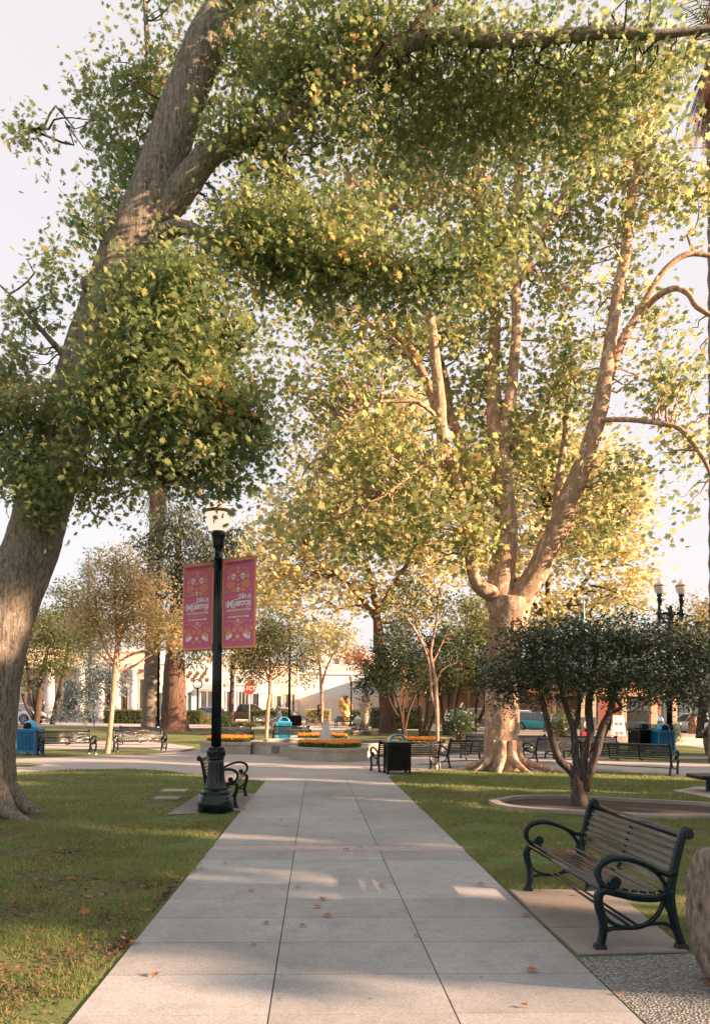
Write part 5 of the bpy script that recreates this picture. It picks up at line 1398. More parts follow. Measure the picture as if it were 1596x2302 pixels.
# ---------- crape myrtles
Dc = 29.2
px_tree('crape_myrtle', 'crape myrtle with smooth pink trunk and yellow pink crown between two benches', 'tree', G(241, 1695),
    [[(241, 1697, Dc, 12), (246, 1660, Dc, 9), (252, 1600, Dc, 9), (257, 1540, Dc, 10), (261, 1490, Dc, 11), (265, 1450, Dc, 9)],
     [(257, 1500, Dc, 6), (235, 1478, Dc, 5), (215, 1462, Dc, 4), (195, 1448, Dc, 3)], [(258, 1490, Dc, 5), (236, 1455, Dc, 4.5), (222, 1400, Dc, 4), (215, 1340, Dc, 3)], [(258, 1512, Dc, 4), (300, 1498, Dc, 4), (335, 1475, Dc, 3.5), (380, 1455, Dc, 2)],
     [(264, 1490, Dc, 5), (300, 1470, Dc, 4.5), (340, 1460, Dc, 4), (390, 1452, Dc, 2)], [(264, 1455, Dc, 7), (285, 1400, Dc, 6), (310, 1340, Dc, 5), (330, 1280, Dc, 3)], [(264, 1455, Dc, 7), (262, 1390, Dc, 6), (258, 1330, Dc, 5), (262, 1260, Dc, 3)], [(265, 1440, Dc, 6), (275, 1380, Dc, 5), (295, 1310, Dc, 4), (285, 1250, Dc, 2)]],
    [(260, 1270, Dc, 80, 55, 1.0), (230, 1340, Dc, 85, 60, 1.1), (310, 1330, Dc, 90, 60, 1.2), (200, 1410, Dc, 75, 45, 1.0, .8), (360, 1390, Dc, 75, 50, 1.1, .9), (270, 1400, Dc, 110, 55, 1.2), (330, 1440, Dc, 70, 30, .8, .7), (395, 1440, Dc, 45, 40, .8, .8), (180, 1370, Dc, 45, 40, .8, .7)],
    15000, .105, ELL, LEAF_CRAPE, BARK_CRAPE, 23, per=9, spread=.16, ntw=90, r0=.015, maxlen=2.2)
Dc2 = 38.5
px_tree('crape_myrtle', 'dark crape myrtle with red flowers and a slim pale trunk behind the fountain', 'tree', G(597, 1676),
    [[(597, 1678, Dc2, 8), (600, 1640, Dc2, 7), (603, 1590, Dc2, 7), (607, 1560, Dc2, 7), (608, 1515, Dc2, 6)], [(607, 1530, Dc2, 4), (590, 1490, Dc2, 3.5), (575, 1440, Dc2, 3)], [(608, 1520, Dc2, 4), (625, 1480, Dc2, 4), (640, 1430, Dc2, 3)], [(608, 1515, Dc2, 3.5), (606, 1470, Dc2, 3.5), (600, 1420, Dc2, 3)], [(610, 1530, Dc2, 3), (650, 1500, Dc2, 3), (690, 1480, Dc2, 2)], [(606, 1535, Dc2, 3), (570, 1510, Dc2, 3), (540, 1490, Dc2, 2)]],
    [(590, 1430, Dc2, 70, 50, 1.4), (560, 1480, Dc2, 60, 50, 1.3), (640, 1450, Dc2, 70, 55, 1.4), (620, 1410, Dc2, 60, 40, 1.2), (680, 1480, Dc2, 55, 45, 1.2, .8), (600, 1500, Dc2, 75, 40, 1.3), (555, 1530, Dc2, 45, 22, 1.0, .6), (690, 1530, Dc2, 40, 18, .8, .35)],
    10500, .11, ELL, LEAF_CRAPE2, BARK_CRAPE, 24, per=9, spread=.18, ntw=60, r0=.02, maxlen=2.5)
Ds = 22.9
px_tree('crape_myrtle', 'thin bare stemmed young crape myrtle standing before the bench left of the plane trunk', 'tree', G(980, 1730),
    [[(980, 1732, Ds, 8), (981, 1700, Ds, 7), (983, 1650, Ds, 7), (982, 1600, Ds, 7.5), (980, 1560, Ds, 7), (979, 1530, Ds, 6.5), (973, 1500, Ds, 6), (968, 1470, Ds, 5.5), (972, 1440, Ds, 5), (980, 1405, Ds, 5), (984, 1370, Ds, 3.5), (988, 1320, Ds, 2)],
     [(980, 1590, Ds, 5), (970, 1560, Ds, 5), (966, 1500, Ds, 4.5), (955, 1460, Ds, 4.5), (935, 1420, Ds, 4), (915, 1390, Ds, 3.5), (895, 1350, Ds, 2)],
     [(980, 1535, Ds, 4), (995, 1505, Ds, 3), (1025, 1490, Ds, 2)], [(972, 1490, Ds, 4), (985, 1465, Ds, 2.5), (1000, 1430, Ds, 2)], [(965, 1470, Ds, 4), (945, 1430, Ds, 3), (930, 1370, Ds, 2)]],
    [(910, 1380, Ds + .3, 55, 40, .9, .6), (980, 1370, Ds + .3, 60, 50, .9, .7), (1020, 1430, Ds + .3, 50, 50, .8, .7), (930, 1330, Ds + .3, 60, 40, .9, .6), (1010, 1480, Ds + .3, 40, 25, .6, .5), (890, 1430, Ds + .4, 40, 30, .6, .4)],
    2600, .09, ELL, LEAF_MID, BARK_CRAPE, 25, per=8, spread=.14, ntw=50, r0=.012, maxlen=1.8)

# ---------- palm, redwood, spruce, conifers at the left
def palm(name, label, base, top, rb, rt, nf, fl, seed, group=None, dead=26):
    r = thing(name, label, 'palm', base, 0, group); rng = np.random.default_rng(seed)
    mb = MB(); n = 60; P = []; R = []
    for k in range(n + 1):
        t = k / n; p = Vector(base).lerp(Vector(top), t); P.append(p)
        R.append((rb + (rt - rb) * min(1, t * 1.6) + .12 * rb * math.exp(-t * 22)) * (1 + (.05 if k % 2 else -.05)))
    mb.tube(P, R, 20, noise=.03); mb.build('trunk', BARK_PALM, r)
    def frond(mbv, az, el, L, droop, wmax):
        seg = 14; p = Vector(top) + Vector((0, 0, .1)); d = Vector((math.cos(az) * math.cos(el), math.sin(az) * math.cos(el), math.sin(el)))
        pts = [p.copy()]
        for k in range(seg):
            p = p + d * (L / seg); d = (d + Vector((0, 0, -droop / seg))).normalized(); pts.append(p.copy())
        mbv.tube(pts, [.035 * (1 - .8 * k / seg) for k in range(seg + 1)], 4, cap=False)
        for k in range(2, seg + 1):
            t = (pts[k] - pts[k - 1]).normalized(); sd = t.cross(Vector((0, 0, 1)));
            if sd.length < .05: sd = Vector((math.sin(az), -math.cos(az), 0))
            sd.normalize(); ll = wmax * math.sin(math.pi * min(1, (k + .6) / (seg + 1.4))) + .12
            for h in (0, .5):
                q = pts[k - 1].lerp(pts[k], h)
                for s in (-1, 1):
                    tip = q + (sd * s * .75 + t * .7 + Vector((0, 0, -.25 - .15 * rng.random()))).normalized() * ll
                    w_ = t * .028
                    mbv.add([q - w_, q + w_, tip], [(0, 1, 2)])
    g_ = MB(); 
    for k in range(nf): frond(g_, k * 2.399 + seed, .15 + 1.15 * rng.random(), fl * (.8 + .3 * rng.random()), 1.5, .5)
    g_.build('crown', pmat('palm_frond', (.06, .09, .03), (.12, .14, .05), 3, .5, trans=.3), r)
    d_ = MB()
    for k in range(dead): frond(d_, k * 2.399 + .5, -.9 - .5 * rng.random(), fl * (.55 + .45 * rng.random()), .8, .34)
    d_.build('dead_fronds', pmat('dead_frond', (.22, .10, .055), (.32, .17, .10), 3, .7, trans=.2), r)
Dp = 55
pb = onground(W(338, 1640, Dp).x, Dp)
palm('palm_tree', 'tall palm with ringed trunk and hanging brown fronds behind the pink crape myrtle', pb, W(356, 1085, Dp), .56, .50, 34, 3.6, 3, 'tall palms', 34)
pb2 = onground(W(1626, 1700, 27).x, 27.0)
palm('palm_tree', 'palm at the upper right edge showing only hanging brown fronds', pb2, W(1612, 120, 27), .45, .36, 26, 3.4, 4, 'tall palms', 60)
Dr = 52
px_tree('redwood_tree', 'redwood with broad dark furrowed trunk and grey green drooping crown', 'tree', onground(W(392, 1640, Dr).x, Dr),
    [[(392, 1650, Dr, 76), (392, 1637, Dr, 56), (391, 1610, Dr, 46), (392, 1560, Dr, 42), (393, 1500, Dr, 38), (396, 1400, Dr, 27), (400, 1280, Dr, 13), (405, 1180, Dr, 8), (408, 1130, Dr, 4)]] +
    [[(396, y0, Dr, 5), (396 + s * 50, y0 + 5, Dr + z, 4), (396 + s * ln, y0 + 25, Dr + z, 2)] for s, y0, ln, z in ((-1, 1250, 110, 1), (1, 1270, 130, 1), (-1, 1320, 110, -1), (1, 1340, 120, -1), (1, 1200, 90, 0), (-1, 1190, 80, 0), (1, 1400, 110, 0), (-1, 1420, 90, 1))],
    [(400, 1180, Dr, 90, 50, 2.5), (350, 1230, Dr, 75, 45, 2.2), (460, 1240, Dr, 85, 50, 2.2), (400, 1290, Dr, 130, 50, 2.8), (470, 1320, Dr, 85, 50, 2.2), (330, 1330, Dr, 60, 50, 2), (420, 1390, Dr, 120, 45, 2.5, .8), (500, 1370, Dr, 50, 50, 1.6, .8), (520, 1230, Dr, 50, 60, 1.6, .7), (440, 1460, Dr - 1, 60, 40, 1.6, .7)],
    12000, .30, NEEDLE, LEAF_CONIFER, BARK_RED, 26, per=14, spread=.34, ntw=60, r0=.05, droop=.9, up=.1, maxlen=5)
Dk = 47
px_tree('broadleaf_tree', 'dark rounded evergreen tree with forked orange lit trunk beside the oak', 'tree', onground(W(78, 1640, Dk).x, Dk),
    [[(80, 1640, Dk, 11), (86, 1600, Dk, 12), (90, 1560, Dk, 11), (100, 1500, Dk, 8), (110, 1450, Dk, 5)], [(84, 1600, Dk, 9), (72, 1570, Dk, 7), (66, 1530, Dk, 6), (60, 1480, Dk, 5)], [(80, 1620, Dk, 8), (62, 1590, Dk, 7), (52, 1560, Dk, 6)]],
    [(110, 1440, Dk, 70, 50, 1.8), (90, 1500, Dk, 55, 45, 1.6), (140, 1490, Dk, 50, 45, 1.5), (60, 1440, Dk, 45, 45, 1.4), (150, 1420, Dk, 50, 40, 1.4), (100, 1390, Dk, 50, 30, 1.2), (60, 1540, Dk, 35, 25, 1.0)],
    7000, .15, ELL, LEAF_MID, BARK_DARK, 27, per=10, spread=.26, ntw=40, r0=.03)
px_tree('broadleaf_tree', 'leaning dark trunk of a shade tree behind the blue needled spruce', 'tree', onground(W(120, 1630, 62).x, 62),
    [[(118, 1632, 62, 10), (126, 1590, 62, 9), (138, 1540, 62, 8), (150, 1480, 62, 7), (160, 1400, 62, 5), (165, 1330, 62, 3)]],
    [(170, 1380, 62, 70, 50, 2.2), (150, 1440, 62, 60, 45, 2), (200, 1440, 62, 50, 40, 1.8), (140, 1330, 62, 40, 30, 1.5)], 5000, .2, ELL, LEAF_MID, BARK_DARK, 28, per=10, spread=.35, ntw=20, r0=.04)
Db = 50
px_tree('blue_spruce', 'weeping blue needled spruce hiding the walking legs behind it', 'tree', onground(W(252 - 0, 1640, Db).x, Db) if False else onground(W(249.5, 1640, Db).x - 0.0, Db),
    [[(249 - 0, 1644, Db, 6), (251, 1600, Db, 6), (252, 1560, Db, 5.5), (250, 1500, Db, 4.5), (240, 1440, Db, 3.5), (225, 1380, Db, 2.5)], [(251, 1560, Db, 4), (225, 1545, Db, 3), (190, 1550, Db, 3), (160, 1580, Db, 2)], [(250, 1520, Db, 4), (220, 1500, Db, 3), (180, 1520, Db, 2)]],
    [(150, 1590, Db, 28, 28, 1, 1.1), (175, 1555, Db, 38, 36, 1.2), (205, 1570, Db, 42, 40, 1.3), (225, 1520, Db, 45, 40, 1.3), (270, 1540, Db, 30, 40, 1, .5), (190, 1605, Db, 45, 18, 1), (285, 1520, Db, 22, 40, .8, .45), (240, 1450, Db, 40, 40, 1.1, .7), (135, 1608, Db, 20, 14, .7)],
    7500, .17, NEEDLE, LEAF_SPRUCE, pmat('grey_bark', (.30, .29, .27), (.20, .19, .18), 9, .9, .5, 30), 29, per=12, spread=.17, ntw=30, r0=.02, droop=.8, up=.2)
px_tree('pale_tree', 'pale sunlit yellow tree far behind the oak trunk', 'tree', onground(W(110, 1610, 90).x, 90), [[(110, 1620, 90, 7), (112, 1540, 90, 6), (112, 1440, 90, 4)]],
    [(110, 1400, 90, 45, 40, 2.5), (90, 1440, 90, 40, 40, 2.5), (140, 1430, 90, 35, 40, 2), (70, 1410, 90, 30, 30, 2)], 3000, .28, DIA, LEAF_PALE, BARK_DARK, 30, per=9, spread=.5, ntw=12, r0=.06)
px_tree('blue_spruce', 'slim grey blue conifer top left of the pink crape myrtle', 'tree', onground(W(205, 1625, 68).x, 68), [[(205, 1630, 68, 9), (203, 1450, 68, 6), (200, 1260, 68, 2)]],
    [(201, 1290, 68, 18, 40, 1), (202, 1350, 68, 35, 40, 1.6), (203, 1420, 68, 45, 40, 2), (204, 1480, 68, 50, 40, 2.2)], 4500, .26, NEEDLE, LEAF_SPRUCE, BARK_DARK, 31, per=12, spread=.3, ntw=20, r0=.04, droop=.6)

# ---------- mid and far trees behind the plane
Dm = 52
px_tree('shade_tree', 'big golden green shade tree with a flared orange lit trunk behind the fountain', 'tree', onground(W(872, 1655, Dm).x, Dm),
    [[(876, 1661, Dm, 66), (873, 1645, Dm, 38), (871, 1610, Dm, 30), (868, 1560, Dm, 28), (860, 1500, Dm, 26), (852, 1440, Dm, 22), (845, 1370, Dm, 13), (830, 1290, Dm, 10), (810, 1200, Dm, 7), (800, 1100, Dm, 2.4)], [(850, 1400, Dm, 10), (800, 1330, Dm, 8), (740, 1280, Dm, 3.0), (690, 1240, Dm, 1.8)], [(848, 1380, Dm, 10), (900, 1290, Dm, 8), (960, 1210, Dm, 3.0), (1000, 1150, Dm, 1.8)]],
    [(700, 1130, Dm, 120, 100, 2.4, .8), (780, 1000, Dm, 140, 110, 2.4), (900, 930, Dm, 130, 70, 2.4, .8), (930, 1080, Dm, 130, 120, 2.4), (820, 1180, Dm, 150, 100, 2.4), (680, 1250, Dm, 110, 90, 2.4), (950, 1250, Dm, 120, 90, 2.4), (790, 1320, Dm, 120, 70, 2.1, .9), (640, 1340, Dm, 90, 70, 1.8, .8), (720, 1420, Dm, 70, 45, 2.5, .6), (620, 1200, Dm, 60, 90, 1.8, .6), (920, 1360, Dm, 90, 60, 1.8, .8)],
    14500, .27, PLANE, LEAF_GOLD, BARK_RED, 32, per=10, spread=.6, ntw=120, r0=.06, droop=.5, maxlen=7)
De = 66
px_tree('shade_tree', 'wide golden tree behind the plane tree limbs, turning orange at its edge', 'tree', onground(W(1240, 1640, De).x, De),
    [[(1240, 1645, De, 18), (1238, 1560, De, 15), (1236, 1450, De, 13), (1230, 1300, De, 9), (1220, 1150, De, 3.0)], [(1236, 1420, De, 9), (1320, 1300, De, 7), (1390, 1200, De, 2.4)], [(1236, 1400, De, 9), (1140, 1280, De, 7), (1060, 1180, De, 2.4)]],
    [(1100, 1100, De, 140, 130, 3.0), (1240, 1040, De, 140, 130, 3.0), (1340, 1130, De, 120, 120, 3.0), (1400, 1240, De, 75, 110, 2.4), (1250, 1220, De, 170, 120, 3.0), (1100, 1270, De, 130, 90, 2.7), (1380, 1350, De, 100, 60, 2.4), (1240, 1370, De, 150, 70, 2.7), (1160, 1000, De, 120, 80, 2.4, .8), (1420, 1120, De, 50, 80, 1.8, .8), (1080, 1390, De, 90, 60, 2.1), (1340, 1020, De, 90, 80, 2.1, .8), (1440, 1310, De, 36, 60, 1.8, .8)],
    18000, .31, PLANE, LEAF_GOLD, BARK_DARK, 33, per=10, spread=.75, ntw=120, r0=.07, droop=.5, maxlen=9)
px_tree('shade_tree', 'yellow green tree behind the banners and the dark crape myrtle', 'tree', onground(W(520, 1625, 70).x, 70),
    [[(520, 1628, 70, 10), (522, 1550, 70, 8), (525, 1450, 70, 7), (530, 1350, 70, 4)]],
    [(560, 1240, 70, 70, 70, 4, .7), (600, 1320, 70, 80, 70, 4, .8), (520, 1380, 70, 60, 50, 3, .8), (480, 1450, 70, 45, 40, 2.5, .8), (545, 1480, 70, 45, 50, 2.5, .9), (590, 1440, 70, 60, 50, 3, .7), (520, 1300, 70, 50, 60, 3, .6)], 6500, .34, DIA, LEAF_GOLD, BARK_DARK, 34, per=10, spread=.6, ntw=60, r0=.06, droop=.6, maxlen=7)
px_tree('street_tree', 'young street tree with slender pale trunk in front of the painted wall', 'tree', onground(W(724, 1622, 76).x, 76),
    [[(723, 1624, 76, 6), (724, 1580, 76, 6), (722, 1540, 76, 6), (718, 1490, 76, 4), (705, 1440, 76, 3)], [(723, 1540, 76, 4.5), (735, 1500, 76, 3.5), (755, 1460, 76, 2)]],
    [(700, 1470, 76, 50, 40, 2.5, .6), (760, 1440, 76, 55, 45, 2.5, .8), (720, 1420, 76, 60, 40, 2.5, .8), (780, 1470, 76, 30, 25, 1.5, .5), (690, 1520, 76, 30, 22, 1.5, .4)], 3200, .26, DIA, LEAF_GOLD, BARK_CRAPE, 35, per=9, spread=.45, ntw=30, r0=.05)
px_tree('street_tree', 'small tree with coral pink leaves above the far lamp by the painted wall', 'tree', onground(W(826, 1624, 74).x, 74), [[(826, 1626, 74, 4), (824, 1560, 74, 3.5), (818, 1500, 74, 2.5)]],
    [(805, 1480, 74, 32, 28, 1.4, .9), (835, 1500, 74, 25, 25, 1.2)], 1400, .22, DIA, leafmat('coral_leaf', [(0, (.3, .2, .06)), (.5, (.52, .24, .12)), (1, (.6, .2, .12))], .5, .4), BARK_DARK, 36, per=9, spread=.35, ntw=10, r0=.04)
Dd = 43
px_tree('small_evergreen', 'low dark evergreen tree in front of the flared orange lit trunk', 'tree', onground(W(905, 1660, Dd + 3).x, Dd + 3),
    [[(908, 1657, Dd + 3, 7), (905, 1630, Dd + 3, 6), (898, 1590, Dd + 3, 5), (880, 1540, Dd + 3, 4)], [(908, 1650, Dd + 3, 6), (918, 1600, Dd + 3, 5), (935, 1560, Dd + 3, 3.5)], [(912, 1655, Dd + 3, 6), (905, 1600, Dd + 3, 4), (912, 1550, Dd + 3, 3)], [(905, 1620, Dd + 3, 4), (885, 1595, Dd + 3, 3.5), (870, 1560, Dd + 3, 3)]],
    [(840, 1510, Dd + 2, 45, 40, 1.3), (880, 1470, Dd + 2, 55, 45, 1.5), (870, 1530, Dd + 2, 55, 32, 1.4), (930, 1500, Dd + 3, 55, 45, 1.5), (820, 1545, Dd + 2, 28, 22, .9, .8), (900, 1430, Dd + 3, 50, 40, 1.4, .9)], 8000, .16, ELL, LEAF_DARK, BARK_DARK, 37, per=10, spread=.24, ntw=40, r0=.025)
for k, (bx, by, lab, cs, stems) in enumerate((
    (952, 1652, 'multi stemmed dark tree just left of the thin bare sapling', [(960, 1480, 48, 60, 60, 1.6), (1000, 1440, 48, 60, 50, 1.6), (950, 1540, 48, 60, 25, 1.4), (1010, 1510, 48, 50, 40, 1.4)], [(940, 1560), (965, 1560), (985, 1570)]),
    (1006, 1650, 'multi stemmed dark tree behind the thin bare sapling and white rose', [(1040, 1470, 49, 60, 60, 1.6), (1060, 1530, 49, 50, 30, 1.4), (1010, 1540, 49, 50, 25, 1.4), (1080, 1420, 49, 50, 50, 1.6), (1060, 1370, 49, 40, 40, 1.4)], [(990, 1560), (1010, 1560), (1030, 1560)]),
    (1062, 1652, 'dark tree with curved trunk close to the left of the plane trunk', [(1085, 1500, 50, 50, 50, 1.5), (1100, 1540, 50, 40, 25, 1.3), (1120, 1440, 50, 40, 60, 1.6)], [(1090, 1580), (1105, 1540), (1070, 1590)]))):
    d_ = cs[0][2]
    px_tree('small_evergreen', lab, 'tree', onground(W(bx, by, d_).x, d_),
        [[(bx + (q - 1) * 6, by + 3, d_, 8 - q), ((bx + sx) / 2 + (q - 1) * 3, (by + sy) / 2 + 8, d_, 6), (sx, sy, d_, 4.5), (sx + (q - 1) * 12, sy - 60, d_, 3)] for q, (sx, sy) in enumerate(stems)],
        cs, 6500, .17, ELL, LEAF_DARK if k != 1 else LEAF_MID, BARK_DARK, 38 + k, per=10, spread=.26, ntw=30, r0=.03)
px_tree('distant_tree', 'hazy round tree far off at the right edge behind the twin lamp', 'tree', onground(W(1570, 1600, 120).x, 120), [[(1570, 1620, 120, 6), (1570, 1480, 120, 5), (1570, 1400, 120, 3)]],
    [(1570, 1380, 120, 45, 45, 4), (1540, 1420, 120, 40, 40, 4), (1610, 1400, 120, 45, 50, 4), (1500, 1420, 120, 40, 40, 4), (1570, 1450, 120, 70, 40, 4)], 3600, .5, DIA, LEAF_PALE, BARK_DARK, 42, per=9, spread=.8, ntw=12, r0=.08)
px_tree('shade_tree', 'tree with hanging leaves above the right hand street and pavilion', 'tree', onground(W(1400, 1600, 82).x, 82), [[(1400, 1640, 82, 8), (1402, 1560, 82, 7), (1402, 1480, 82, 4)]],
    [(1400, 1440, 82, 70, 60, 4), (1470, 1470, 82, 60, 50, 4), (1340, 1480, 82, 60, 50, 4), (1540, 1500, 82, 60, 60, 4), (1250, 1500, 82, 60, 60, 4)], 4500, .36, DIA, LEAF_MID, BARK_DARK, 43, per=9, spread=.6, ntw=20, r0=.07)

# ================================================================== HEDGES, SHRUBS, SMALL FENCES
def hedge(label, x0, x1, D, h, dep, seed, mat=None, round_=False):
    mat = mat or LEAF_MID
    c = onground((x0 + x1) / 2, D)
    r = thing('hedge', label, 'hedge', c, 0, 'clipped hedges'); rng = np.random.default_rng(seed)
    w_ = x1 - x0; n = int(900 * (w_ * h * 2 + w_ * dep * 2 + h * dep * 2) / 3 + 300)
    P = rng.uniform(-1, 1, (n, 3)); ax = rng.choice(3, n, p=[.2, .45, .35]); P[np.arange(n), ax] = np.sign(P[np.arange(n), ax]); P[:, 2] = np.abs(P[:, 2]) if False else P[:, 2]
    if round_: P[:, 2] *= np.sqrt(np.maximum(0.15, 1 - P[:, 0] ** 2 * .6))
    P = P * np.array([w_ / 2, dep / 2, h / 2]) + rng.normal(size=P.shape) * .035 + np.array([c.x, c.y, c.z + h / 2])
    poly_mesh('foliage', leaves_at(P, .10, ELL, rng, .4, .1, .35), ELL.shape[0], mat, r)
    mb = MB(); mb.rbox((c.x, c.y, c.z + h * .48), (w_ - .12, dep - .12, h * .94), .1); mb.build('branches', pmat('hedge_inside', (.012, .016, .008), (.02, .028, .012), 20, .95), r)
XW = lambda px, D: W(px, 1600, D).x
hedge('clipped hedge between pink crape myrtle trunk and palm trunk', XW(238, 68), XW(326, 68), 68, 1.15, 1.2, 51)
hedge('clipped hedge just right of the redwood trunk', XW(408, 68), XW(456, 68), 68, 1.15, 1.2, 52)
hedge('dark clipped hedge behind the small far bench left of the walk', XW(563, 65), XW(655, 65), 65, 1.25, 1.4, 53)
hedge('sunlit low hedge between the dog walker and the painted wall', XW(690, 78), XW(742, 78), 78, 1.35, 1.0, 54, LEAF_GOLD)
hedge('dark clipped hedge behind the small bench right of the walk', XW(792, 66), XW(848, 66), 66, 1.3, 1.6, 55, LEAF_MID)
hedge('long dark hedge behind the stone urn and iron fence', XW(838, 60), XW(948, 60), 60, 1.55, 1.8, 56, LEAF_DARK)

def shrub(name, label, c, rx, ry, rz_, n, size, mat, seed, flowers=0, fmat=None, fsize=.07, shape=ELL, group=None, stems=True):
    r = thing(name, label, 'shrub', c, 0, group); rng = np.random.default_rng(seed)
    c_ = [(np.array([c.x, c.y, c.z + rz_ * 1.0]), np.array([rx, ry, rz_]), 1.0)]
    tw = twig_centers(c_, n // 8, rng, 1.8, True); tw = tw[tw[:, 2] > c.z + .05]
    P = np.repeat(tw, 8, 0) + rng.normal(size=(len(tw) * 8, 3)) * size * .9
    P[:, 2] = np.maximum(P[:, 2], c.z + .04)
    poly_mesh('foliage', leaves_at(P, size, shape, rng, .45, .1), shape.shape[0], mat, r)
    if stems:
        mb = MB()
        for i in rng.permutation(len(tw))[:26]:
            q = wiggle((c.x + rng.normal() * .08, c.y + rng.normal() * .08, c.z), tw[i], 4, .05, rng); mb.tube(q, [.02, .017, .013, .01, .006], 4, cap=False)
        mb.build('stems', BARK_DARK, r)
    if flowers:
        f = tw[rng.permutation(len(tw))[:flowers]].copy(); cc = np.array([c.x, c.y, c.z + rz_]); f += (f - cc) * .12; f[:, 1] -= .1
        Pb = np.repeat(f, 9, 0); o = rng.normal(size=Pb.shape); o /= np.linalg.norm(o, axis=1)[:, None]
        poly_mesh('blossom', leaves_at(Pb + o * fsize * .4, fsize, DIA, rng, .4, 0, .2), DIA.shape[0], fmat, r)
    return r
ROSEW = leafmat('white_rose', [(0, (.70, .70, .62)), (1, (.82, .82, .78))], .6, .35)
LEAF_ROSE = leafmat('rose_leaf', [(0, (.035, .07, .03)), (.6, (.07, .12, .05)), (1, (.13, .17, .07))], .45, .35)
shrub('rose_bush', 'white flowering rose bush left of the plane trunk', onground(W(1033, 1655, 44).x, 44), 1.05, .9, .95, 5200, .085, LEAF_ROSE, 61, 55, ROSEW, .075, group='white rose bushes')
shrub('rose_bush', 'rose bush with a few pale flowers at the foot of the twin lamp', onground(W(1488, 1660, 36).x, 36), .62, .6, .62, 4600, .075, LEAF_ROSE, 62, 24, ROSEW, .06, group='white rose bushes')
shrub('rose_bush', 'rose bush just right of the twin lamp shaft before the pavilion post', onground(W(1508, 1660, 39).x, 39), .55, .5, .7, 2600, .075, LEAF_ROSE, 63, 20, ROSEW, .06, group='white rose bushes')
shrub('rose_bush', 'loose flowering bush seen between the holly stems', onground(W(1262, 1665, 42).x, 42), .8, .7, .95, 2600, .10, LEAF_MID, 64, 14, ROSEW, .07, group='white rose bushes')
shrub('ornamental_grass', 'grey green clump of ornamental grass beside the brown pickup', onground(W(497, 1636, 60).x, 60), .75, .6, .5, 2400, .16, LEAF_ROSE, 65, shape=NEEDLE, stems=False)
shrub('ground_cover_shrub', 'low green planting strip under the stop sign', onground(W(545, 1636, 60).x, 60), 1.5, .5, .2, 2600, .11, LEAF_MID, 66, stems=False)
shrub('ornamental_grass', 'small straw coloured grass clump by the street fence behind the lamp post', onground(W(466, 1626, 69).x, 69), .5, .4, .35, 900, .14, LEAF_PALE, 67, shape=NEEDLE, stems=False)

FENCEM = pmat('grey_green_iron', (.05, .07, .07), (.09, .11, .11), 9, .5)
def iron_fence(label, px0, px1, D, h, nb, tall=False):
    a = onground(XW(px0, D), D); b = onground(XW(px1, D), D + .3)
    r = thing('iron_fence', label, 'fence', a, 0, 'low iron fences'); d = b - a
    mb = MB()
    for z in (.12, h * .92): mb.tube([a + Vector((0, 0, z)), b + Vector((0, 0, z))], .018, 5)
    for k in range(nb + 1):
        p = a + d * (k / nb); mb.tube([p, p + Vector((0, 0, h * .98))], .012, 5)
    mb.build('bars', FENCEM, r)
    for t in (0, 1):
        mb = MB(); p = a + d * t; mb.rbox((p.x, p.y, p.z + h / 2), (.07, .07, h + .06), .01); mb.ball((p.x, p.y, p.z + h + .08), .05, n=8); mb.build('post', FENCEM, r)
iron_fence('short grey iron fence between the stone urn and the flared trunk', 837, 870, 54, 1.0, 9)
iron_fence('long low iron fence in front of the street among the dark stems', 962, 1068, 51, 1.25, 30)
iron_fence('dark fence and rail by the street left of the brown pickup', 462, 500, 72, 1.1, 12)

# ================================================================== URN, HYDRANT, ROCK, BALLOONS, SIGNS
STONE = pmat('carved_stone', (.46, .38, .29), (.32, .26, .20), 7, .85, .5, 40)
p = onground(W(821, 1650, 49).x, 49)
r = thing('stone_urn', 'tall tapered stone urn on a square plinth topped by a bronze flame of hands', 'monument', p); x, y, z = p
mb = MB(); mb.rbox((x, y, z + .15), (1.5, 1.3, .30), .03); mb.build('plinth', STONE, r)
mb = MB(); mb.rbox((x + .1, y - .67, z + .16), (.5, .03, .2), .01); mb.build('plaque', pmat('plaque_metal', (.09, .06, .05), (.14, .1, .08), 8, .5), r)
mb = MB(); mb.lathe([(.20, .30), (.19, .4), (.21, .55), (.27, .95), (.33, 1.4), (.37, 1.72), (.39, 1.8), (.45, 1.87), (.46, 1.95), (.40, 1.99), (.30, 2.0)], (x, y, z), 24); mb.build('urn', STONE, r)
mb = MB(); BRZ = pmat('bronze_hands', (.34, .22, .15), (.22, .14, .10), 8, .4, metal=.3)
for s, tx in ((-1, -.06), (1, .10)):
    q = smooth_path([(x + s * .05, y, z + 1.98), (x + s * .16, y, z + 2.15), (x + s * .15, y, z + 2.32), (x + tx, y, z + 2.5)], 4); mb.tube(q, [.12, .12, .12, .125, .125, .125, .12, .11, .10, .09, .07, .05, .03], 8)
    for f in range(4):
        fy = -.06 + .04 * f
        mb.tube(smooth_path([(x + s * .12, y + fy, z + 2.38), (x + tx + s * .03, y + fy, z + 2.52), (x + tx + .04, y + fy, z + 2.6 + .02 * f)], 3), [.026 - .0025 * q_ for q_ in range(7)], 6)
mb.build('hands', BRZ, r)
p = onground(W(804, 1642, 55).x, 55); x, y, z = p
r = thing('fire_hydrant', 'stubby white hydrant left of the stone urn', 'hydrant', p)
HYD = pmat('white_hydrant', (.72, .70, .68), (.60, .58, .56), 9, .5)
mb = MB(); mb.lathe([(.24, 0), (.24, .06), (.17, .09), (.16, .5), (.20, .54), (.21, .72), (.24, .76), (.24, .82), (.20, .88), (.14, .98), (.05, 1.03), (.05, 1.1)], (x, y, z), 18); mb.build('barrel', HYD, r)
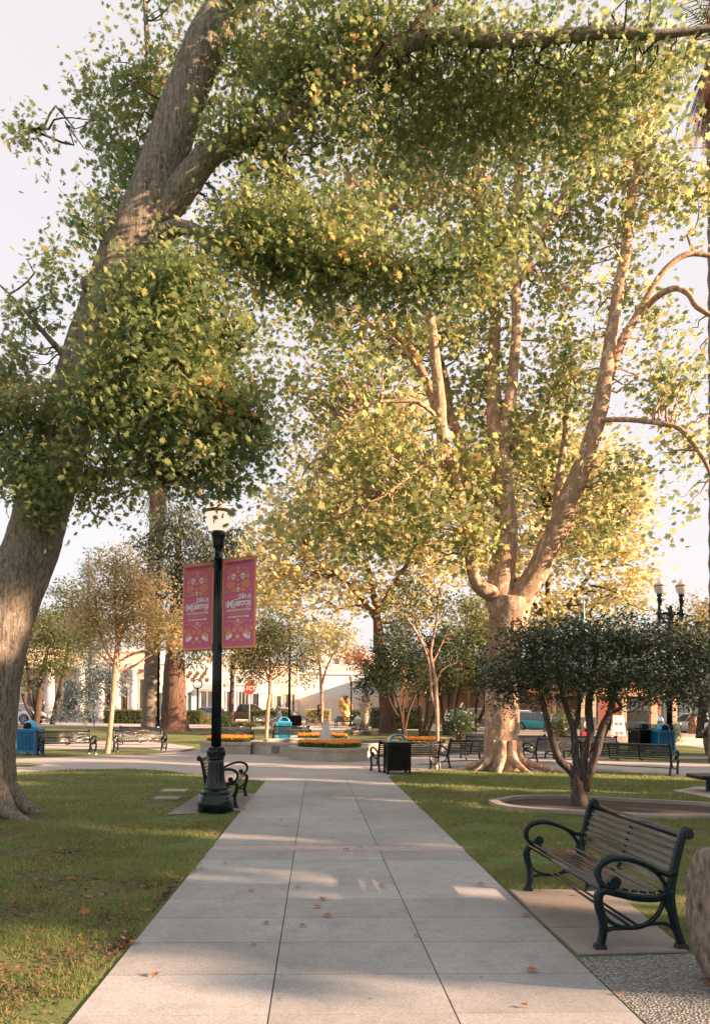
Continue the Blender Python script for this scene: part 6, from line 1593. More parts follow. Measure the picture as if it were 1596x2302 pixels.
for s in (-1, 1):
    mb = MB(); mb.tube([(x + s * .15, y, z + .62), (x + s * .32, y, z + .62)], .09, 10); mb.tube([(x + s * .30, y, z + .62), (x + s * .36, y, z + .62)], .11, 8); mb.build('outlet', HYD, r)
def boulder(label, c, w_, h, seed):
    rn = np.random.default_rng(seed); bm = bmesh.new(); bmesh.ops.create_icosphere(bm, subdivisions=3, radius=1)
    for v in bm.verts:
        d_ = v.co.copy(); k = 1 + .14 * math.sin(3 * d_.x + seed) * math.cos(4 * d_.z + seed) + rn.normal() * .03
        v.co = Vector((d_.x * w_ / 2 * k, d_.y * w_ / 2 * k * .8, (d_.z * h * .58 * k)))
        v.co.x = max(-w_ * .46, min(w_ * .46, v.co.x)); v.co.z = min(v.co.z, h * .5) + h * .48
        v.co += c
    me = bpy.data.meshes.new('standing_stone'); bm.to_mesh(me); bm.free(); me.materials.append(pmat('brown_rock', (.34, .21, .13), (.17, .11, .075), 3, .9, .8, 20))
    tag(link('standing_stone', me), label, 'boulder')
boulder('brown standing stone left of the white SUV', onground(W(1560, 1660, 50).x, 50), .8, 1.5, 3)
boulder('grey stone edge at the right margin beyond the leaning evergreen stems', onground(W(1594, 1660, 33).x, 33), .5, 1.0, 5)

BAL = pmat('gold_balloon', (.72, .42, .12), (.80, .52, .20), 3, .3, coat=.3)
p = onground(W(776, 1622, 70).x, 70); r = thing('balloon_column', 'column of gold balloons by the painted wall', 'balloons', p); rb = random.Random(8)
for k in range(34):
    t = k / 33; zz = p.z + .2 + 2.0 * t; a_ = k * 2.4; rr = .22 + (.25 if t > .55 else .02)
    mb = MB(); mb.ball((p.x + rr * math.cos(a_), p.y + rr * math.sin(a_), zz), .19 + .03 * rb.random(), n=9, sc=(1, 1, 1.1)); mb.build('balloon', BAL, r)
mb = MB(); mb.tube([(p.x, p.y, p.z), (p.x, p.y, p.z + 2.6)], .03, 6)
for k in range(5): mb.tube([(p.x, p.y, p.z + 2.2), (p.x + .25 * math.cos(k * 1.3), p.y, p.z + 2.6)], .05, 4)
mb.build('pole', pmat('dark_twig', (.04, .05, .03), (.06, .07, .04), 8, .8), r)
# street clock with orange balloons
D = 74; p = onground(W(696 * 0 + 444, 1622, D).x, D); x, y, z = p
r = thing('street_clock', 'slim dark street post with a round head and orange balloons by the shops', 'street clock', p)
zt = W(446, 1539, D).z
mb = MB(); mb.tube([(x, y, z), (x, y, zt - .3)], .09, 8); mb.build('post', LPOST, r)
mb = MB(); mb.tube([(x + .42 * math.cos(a_), y, zt + .05 + .42 * math.sin(a_)) for a_ in [k * math.pi / 10 for k in range(21)]], .06, 6); mb.build('ring_head', FENCEM, r)
for k in range(9):
    mb = MB(); mb.ball((x - .9 + .22 * k, y - .1, zt + .55 + .35 * math.sin(k * 2.1) + .2), .22, n=8); mb.build('balloon', BAL, r)
# stop sign
D = 64; p = onground(W(551 + 9, 1626, D).x, D); x, y, z = p
x = W(561, 1600, D).x
r = thing('stop_sign', 'red octagonal STOP sign on a thin grey post beside the brown pickup', 'road sign', Vector((x, y, z)))
zc = W(553, 1547, D).z; mb = MB(); mb.tube([(x, y, z), (x, y, zc + .5)], .045, 6); mb.build('post', pmat('galvanised', (.4, .42, .42), (.3, .32, .33), 8, .5), r)
mb = MB(); oc = [(x - .28 * 0 + .52 * math.cos(math.pi / 8 + k * math.pi / 4), zc + .52 * math.sin(math.pi / 8 + k * math.pi / 4)) for k in range(8)]
mb.add([(a_, y - .07, b_) for a_, b_ in oc] + [(a_, y - .05, b_) for a_, b_ in oc], [tuple(range(8)), tuple(range(15, 7, -1))] + [(k, 8 + k, 8 + (k + 1) % 8, (k + 1) % 8) for k in range(8)])
mb.build('sign_plate', pmat('stop_red', (.60, .055, .03), (.55, .045, .025), 3, .5), r)
mb = MB(); vs, fs = text_mesh('STOP', .44, .012)
mb.add([(x + a_[0], y - .075, zc - .155 + a_[1]) for a_ in vs], fs); mb.build('lettering', BW, r)
# thin teal sign post at the left
D = 60; p = onground(W(212, 1638, D).x, D)
r = thing('sign_post', 'thin grey blue post with a small plate left of the pink crape myrtle', 'road sign', p)
mb = MB(); mb.tube([p, (p.x, p.y, W(212, 1558, D).z)], .045, 6); mb.build('post', FENCEM, r)
mb = MB(); mb.rbox((p.x, p.y - .06, W(212, 1562, D).z), (.42, .03, .55), .02); mb.build('sign_plate', pmat('pale_plate', (.5, .56, .58), (.44, .5, .52), 3, .5), r)

# ================================================================== PAVILION ON ITS LOW STAGE
PAVX0, PAVX1 = XW(1159, 47), XW(1512, 47)
cx, cy = (PAVX0 + PAVX1) / 2, 49.5
BEIGE = pmat('pavilion_beige', (.52, .38, .25), (.46, .33, .21), 2, .7)
TEAL = pmat('pavilion_teal', (.035, .06, .06), (.05, .08, .08), 4, .6)
c = onground(cx, cy, .0); r = thing('pavilion', 'open park pavilion with square beige posts, dark bases and a teal finial above the holly', 'pavilion', c)
mb = MB(); q = []
for k in range(40):
    a_ = 2 * math.pi * k / 40; q.append((cx + 8.2 * math.cos(a_), cy - .5 + 7.6 * math.sin(a_)))
mb.prism(q, -.05, .20); q2 = [(cx + (a_ - cx) * .93, cy - .5 + (b_ - cy + .5) * .93) for a_, b_ in q]; mb.prism(q2, .202, .40)
mb.build('stage', STONEC, r)
for px, D in ((1159, 46.5), (1230, 52), (1320, 52.5), (1467, 46.0), (1512, 49), (1400, 53)):
    x = XW(px, D); mb = MB(); mb.rbox((x, D, 2.37), (.36, .36, 2.66), .015); mb.rbox((x, D, 3.62), (.44, .44, .1), .01); mb.build('post', BEIGE, r)
    mb = MB(); mb.rbox((x, D, .71), (.40, .40, .63), .015); mb.build('post_base', TEAL, r)
mb = MB(); ro = [(cx + 6.4 * math.cos(a_), cy + 5.2 * math.sin(a_)) for a_ in [math.pi / 8 + k * math.pi / 4 for k in range(8)]]
mb.add([(a_, b_, 3.7) for a_, b_ in ro] + [(a_, b_, 3.95) for a_, b_ in ro] + [(cx + (a_ - cx) * .12, cy + (b_ - cy) * .12, 6.4) for a_, b_ in ro],
       [tuple(range(7, -1, -1)), tuple(range(16, 24))] + [(k, (k + 1) % 8, 8 + (k + 1) % 8, 8 + k) for k in range(8)] + [(8 + k, 8 + (k + 1) % 8, 16 + (k + 1) % 8, 16 + k) for k in range(8)])
mb.build('roof', TEAL, r)
fx = XW(1316, cy); zt = W(1316, 1344, cy).z
mb = MB(); mb.lathe([(.45, 6.38), (.35, 6.6), (.2, 6.8), (.30, 7.05), (.20, 7.3), (.10, 7.6), (.03, zt)], (cx, cy, 0), 12); mb.build('finial', pmat('verdigris', (.13, .25, .26), (.2, .33, .33), 6, .5), r)
# panel boards on the stage
D = 45.5; x0, x1 = XW(1304, D), XW(1338, D); p = Vector(((x0 + x1) / 2, D, .40))
r = thing('notice_board', 'beige notice board with dark base on the pavilion stage', 'notice board', p)
mb = MB(); mb.rbox((p.x, D, 2.1), (x1 - x0, .12, 1.4), .01); mb.build('panel', BEIGE, r)
mb = MB(); mb.rbox((p.x, D, .89), (x1 - x0 - .02, .14, .98), .01); mb.build('base', TEAL, r)
D = 44.2; p = onground(XW(1389, D), D, .40); r = thing('sandwich_board', 'white folding board with small dark squares left of the dark pickup', 'sandwich board', p)
WB = pmat('white_board', (.72, .68, .64), (.64, .6, .57), 4, .6)
for s in (-1, 1):
    mb = MB(); q = [(-.36, s * .28, 0), (.36, s * .28, 0), (.29, s * .03, 1.1), (-.29, s * .03, 1.1)]; th = Vector((0, s * -.03, 0))
    mb.add([Vector(a_) + p for a_ in q] + [Vector(a_) + p + th for a_ in q], [(0, 1, 2, 3), (7, 6, 5, 4), (0, 4, 5, 1), (1, 5, 6, 2), (2, 6, 7, 3), (3, 7, 4, 0)]); b = mb.build('leaf_panel', WB, r)
for k in range(4):
    u, v = (-.12 if k % 2 else .12), (.62 if k < 2 else .12); t = v / 1.1
    mb = MB(); mb.box((p.x + u, p.y - (.29 - .25 * t) - .0, p.z + v), (.13, .02, .17)); mb.build('picture_square', pmat('board_grey', (.2, .2, .18), (.3, .28, .24), 9, .7), r)

# ================================================================== BUILDINGS
GLASSM = pmat('window_glass', (.05, .065, .07), (.11, .12, .12), .8, .08, spec=.8, detail=2)
WHITEP = pmat('white_paint', (.70, .68, .66), (.62, .60, .58), 1.5, .6)
def building(name, label, px0, px1, D, h, wallm, dep=9, parapet=.3, rot=0.0, group='shops round the square'):
    x0, x1 = XW(px0, D), XW(px1, D); c = onground((x0 + x1) / 2, D, .11)
    r = thing(name, label, 'building', c, 0, group)
    mb = MB(); mb.box((c.x, D + dep / 2, c.z + h / 2), (x1 - x0, dep, h)); mb.build('wall', wallm, r)
    mb = MB(); mb.rbox((c.x, D + dep / 2, c.z + h + parapet / 2 + .003), (x1 - x0 + .3, dep + .3, parapet), .05); mb.build('cornice', wallm, r)
    return r, c, D
def opening(b, px0, px1, z0, z1, kind='window', frame=None, nmul=1, glass=None, proud=.06):
    r, c, D = b; x0, x1 = XW(px0, D), XW(px1, D); f = .10; w_ = x1 - x0; xm = (x0 + x1) / 2; z0 += c.z; z1 += c.z
    mb = MB()
    for xx in (x0 + f / 2, x1 - f / 2): mb.box((xx, D - proud / 2 - .002, (z0 + z1) / 2), (f, proud, z1 - z0))
    for zz in (z0 + f / 2, z1 - f / 2): mb.box((xm, D - proud / 2 - .002, zz), (w_ - 2 * f, proud, f))
    for k in range(1, nmul): mb.box((x0 + w_ * k / nmul, D - proud / 2 - .002, (z0 + z1) / 2), (f * .6, proud * .8, z1 - z0 - 2 * f))
    o = mb.build(kind, frame or WHITEP, r)
    mb = MB(); mb.box((xm, D - .012, (z0 + z1) / 2), (w_ - 2 * f, .018, z1 - z0 - 2 * f)); mb.build('pane', glass or GLASSM, o)
def awning(b, px0, px1, z, out_, m):
    r, c, D = b; x0, x1 = XW(px0, D), XW(px1, D); mb = MB(); z += c.z
    mb.add([(x0, D - .01, z + .6), (x1, D - .01, z + .6), (x1, D - out_, z), (x0, D - out_, z), (x0, D - .01, z + .54), (x1, D - .01, z + .54), (x1, D - out_, z - .2), (x0, D - out_, z - .2)], [(0, 1, 2, 3), (7, 6, 5, 4), (3, 2, 6, 7), (0, 3, 7, 4), (1, 5, 6, 2)])
    mb.build('awning', m, r)
PINKW = pmat('peach_stucco', (.76, .60, .47), (.70, .54, .42), 1.2, .85, .2, 30)
CREAM = pmat('cream_stucco', (.76, .66, .54), (.70, .60, .48), 1.2, .85, .2, 30)
ORANGEW = pmat('orange_stucco', (.50, .24, .12), (.44, .20, .10), 1.2, .85, .2, 30)
WHITEW = pmat('white_stucco', (.78, .75, .73), (.72, .70, .69), 1.0, .85, .2, 30)
BRICKW = pmat('red_brick_wall', (.30, .085, .05), (.22, .06, .04), 9, .85, .4, 50)
TEALW = pmat('teal_paint', (.05, .11, .12), (.07, .15, .16), 2, .5)
D = 86
b = building('classical_building', 'peach classical building with tall white columns behind the pink crape myrtle', 14, 345, D, 7.2, PINKW)
for px in (112, 182, 226, 262, 300, 336):
    x = XW(px, D - 1.4); mb = MB(); z = b[1].z
    mb.lathe([(.62, 0), (.62, .25), (.55, .32), (.52, .45), (.50, 2.2), (.44, 4.9), (.52, 5.0), (.6, 5.15), (.6, 5.3)], (x, D - 1.4, z), 20); mb.build('column', WHITEP, b[0])
mb = MB(); mb.rbox((b[1].x, D - .95, b[1].z + 5.65), (XW(345, D) - XW(100, D) + 3.6, 1.7, .7), .08); mb.build('entablature', CREAM, b[0])
for a0, a1, z0, z1 in ((140, 168, .8, 4.2), (196, 216, 0, 3.4), (238, 252, 1.0, 4.4), (275, 290, 0, 3.6), (312, 326, 1.0, 4.4), (60, 90, .8, 4.2)): opening(b, a0, a1, z0, z1, 'window' if z0 else 'door', CREAM)
b = building('teal_trim_shop', 'pale blue shop with glazed doors beyond the redwood', 345, 432, 87, 6.0, pmat('pale_blue_stucco', (.50, .56, .58), (.44, .50, .53), 1, .8))
for a0, a1, z0, z1, k in ((352, 372, .3, 2.9, 'window'), (398, 408, .3, 2.9, 'window'), (412, 422, 0, 2.7, 'door'), (424, 431, .3, 2.9, 'window'), (376, 394, .3, 2.9, 'window')): opening(b, a0, a1, z0, z1, k, TEALW if k == 'window' else WHITEP, 2)
for a0, a1 in ((398, 406), (411, 418)):
    mb = MB(); mb.rbox(((XW(a0, 87) + XW(a1, 87)) / 2, 86.93, b[1].z + 3.3), (XW(a1, 87) - XW(a0, 87), .1, .35), .02); mb.build('shop_sign', pmat('orange_sign', (.55, .2, .08), (.5, .17, .07), 3, .6), b[0])
b = building('white_shop', 'white rendered corner shop with wide display windows behind the brown pickup', 432, 592, 87.5, 6.6, WHITEW)
for a0, a1, z0, z1, n in ((450, 482, .4, 3.2, 2), (508, 528, .4, 3.2, 2), (535, 560, .4, 3.2, 3), (566, 584, .2, 3.0, 1)): opening(b, a0, a1, z0, z1, 'window', WHITEP, n)
awning(b, 450, 484, 3.3, .9, pmat('grey_awning', (.35, .35, .34), (.3, .3, .3), 3, .8))
b = building('peach_shop', 'peach shop front with lit windows behind the far black bin', 592, 668, 89, 6.2, CREAM)
for a0, a1, z0, z1 in ((600, 614, .4, 3.0), (620, 634, 0, 2.8), (640, 652, .4, 3.0), (655, 664, .4, 3.0)): opening(b, a0, a1, z0, z1, 'window' if z0 else 'door', PINKW, 1)
# painted wall
def muralmat():
    m, nt, out = nodes_of('painted_landscape'); L = nt.links.new
    tc = N(nt, 'ShaderNodeTexCoord'); sp = N(nt, 'ShaderNodeSeparateXYZ'); L(tc.outputs['Object'], sp.inputs['Vector'])
    nz = N(nt, 'ShaderNodeTexNoise'); nz.inputs['Scale'].default_value = .5; nz.inputs['Detail'].default_value = 5; L(tc.outputs['Object'], nz.inputs['Vector'])
    ad = N(nt, 'ShaderNodeMath', operation='MULTIPLY_ADD'); L(nz.outputs['Fac'], ad.inputs[0]); ad.inputs[1].default_value = 1.9; L(sp.outputs['Z'], ad.inputs[2])
    mr = N(nt, 'ShaderNodeMapRange'); mr.inputs['From Min'].default_value = .6; mr.inputs['From Max'].default_value = 5.6; L(ad.outputs[0], mr.inputs['Value'])
    r = ramp(nt, [(0, (.55, .55, .53)), (.30, (.62, .60, .56)), (.50, (.68, .57, .48)), (.60, (.66, .60, .55)), (.66, (.56, .70, .76)), (.85, (.66, .76, .80)), (1, (.78, .79, .79))])
    L(mr.outputs['Result'], r.inputs['Fac'])
    n2 = N(nt, 'ShaderNodeTexNoise'); n2.inputs['Scale'].default_value = 1.6; n2.inputs['Detail'].default_value = 7; L(tc.outputs['Object'], n2.inputs['Vector'])
    r2 = ramp(nt, [(.4, (0, 0, 0)), (.7, (.5, .5, .5))]); L(n2.outputs['Fac'], r2.inputs['Fac'])
    mx = N(nt, 'ShaderNodeMixRGB'); L(r2.outputs['Color'], mx.inputs['Fac']); L(r.outputs['Color'], mx.inputs['Color1']); mx.inputs['Color2'].default_value = (.74, .71, .67, 1)
    b = N(nt, 'ShaderNodeBsdfPrincipled'); b.inputs['Roughness'].default_value = .85; L(mx.outputs['Color'], b.inputs['Base Color']); L(b.outputs['BSDF'], out.inputs['Surface'])
    return m
b = building('mural_building', 'long pale wall painted with a soft landscape of hills and sky', 668, 905, 90, 5.2, muralmat(), parapet=.2)
mb = MB(); x0, x1 = XW(690, 91.5), XW(905, 91.5); mb.box(((x0 + x1) / 2, 95.5, b[1].z + 6.7), (x1 - x0, 8, 2.6)); mb.build('upper_storey', WHITEW, b[0])
mb = MB(); mb.rbox((XW(820, 90), 90.0 - .12, b[1].z + 5.9), (9.5, .1, .9), .02); mb.build('railing_board', WHITEP, b[0])
for a0, a1 in ((752, 762), (775, 785)):
    mb = MB(); mb.box(((XW(a0, 91.4) + XW(a1, 91.4)) / 2, 91.44, b[1].z + 6.6), (XW(a1, 91.4) - XW(a0, 91.4), .06, 1.0)); mb.build('window', GLASSM, b[0])
D = 78
b = building('orange_shop', 'orange shop fronts with lit interiors seen through the dark stems', 905, 1090, D + 6, 6.0, ORANGEW)
WARM = pmat('warm_interior', (.40, .20, .09), (.16, .08, .05), .9, .5)
for a0, a1 in ((918, 945), (955, 980), (992, 1018), (1026, 1048), (1056, 1080)): opening(b, a0, a1, .5, 3.2, 'window', TEALW, 2, WARM)
awning(b, 950, 1020, 3.4, 1.1, pmat('dark_awning', (.10, .04, .035), (.07, .03, .03), 3, .8))
b = building('teal_orange_shop', 'dark teal and orange shop front behind the blue hatchback', 1090, 1310, D, 6.0, pmat('brown_stucco', (.26, .14, .08), (.2, .11, .07), 1, .8))
for a0, a1 in ((1105, 1130), (1140, 1170), (1180, 1205), (1218, 1245), (1255, 1282), (1290, 1306)): opening(b, a0, a1, .4, 3.0, 'window', TEALW, 2, WARM)
awning(b, 1170, 1290, 3.3, 1.2, pmat('orange_awning', (.45, .15, .05), (.38, .12, .04), 3, .8))
b = building('brick_shop', 'red brick and tan shop with dark windows behind the dark pickup', 1310, 1480, D - 2, 5.6, BRICKW)
for a0, a1 in ((1320, 1345), (1395, 1412), (1418, 1440), (1446, 1470)): opening(b, a0, a1, .4, 2.9, 'window', TEALW, 2)
mb = MB(); mb.rbox((b[1].x, D - 2.14, b[1].z + 3.55), (XW(1480, 76) - XW(1310, 76), .22, .9), .03); mb.build('fascia', pmat('tan_fascia', (.56, .33, .16), (.5, .29, .14), 2, .7), b[0])
b = building('low_shop', 'low dark fronted shop behind the white SUV at the right edge', 1480, 1680, D - 1, 4.2, pmat('grey_green_stucco', (.22, .21, .17), (.17, .16, .13), 1, .8))
for a0, a1 in ((1490, 1515), (1525, 1550), (1560, 1585)): opening(b, a0, a1, .4, 2.8, 'window', TEALW, 2)

# ================================================================== CARS
TYRE = pmat('tyre_rubber', (.014, .014, .015), (.022, .022, .023), 10, .8)
RIMM = pmat('alloy_rim', (.50, .50, .50), (.40, .40, .41), 6, .3, metal=.8)
CARGL = pmat('car_glass', (.025, .035, .04), (.07, .085, .09), 1.2, .05, spec=.9, coat=.5, detail=2)
PLAST = pmat('black_plastic', (.015, .015, .017), (.025, .025, .028), 8, .6)
REDL = pmat('tail_light', (.55, .03, .02), (.45, .02, .015), 8, .25, coat=.4)
HEADL = pmat('head_light', (.65, .65, .62), (.5, .5, .5), 8, .15, coat=.6)
def car(name, label, cat, paint, L, Wd, stations, cabin, wheels, loc, rz, wr=.34, group='cars parked round the square', bed=None):
    """stations: (x, z0, z1, halfwidth factor); cabin: (xb0,xb1,xt0,xt1,zb,zt)"""
    r = thing(name, label, cat, (0, 0, 0), 0, group); hw = Wd / 2
    mb = MB(); rings = []
    for (x, z0, z1, k) in stations:
        w_ = hw * k; m_ = (z1 - z0)
        rings.append([(x, -w_ * .86, z0), (x, -w_ * .97, z0 + m_ * .18), (x, -w_, z0 + m_ * .52), (x, -w_ * .95, z0 + m_ * .86), (x, -w_ * .82, z1), (x, w_ * .82, z1), (x, w_ * .95, z0 + m_ * .86), (x, w_, z0 + m_ * .52), (x, w_ * .97, z0 + m_ * .18), (x, w_ * .86, z0)])
    vs = [p_ for q in rings for p_ in q]; n = 10
    fs = [(i * n + j, (i + 1) * n + j, (i + 1) * n + (j + 1) % n, i * n + (j + 1) % n) for i in range(len(rings) - 1) for j in range(n)] + [tuple(range(n)), tuple(range((len(rings) - 1) * n + n - 1, (len(rings) - 1) * n - 1, -1))]
    mb.add(vs, fs, 0, False)
    mb.build('body', paint, r)
    xb0, xb1, xt0, xt1, zb, zt = cabin; wb, wt = hw * .90, hw * .70
    B = [(xb0, -wb, zb - .03), (xb1, -wb, zb - .03), (xb1, wb, zb - .03), (xb0, wb, zb - .03)]; T = [(xt0, -wt, zt - .04), (xt1, -wt, zt - .04), (xt1, wt, zt - .04), (xt0, wt, zt - .04)]
    mb = MB(); mb.add(B + T, [(0, 1, 5, 4), (1, 2, 6, 5), (2, 3, 7, 6), (3, 0, 4, 7), (4, 5, 6, 7)]); mb.build('window', CARGL, r)
    mb = MB()
    mb.add([(xt0 - .02, -wt - .02, zt - .05), (xt1 + .03, -wt - .02, zt - .05), (xt1 + .03, wt + .02, zt - .05), (xt0 - .02, wt + .02, zt - .05), (xt0 + .06, -wt + .08, zt + .015), (xt1 - .08, -wt + .08, zt + .015), (xt1 - .08, wt - .08, zt + .015), (xt0 + .06, wt - .08, zt + .015)], [(3, 2, 1, 0), (0, 1, 5, 4), (1, 2, 6, 5), (2, 3, 7, 6), (3, 0, 4, 7), (4, 5, 6, 7)])
    for i in range(4): mb.tube([B[i], T[i]], .045, 5)
    for t in (.36, .64):
        for s in (-1, 1):
            a_ = Vector((xb0 + (xb1 - xb0) * t, s * wb, zb - .02)); c_ = Vector((xt0 + (xt1 - xt0) * t, s * wt, zt - .05)); mb.tube([a_, c_], .032, 5)
    mb.build('roof', paint, r)
    for x in wheels:
        for s in (-1, 1):
            y = s * (hw - .11)
            mb = MB(); mb.tube([(x, y - .11, wr), (x, y + .11, wr)], wr, 22, smooth=False); o = mb.build('wheel', TYRE, r)
            mb = MB(); yo = y + s * .112; R_ = wr * .68
            for k in range(5):
                a_ = 2 * math.pi * k / 5; mb.tube([(x, yo, wr), (x + R_ * math.cos(a_), yo, wr + R_ * math.sin(a_))], .045, 5)
            ring_ = [(x + R_ * math.cos(t_), yo, wr + R_ * math.sin(t_)) for t_ in [2 * math.pi * k / 18 for k in range(19)]]; mb.tube(ring_, .028, 5, cap=False); mb.tube([(x, yo - .02, wr), (x, yo + .02, wr)], .07, 8)
            mb.build('rim', RIMM, o)
            mb = MB(); a2 = [(x + (wr + .05) * math.cos(t_), s * (hw - .025), wr + .02 + (wr + .05) * math.sin(t_)) for t_ in [math.pi * k / 10 for k in range(11)]]; mb.tube(a2, .035, 5); mb.build('wheel_arch', PLAST, r)
    xf, xr = stations[-1][0], stations[0][0]; zf = (stations[-1][1] + stations[-1][2]) / 2
    for s in (-1, 1):
        mb = MB(); mb.rbox((xf - .10, s * hw * .66, zf + .16), (.26, .38, .13), .03); mb.build('headlight', HEADL, r)
        mb = MB(); mb.rbox((xr + .07, s * hw * .74, (stations[0][1] + stations[0][2]) / 2 + .2), (.18, .34, .16), .03); mb.build('tail_light', REDL, r)
        mb = MB(); mb.rbox((xb1 - .25, s * (hw + .09), zb + .07), (.14, .2, .15), .03); mb.build('mirror', paint, r)
    mb = MB(); mb.rbox((xf + .01, 0, zf + .0), (.06, Wd * .5, .2), .02); mb.rbox((xf - .02, 0, stations[-1][1] + .06), (.08, Wd * .8, .12), .02); mb.build('grille', PLAST, r)
    mb = MB(); mb.rbox((xr - .012, 0, (stations[0][1] + stations[0][2]) / 2), (.02, .42, .16), .005); mb.build('number_plate', WHITEP, r)
    if bed:
        mb = MB(); mb.rbox(((bed[0] + bed[1]) / 2, 0, bed[2] + .004), (bed[1] - bed[0] - .1, Wd * .74, .02), .005); mb.build('cargo_bed', PLAST, r)
    r.location = loc; r.rotation_euler.z = rz
    return r
HATCH = [(-2.2, .42, .78, .80), (-2.12, .26, .98, .92), (-1.6, .22, 1.0, .99), (0, .2, .98, 1.0), (1.0, .2, .94, .99), (1.75, .22, .86, .95), (2.12, .26, .74, .86), (2.22, .34, .62, .78)]
SUVS = [(-2.35, .45, .9, .82), (-2.25, .3, 1.08, .93), (-1.6, .28, 1.10, 1), (0, .26, 1.08, 1), (1.1, .26, 1.05, .99), (1.9, .28, .98, .95), (2.25, .34, .84, .86), (2.33, .42, .7, .8)]
TRUCK = [(-2.85, .5, 1.05, .94), (-2.8, .42, 1.12, .97), (-1.0, .40, 1.12, 1), (.2, .38, 1.12, 1), (1.3, .38, 1.12, .99), (2.3, .40, 1.06, .96), (2.7, .44, .98, .92), (2.78, .5, .9, .88)]
CB = pmat('turquoise_car_paint', (.012, .30, .40), (.018, .34, .44), 2, .2, coat=1.0)
CW = pmat('white_car_paint', (.70, .70, .69), (.66, .66, .66), 2, .2, coat=1.0)
CDG = pmat('dark_green_car_paint', (.05, .10, .11), (.07, .13, .14), 2, .2, coat=1.0)
CBR = pmat('brown_car_paint', (.16, .085, .05), (.19, .105, .065), 2, .22, coat=1.0)
CGB = pmat('grey_blue_car_paint', (.10, .15, .18), (.13, .18, .21), 2, .22, coat=1.0)
CSL = pmat('silver_car_paint', (.42, .47, .50), (.48, .52, .55), 2, .22, coat=1.0)
def gl(px, D, dz=.012): return onground(XW(px, D), D, dz)
car('parked_car', 'turquoise hatchback seen between plane trunk and holly stems', 'car', CB, 4.4, 1.8, HATCH, (-2.05, 1.15, -1.6, .25, .97, 1.48), (-1.35, 1.38), gl(1220, 60.0), math.radians(-48))
car('parked_car', 'white car behind the rear of the turquoise hatchback', 'car', CW, 4.6, 1.85, SUVS, (-2.2, 1.2, -1.8, .3, 1.06, 1.62), (-1.4, 1.42), gl(1171, 66), math.radians(80))
car('pickup_truck', 'dark green pickup with its nose behind the beige pavilion post', 'pickup', CDG, 5.6, 2.0, TRUCK, (-1.0, 1.55, -.75, .75, 1.10, 1.90), (-1.75, 1.85), gl(1440, 62.5), math.radians(-38), .40, bed=(-2.7, -1.1, 1.12))
car('parked_car', 'white SUV at the right edge beyond the leaning evergreen stems', 'car', CW, 4.7, 1.9, SUVS, (-2.25, 1.2, -1.7, .35, 1.06, 1.65), (-1.4, 1.45), gl(1556, 63), math.radians(118), .37)
car('pickup_truck', 'brown pickup driving behind the stop sign', 'pickup', CBR, 5.3, 1.9, TRUCK, (-.95, 1.5, -.7, .7, 1.10, 1.78), (-1.6, 1.75), onground(XW(557, 74), 74, .012), math.radians(2), .42, bed=(-2.6, -1.05, 1.12))
car('parked_car', 'grey blue SUV with orange tail light behind the white rose bush', 'car', CGB, 4.6, 1.85, SUVS, (-2.2, 1.2, -1.8, .3, 1.06, 1.64), (-1.4, 1.42), gl(1078, 60), math.radians(75), .36)
car('parked_car', 'dark car behind the bare sapling, its windscreen pale with sky', 'car', CGB, 4.4, 1.8, HATCH, (-2.05, 1.15, -1.6, .25, .97, 1.48), (-1.35, 1.38), gl(1022, 68), math.radians(-100))
car('parked_car', 'silver car behind the hedge right of the brown pickup', 'car', CSL, 4.4, 1.8, HATCH, (-2.05, 1.15, -1.6, .25, .97, 1.48), (-1.35, 1.38), onground(XW(612, 79), 79, .012), math.radians(175))
car('parked_car', 'pale car half hidden behind the banner lamp post', 'car', CSL, 4.4, 1.8, HATCH, (-2.05, 1.15, -1.6, .25, .97, 1.48), (-1.35, 1.38), onground(XW(462, 79.5), 79.5, .012), math.radians(178))
car('parked_car', 'white vehicle nose showing between the oak trunk and forked evergreen', 'car', CW, 4.6, 1.85, SUVS, (-2.2, 1.2, -1.8, .3, 1.06, 1.62), (-1.4, 1.42), onground(XW(36, 62), 62, .012), math.radians(-15), .36)

# ================================================================== PEOPLE AND THE DOG
SKIN = pmat('skin', (.42, .24, .16), (.38, .21, .14), 6, .6); SKIND = pmat('deep_skin', (.12, .065, .045), (.10, .055, .04), 6, .6)
HAIRD = pmat('dark_hair', (.02, .016, .014), (.035, .028, .024), 20, .7); HAIRW = pmat('white_hair', (.62, .60, .57), (.5, .48, .46), 20, .7)
def cloth(n, c): return pmat(n, c, tuple(v * .8 for v in c), 10, .85, .2, 40)
def skinned(name, joints, edges, root, parent, mats, pick, sub=1):
    """one continuous surface grown over a jointed skeleton; pick(local co)->material index"""
    me = bpy.data.meshes.new(name); me.from_pydata([j[:3] for j in joints], edges, [])
    ob = bpy.data.objects.new(name, me); COL.objects.link(ob)
    sk = ob.modifiers.new('skin', 'SKIN'); sk.use_smooth_shade = True
    for i, j in enumerate(joints):
        v = me.skin_vertices[0].data[i]; v.radius = (j[3], j[4] if len(j) > 4 else j[3]); v.use_root = (i == root)
    ss = ob.modifiers.new('sub', 'SUBSURF'); ss.levels = sub; ss.render_levels = sub
    dg = bpy.context.evaluated_depsgraph_get(); nm = bpy.data.meshes.new_from_object(ob.evaluated_get(dg))
    bpy.data.objects.remove(ob); bpy.data.meshes.remove(me)
    nm.name = name
    for m in mats: nm.materials.append(m)
    for pgn in nm.polygons:
        pgn.material_index = pick(pgn.center); pgn.use_smooth = True
    return link(name, nm, parent)
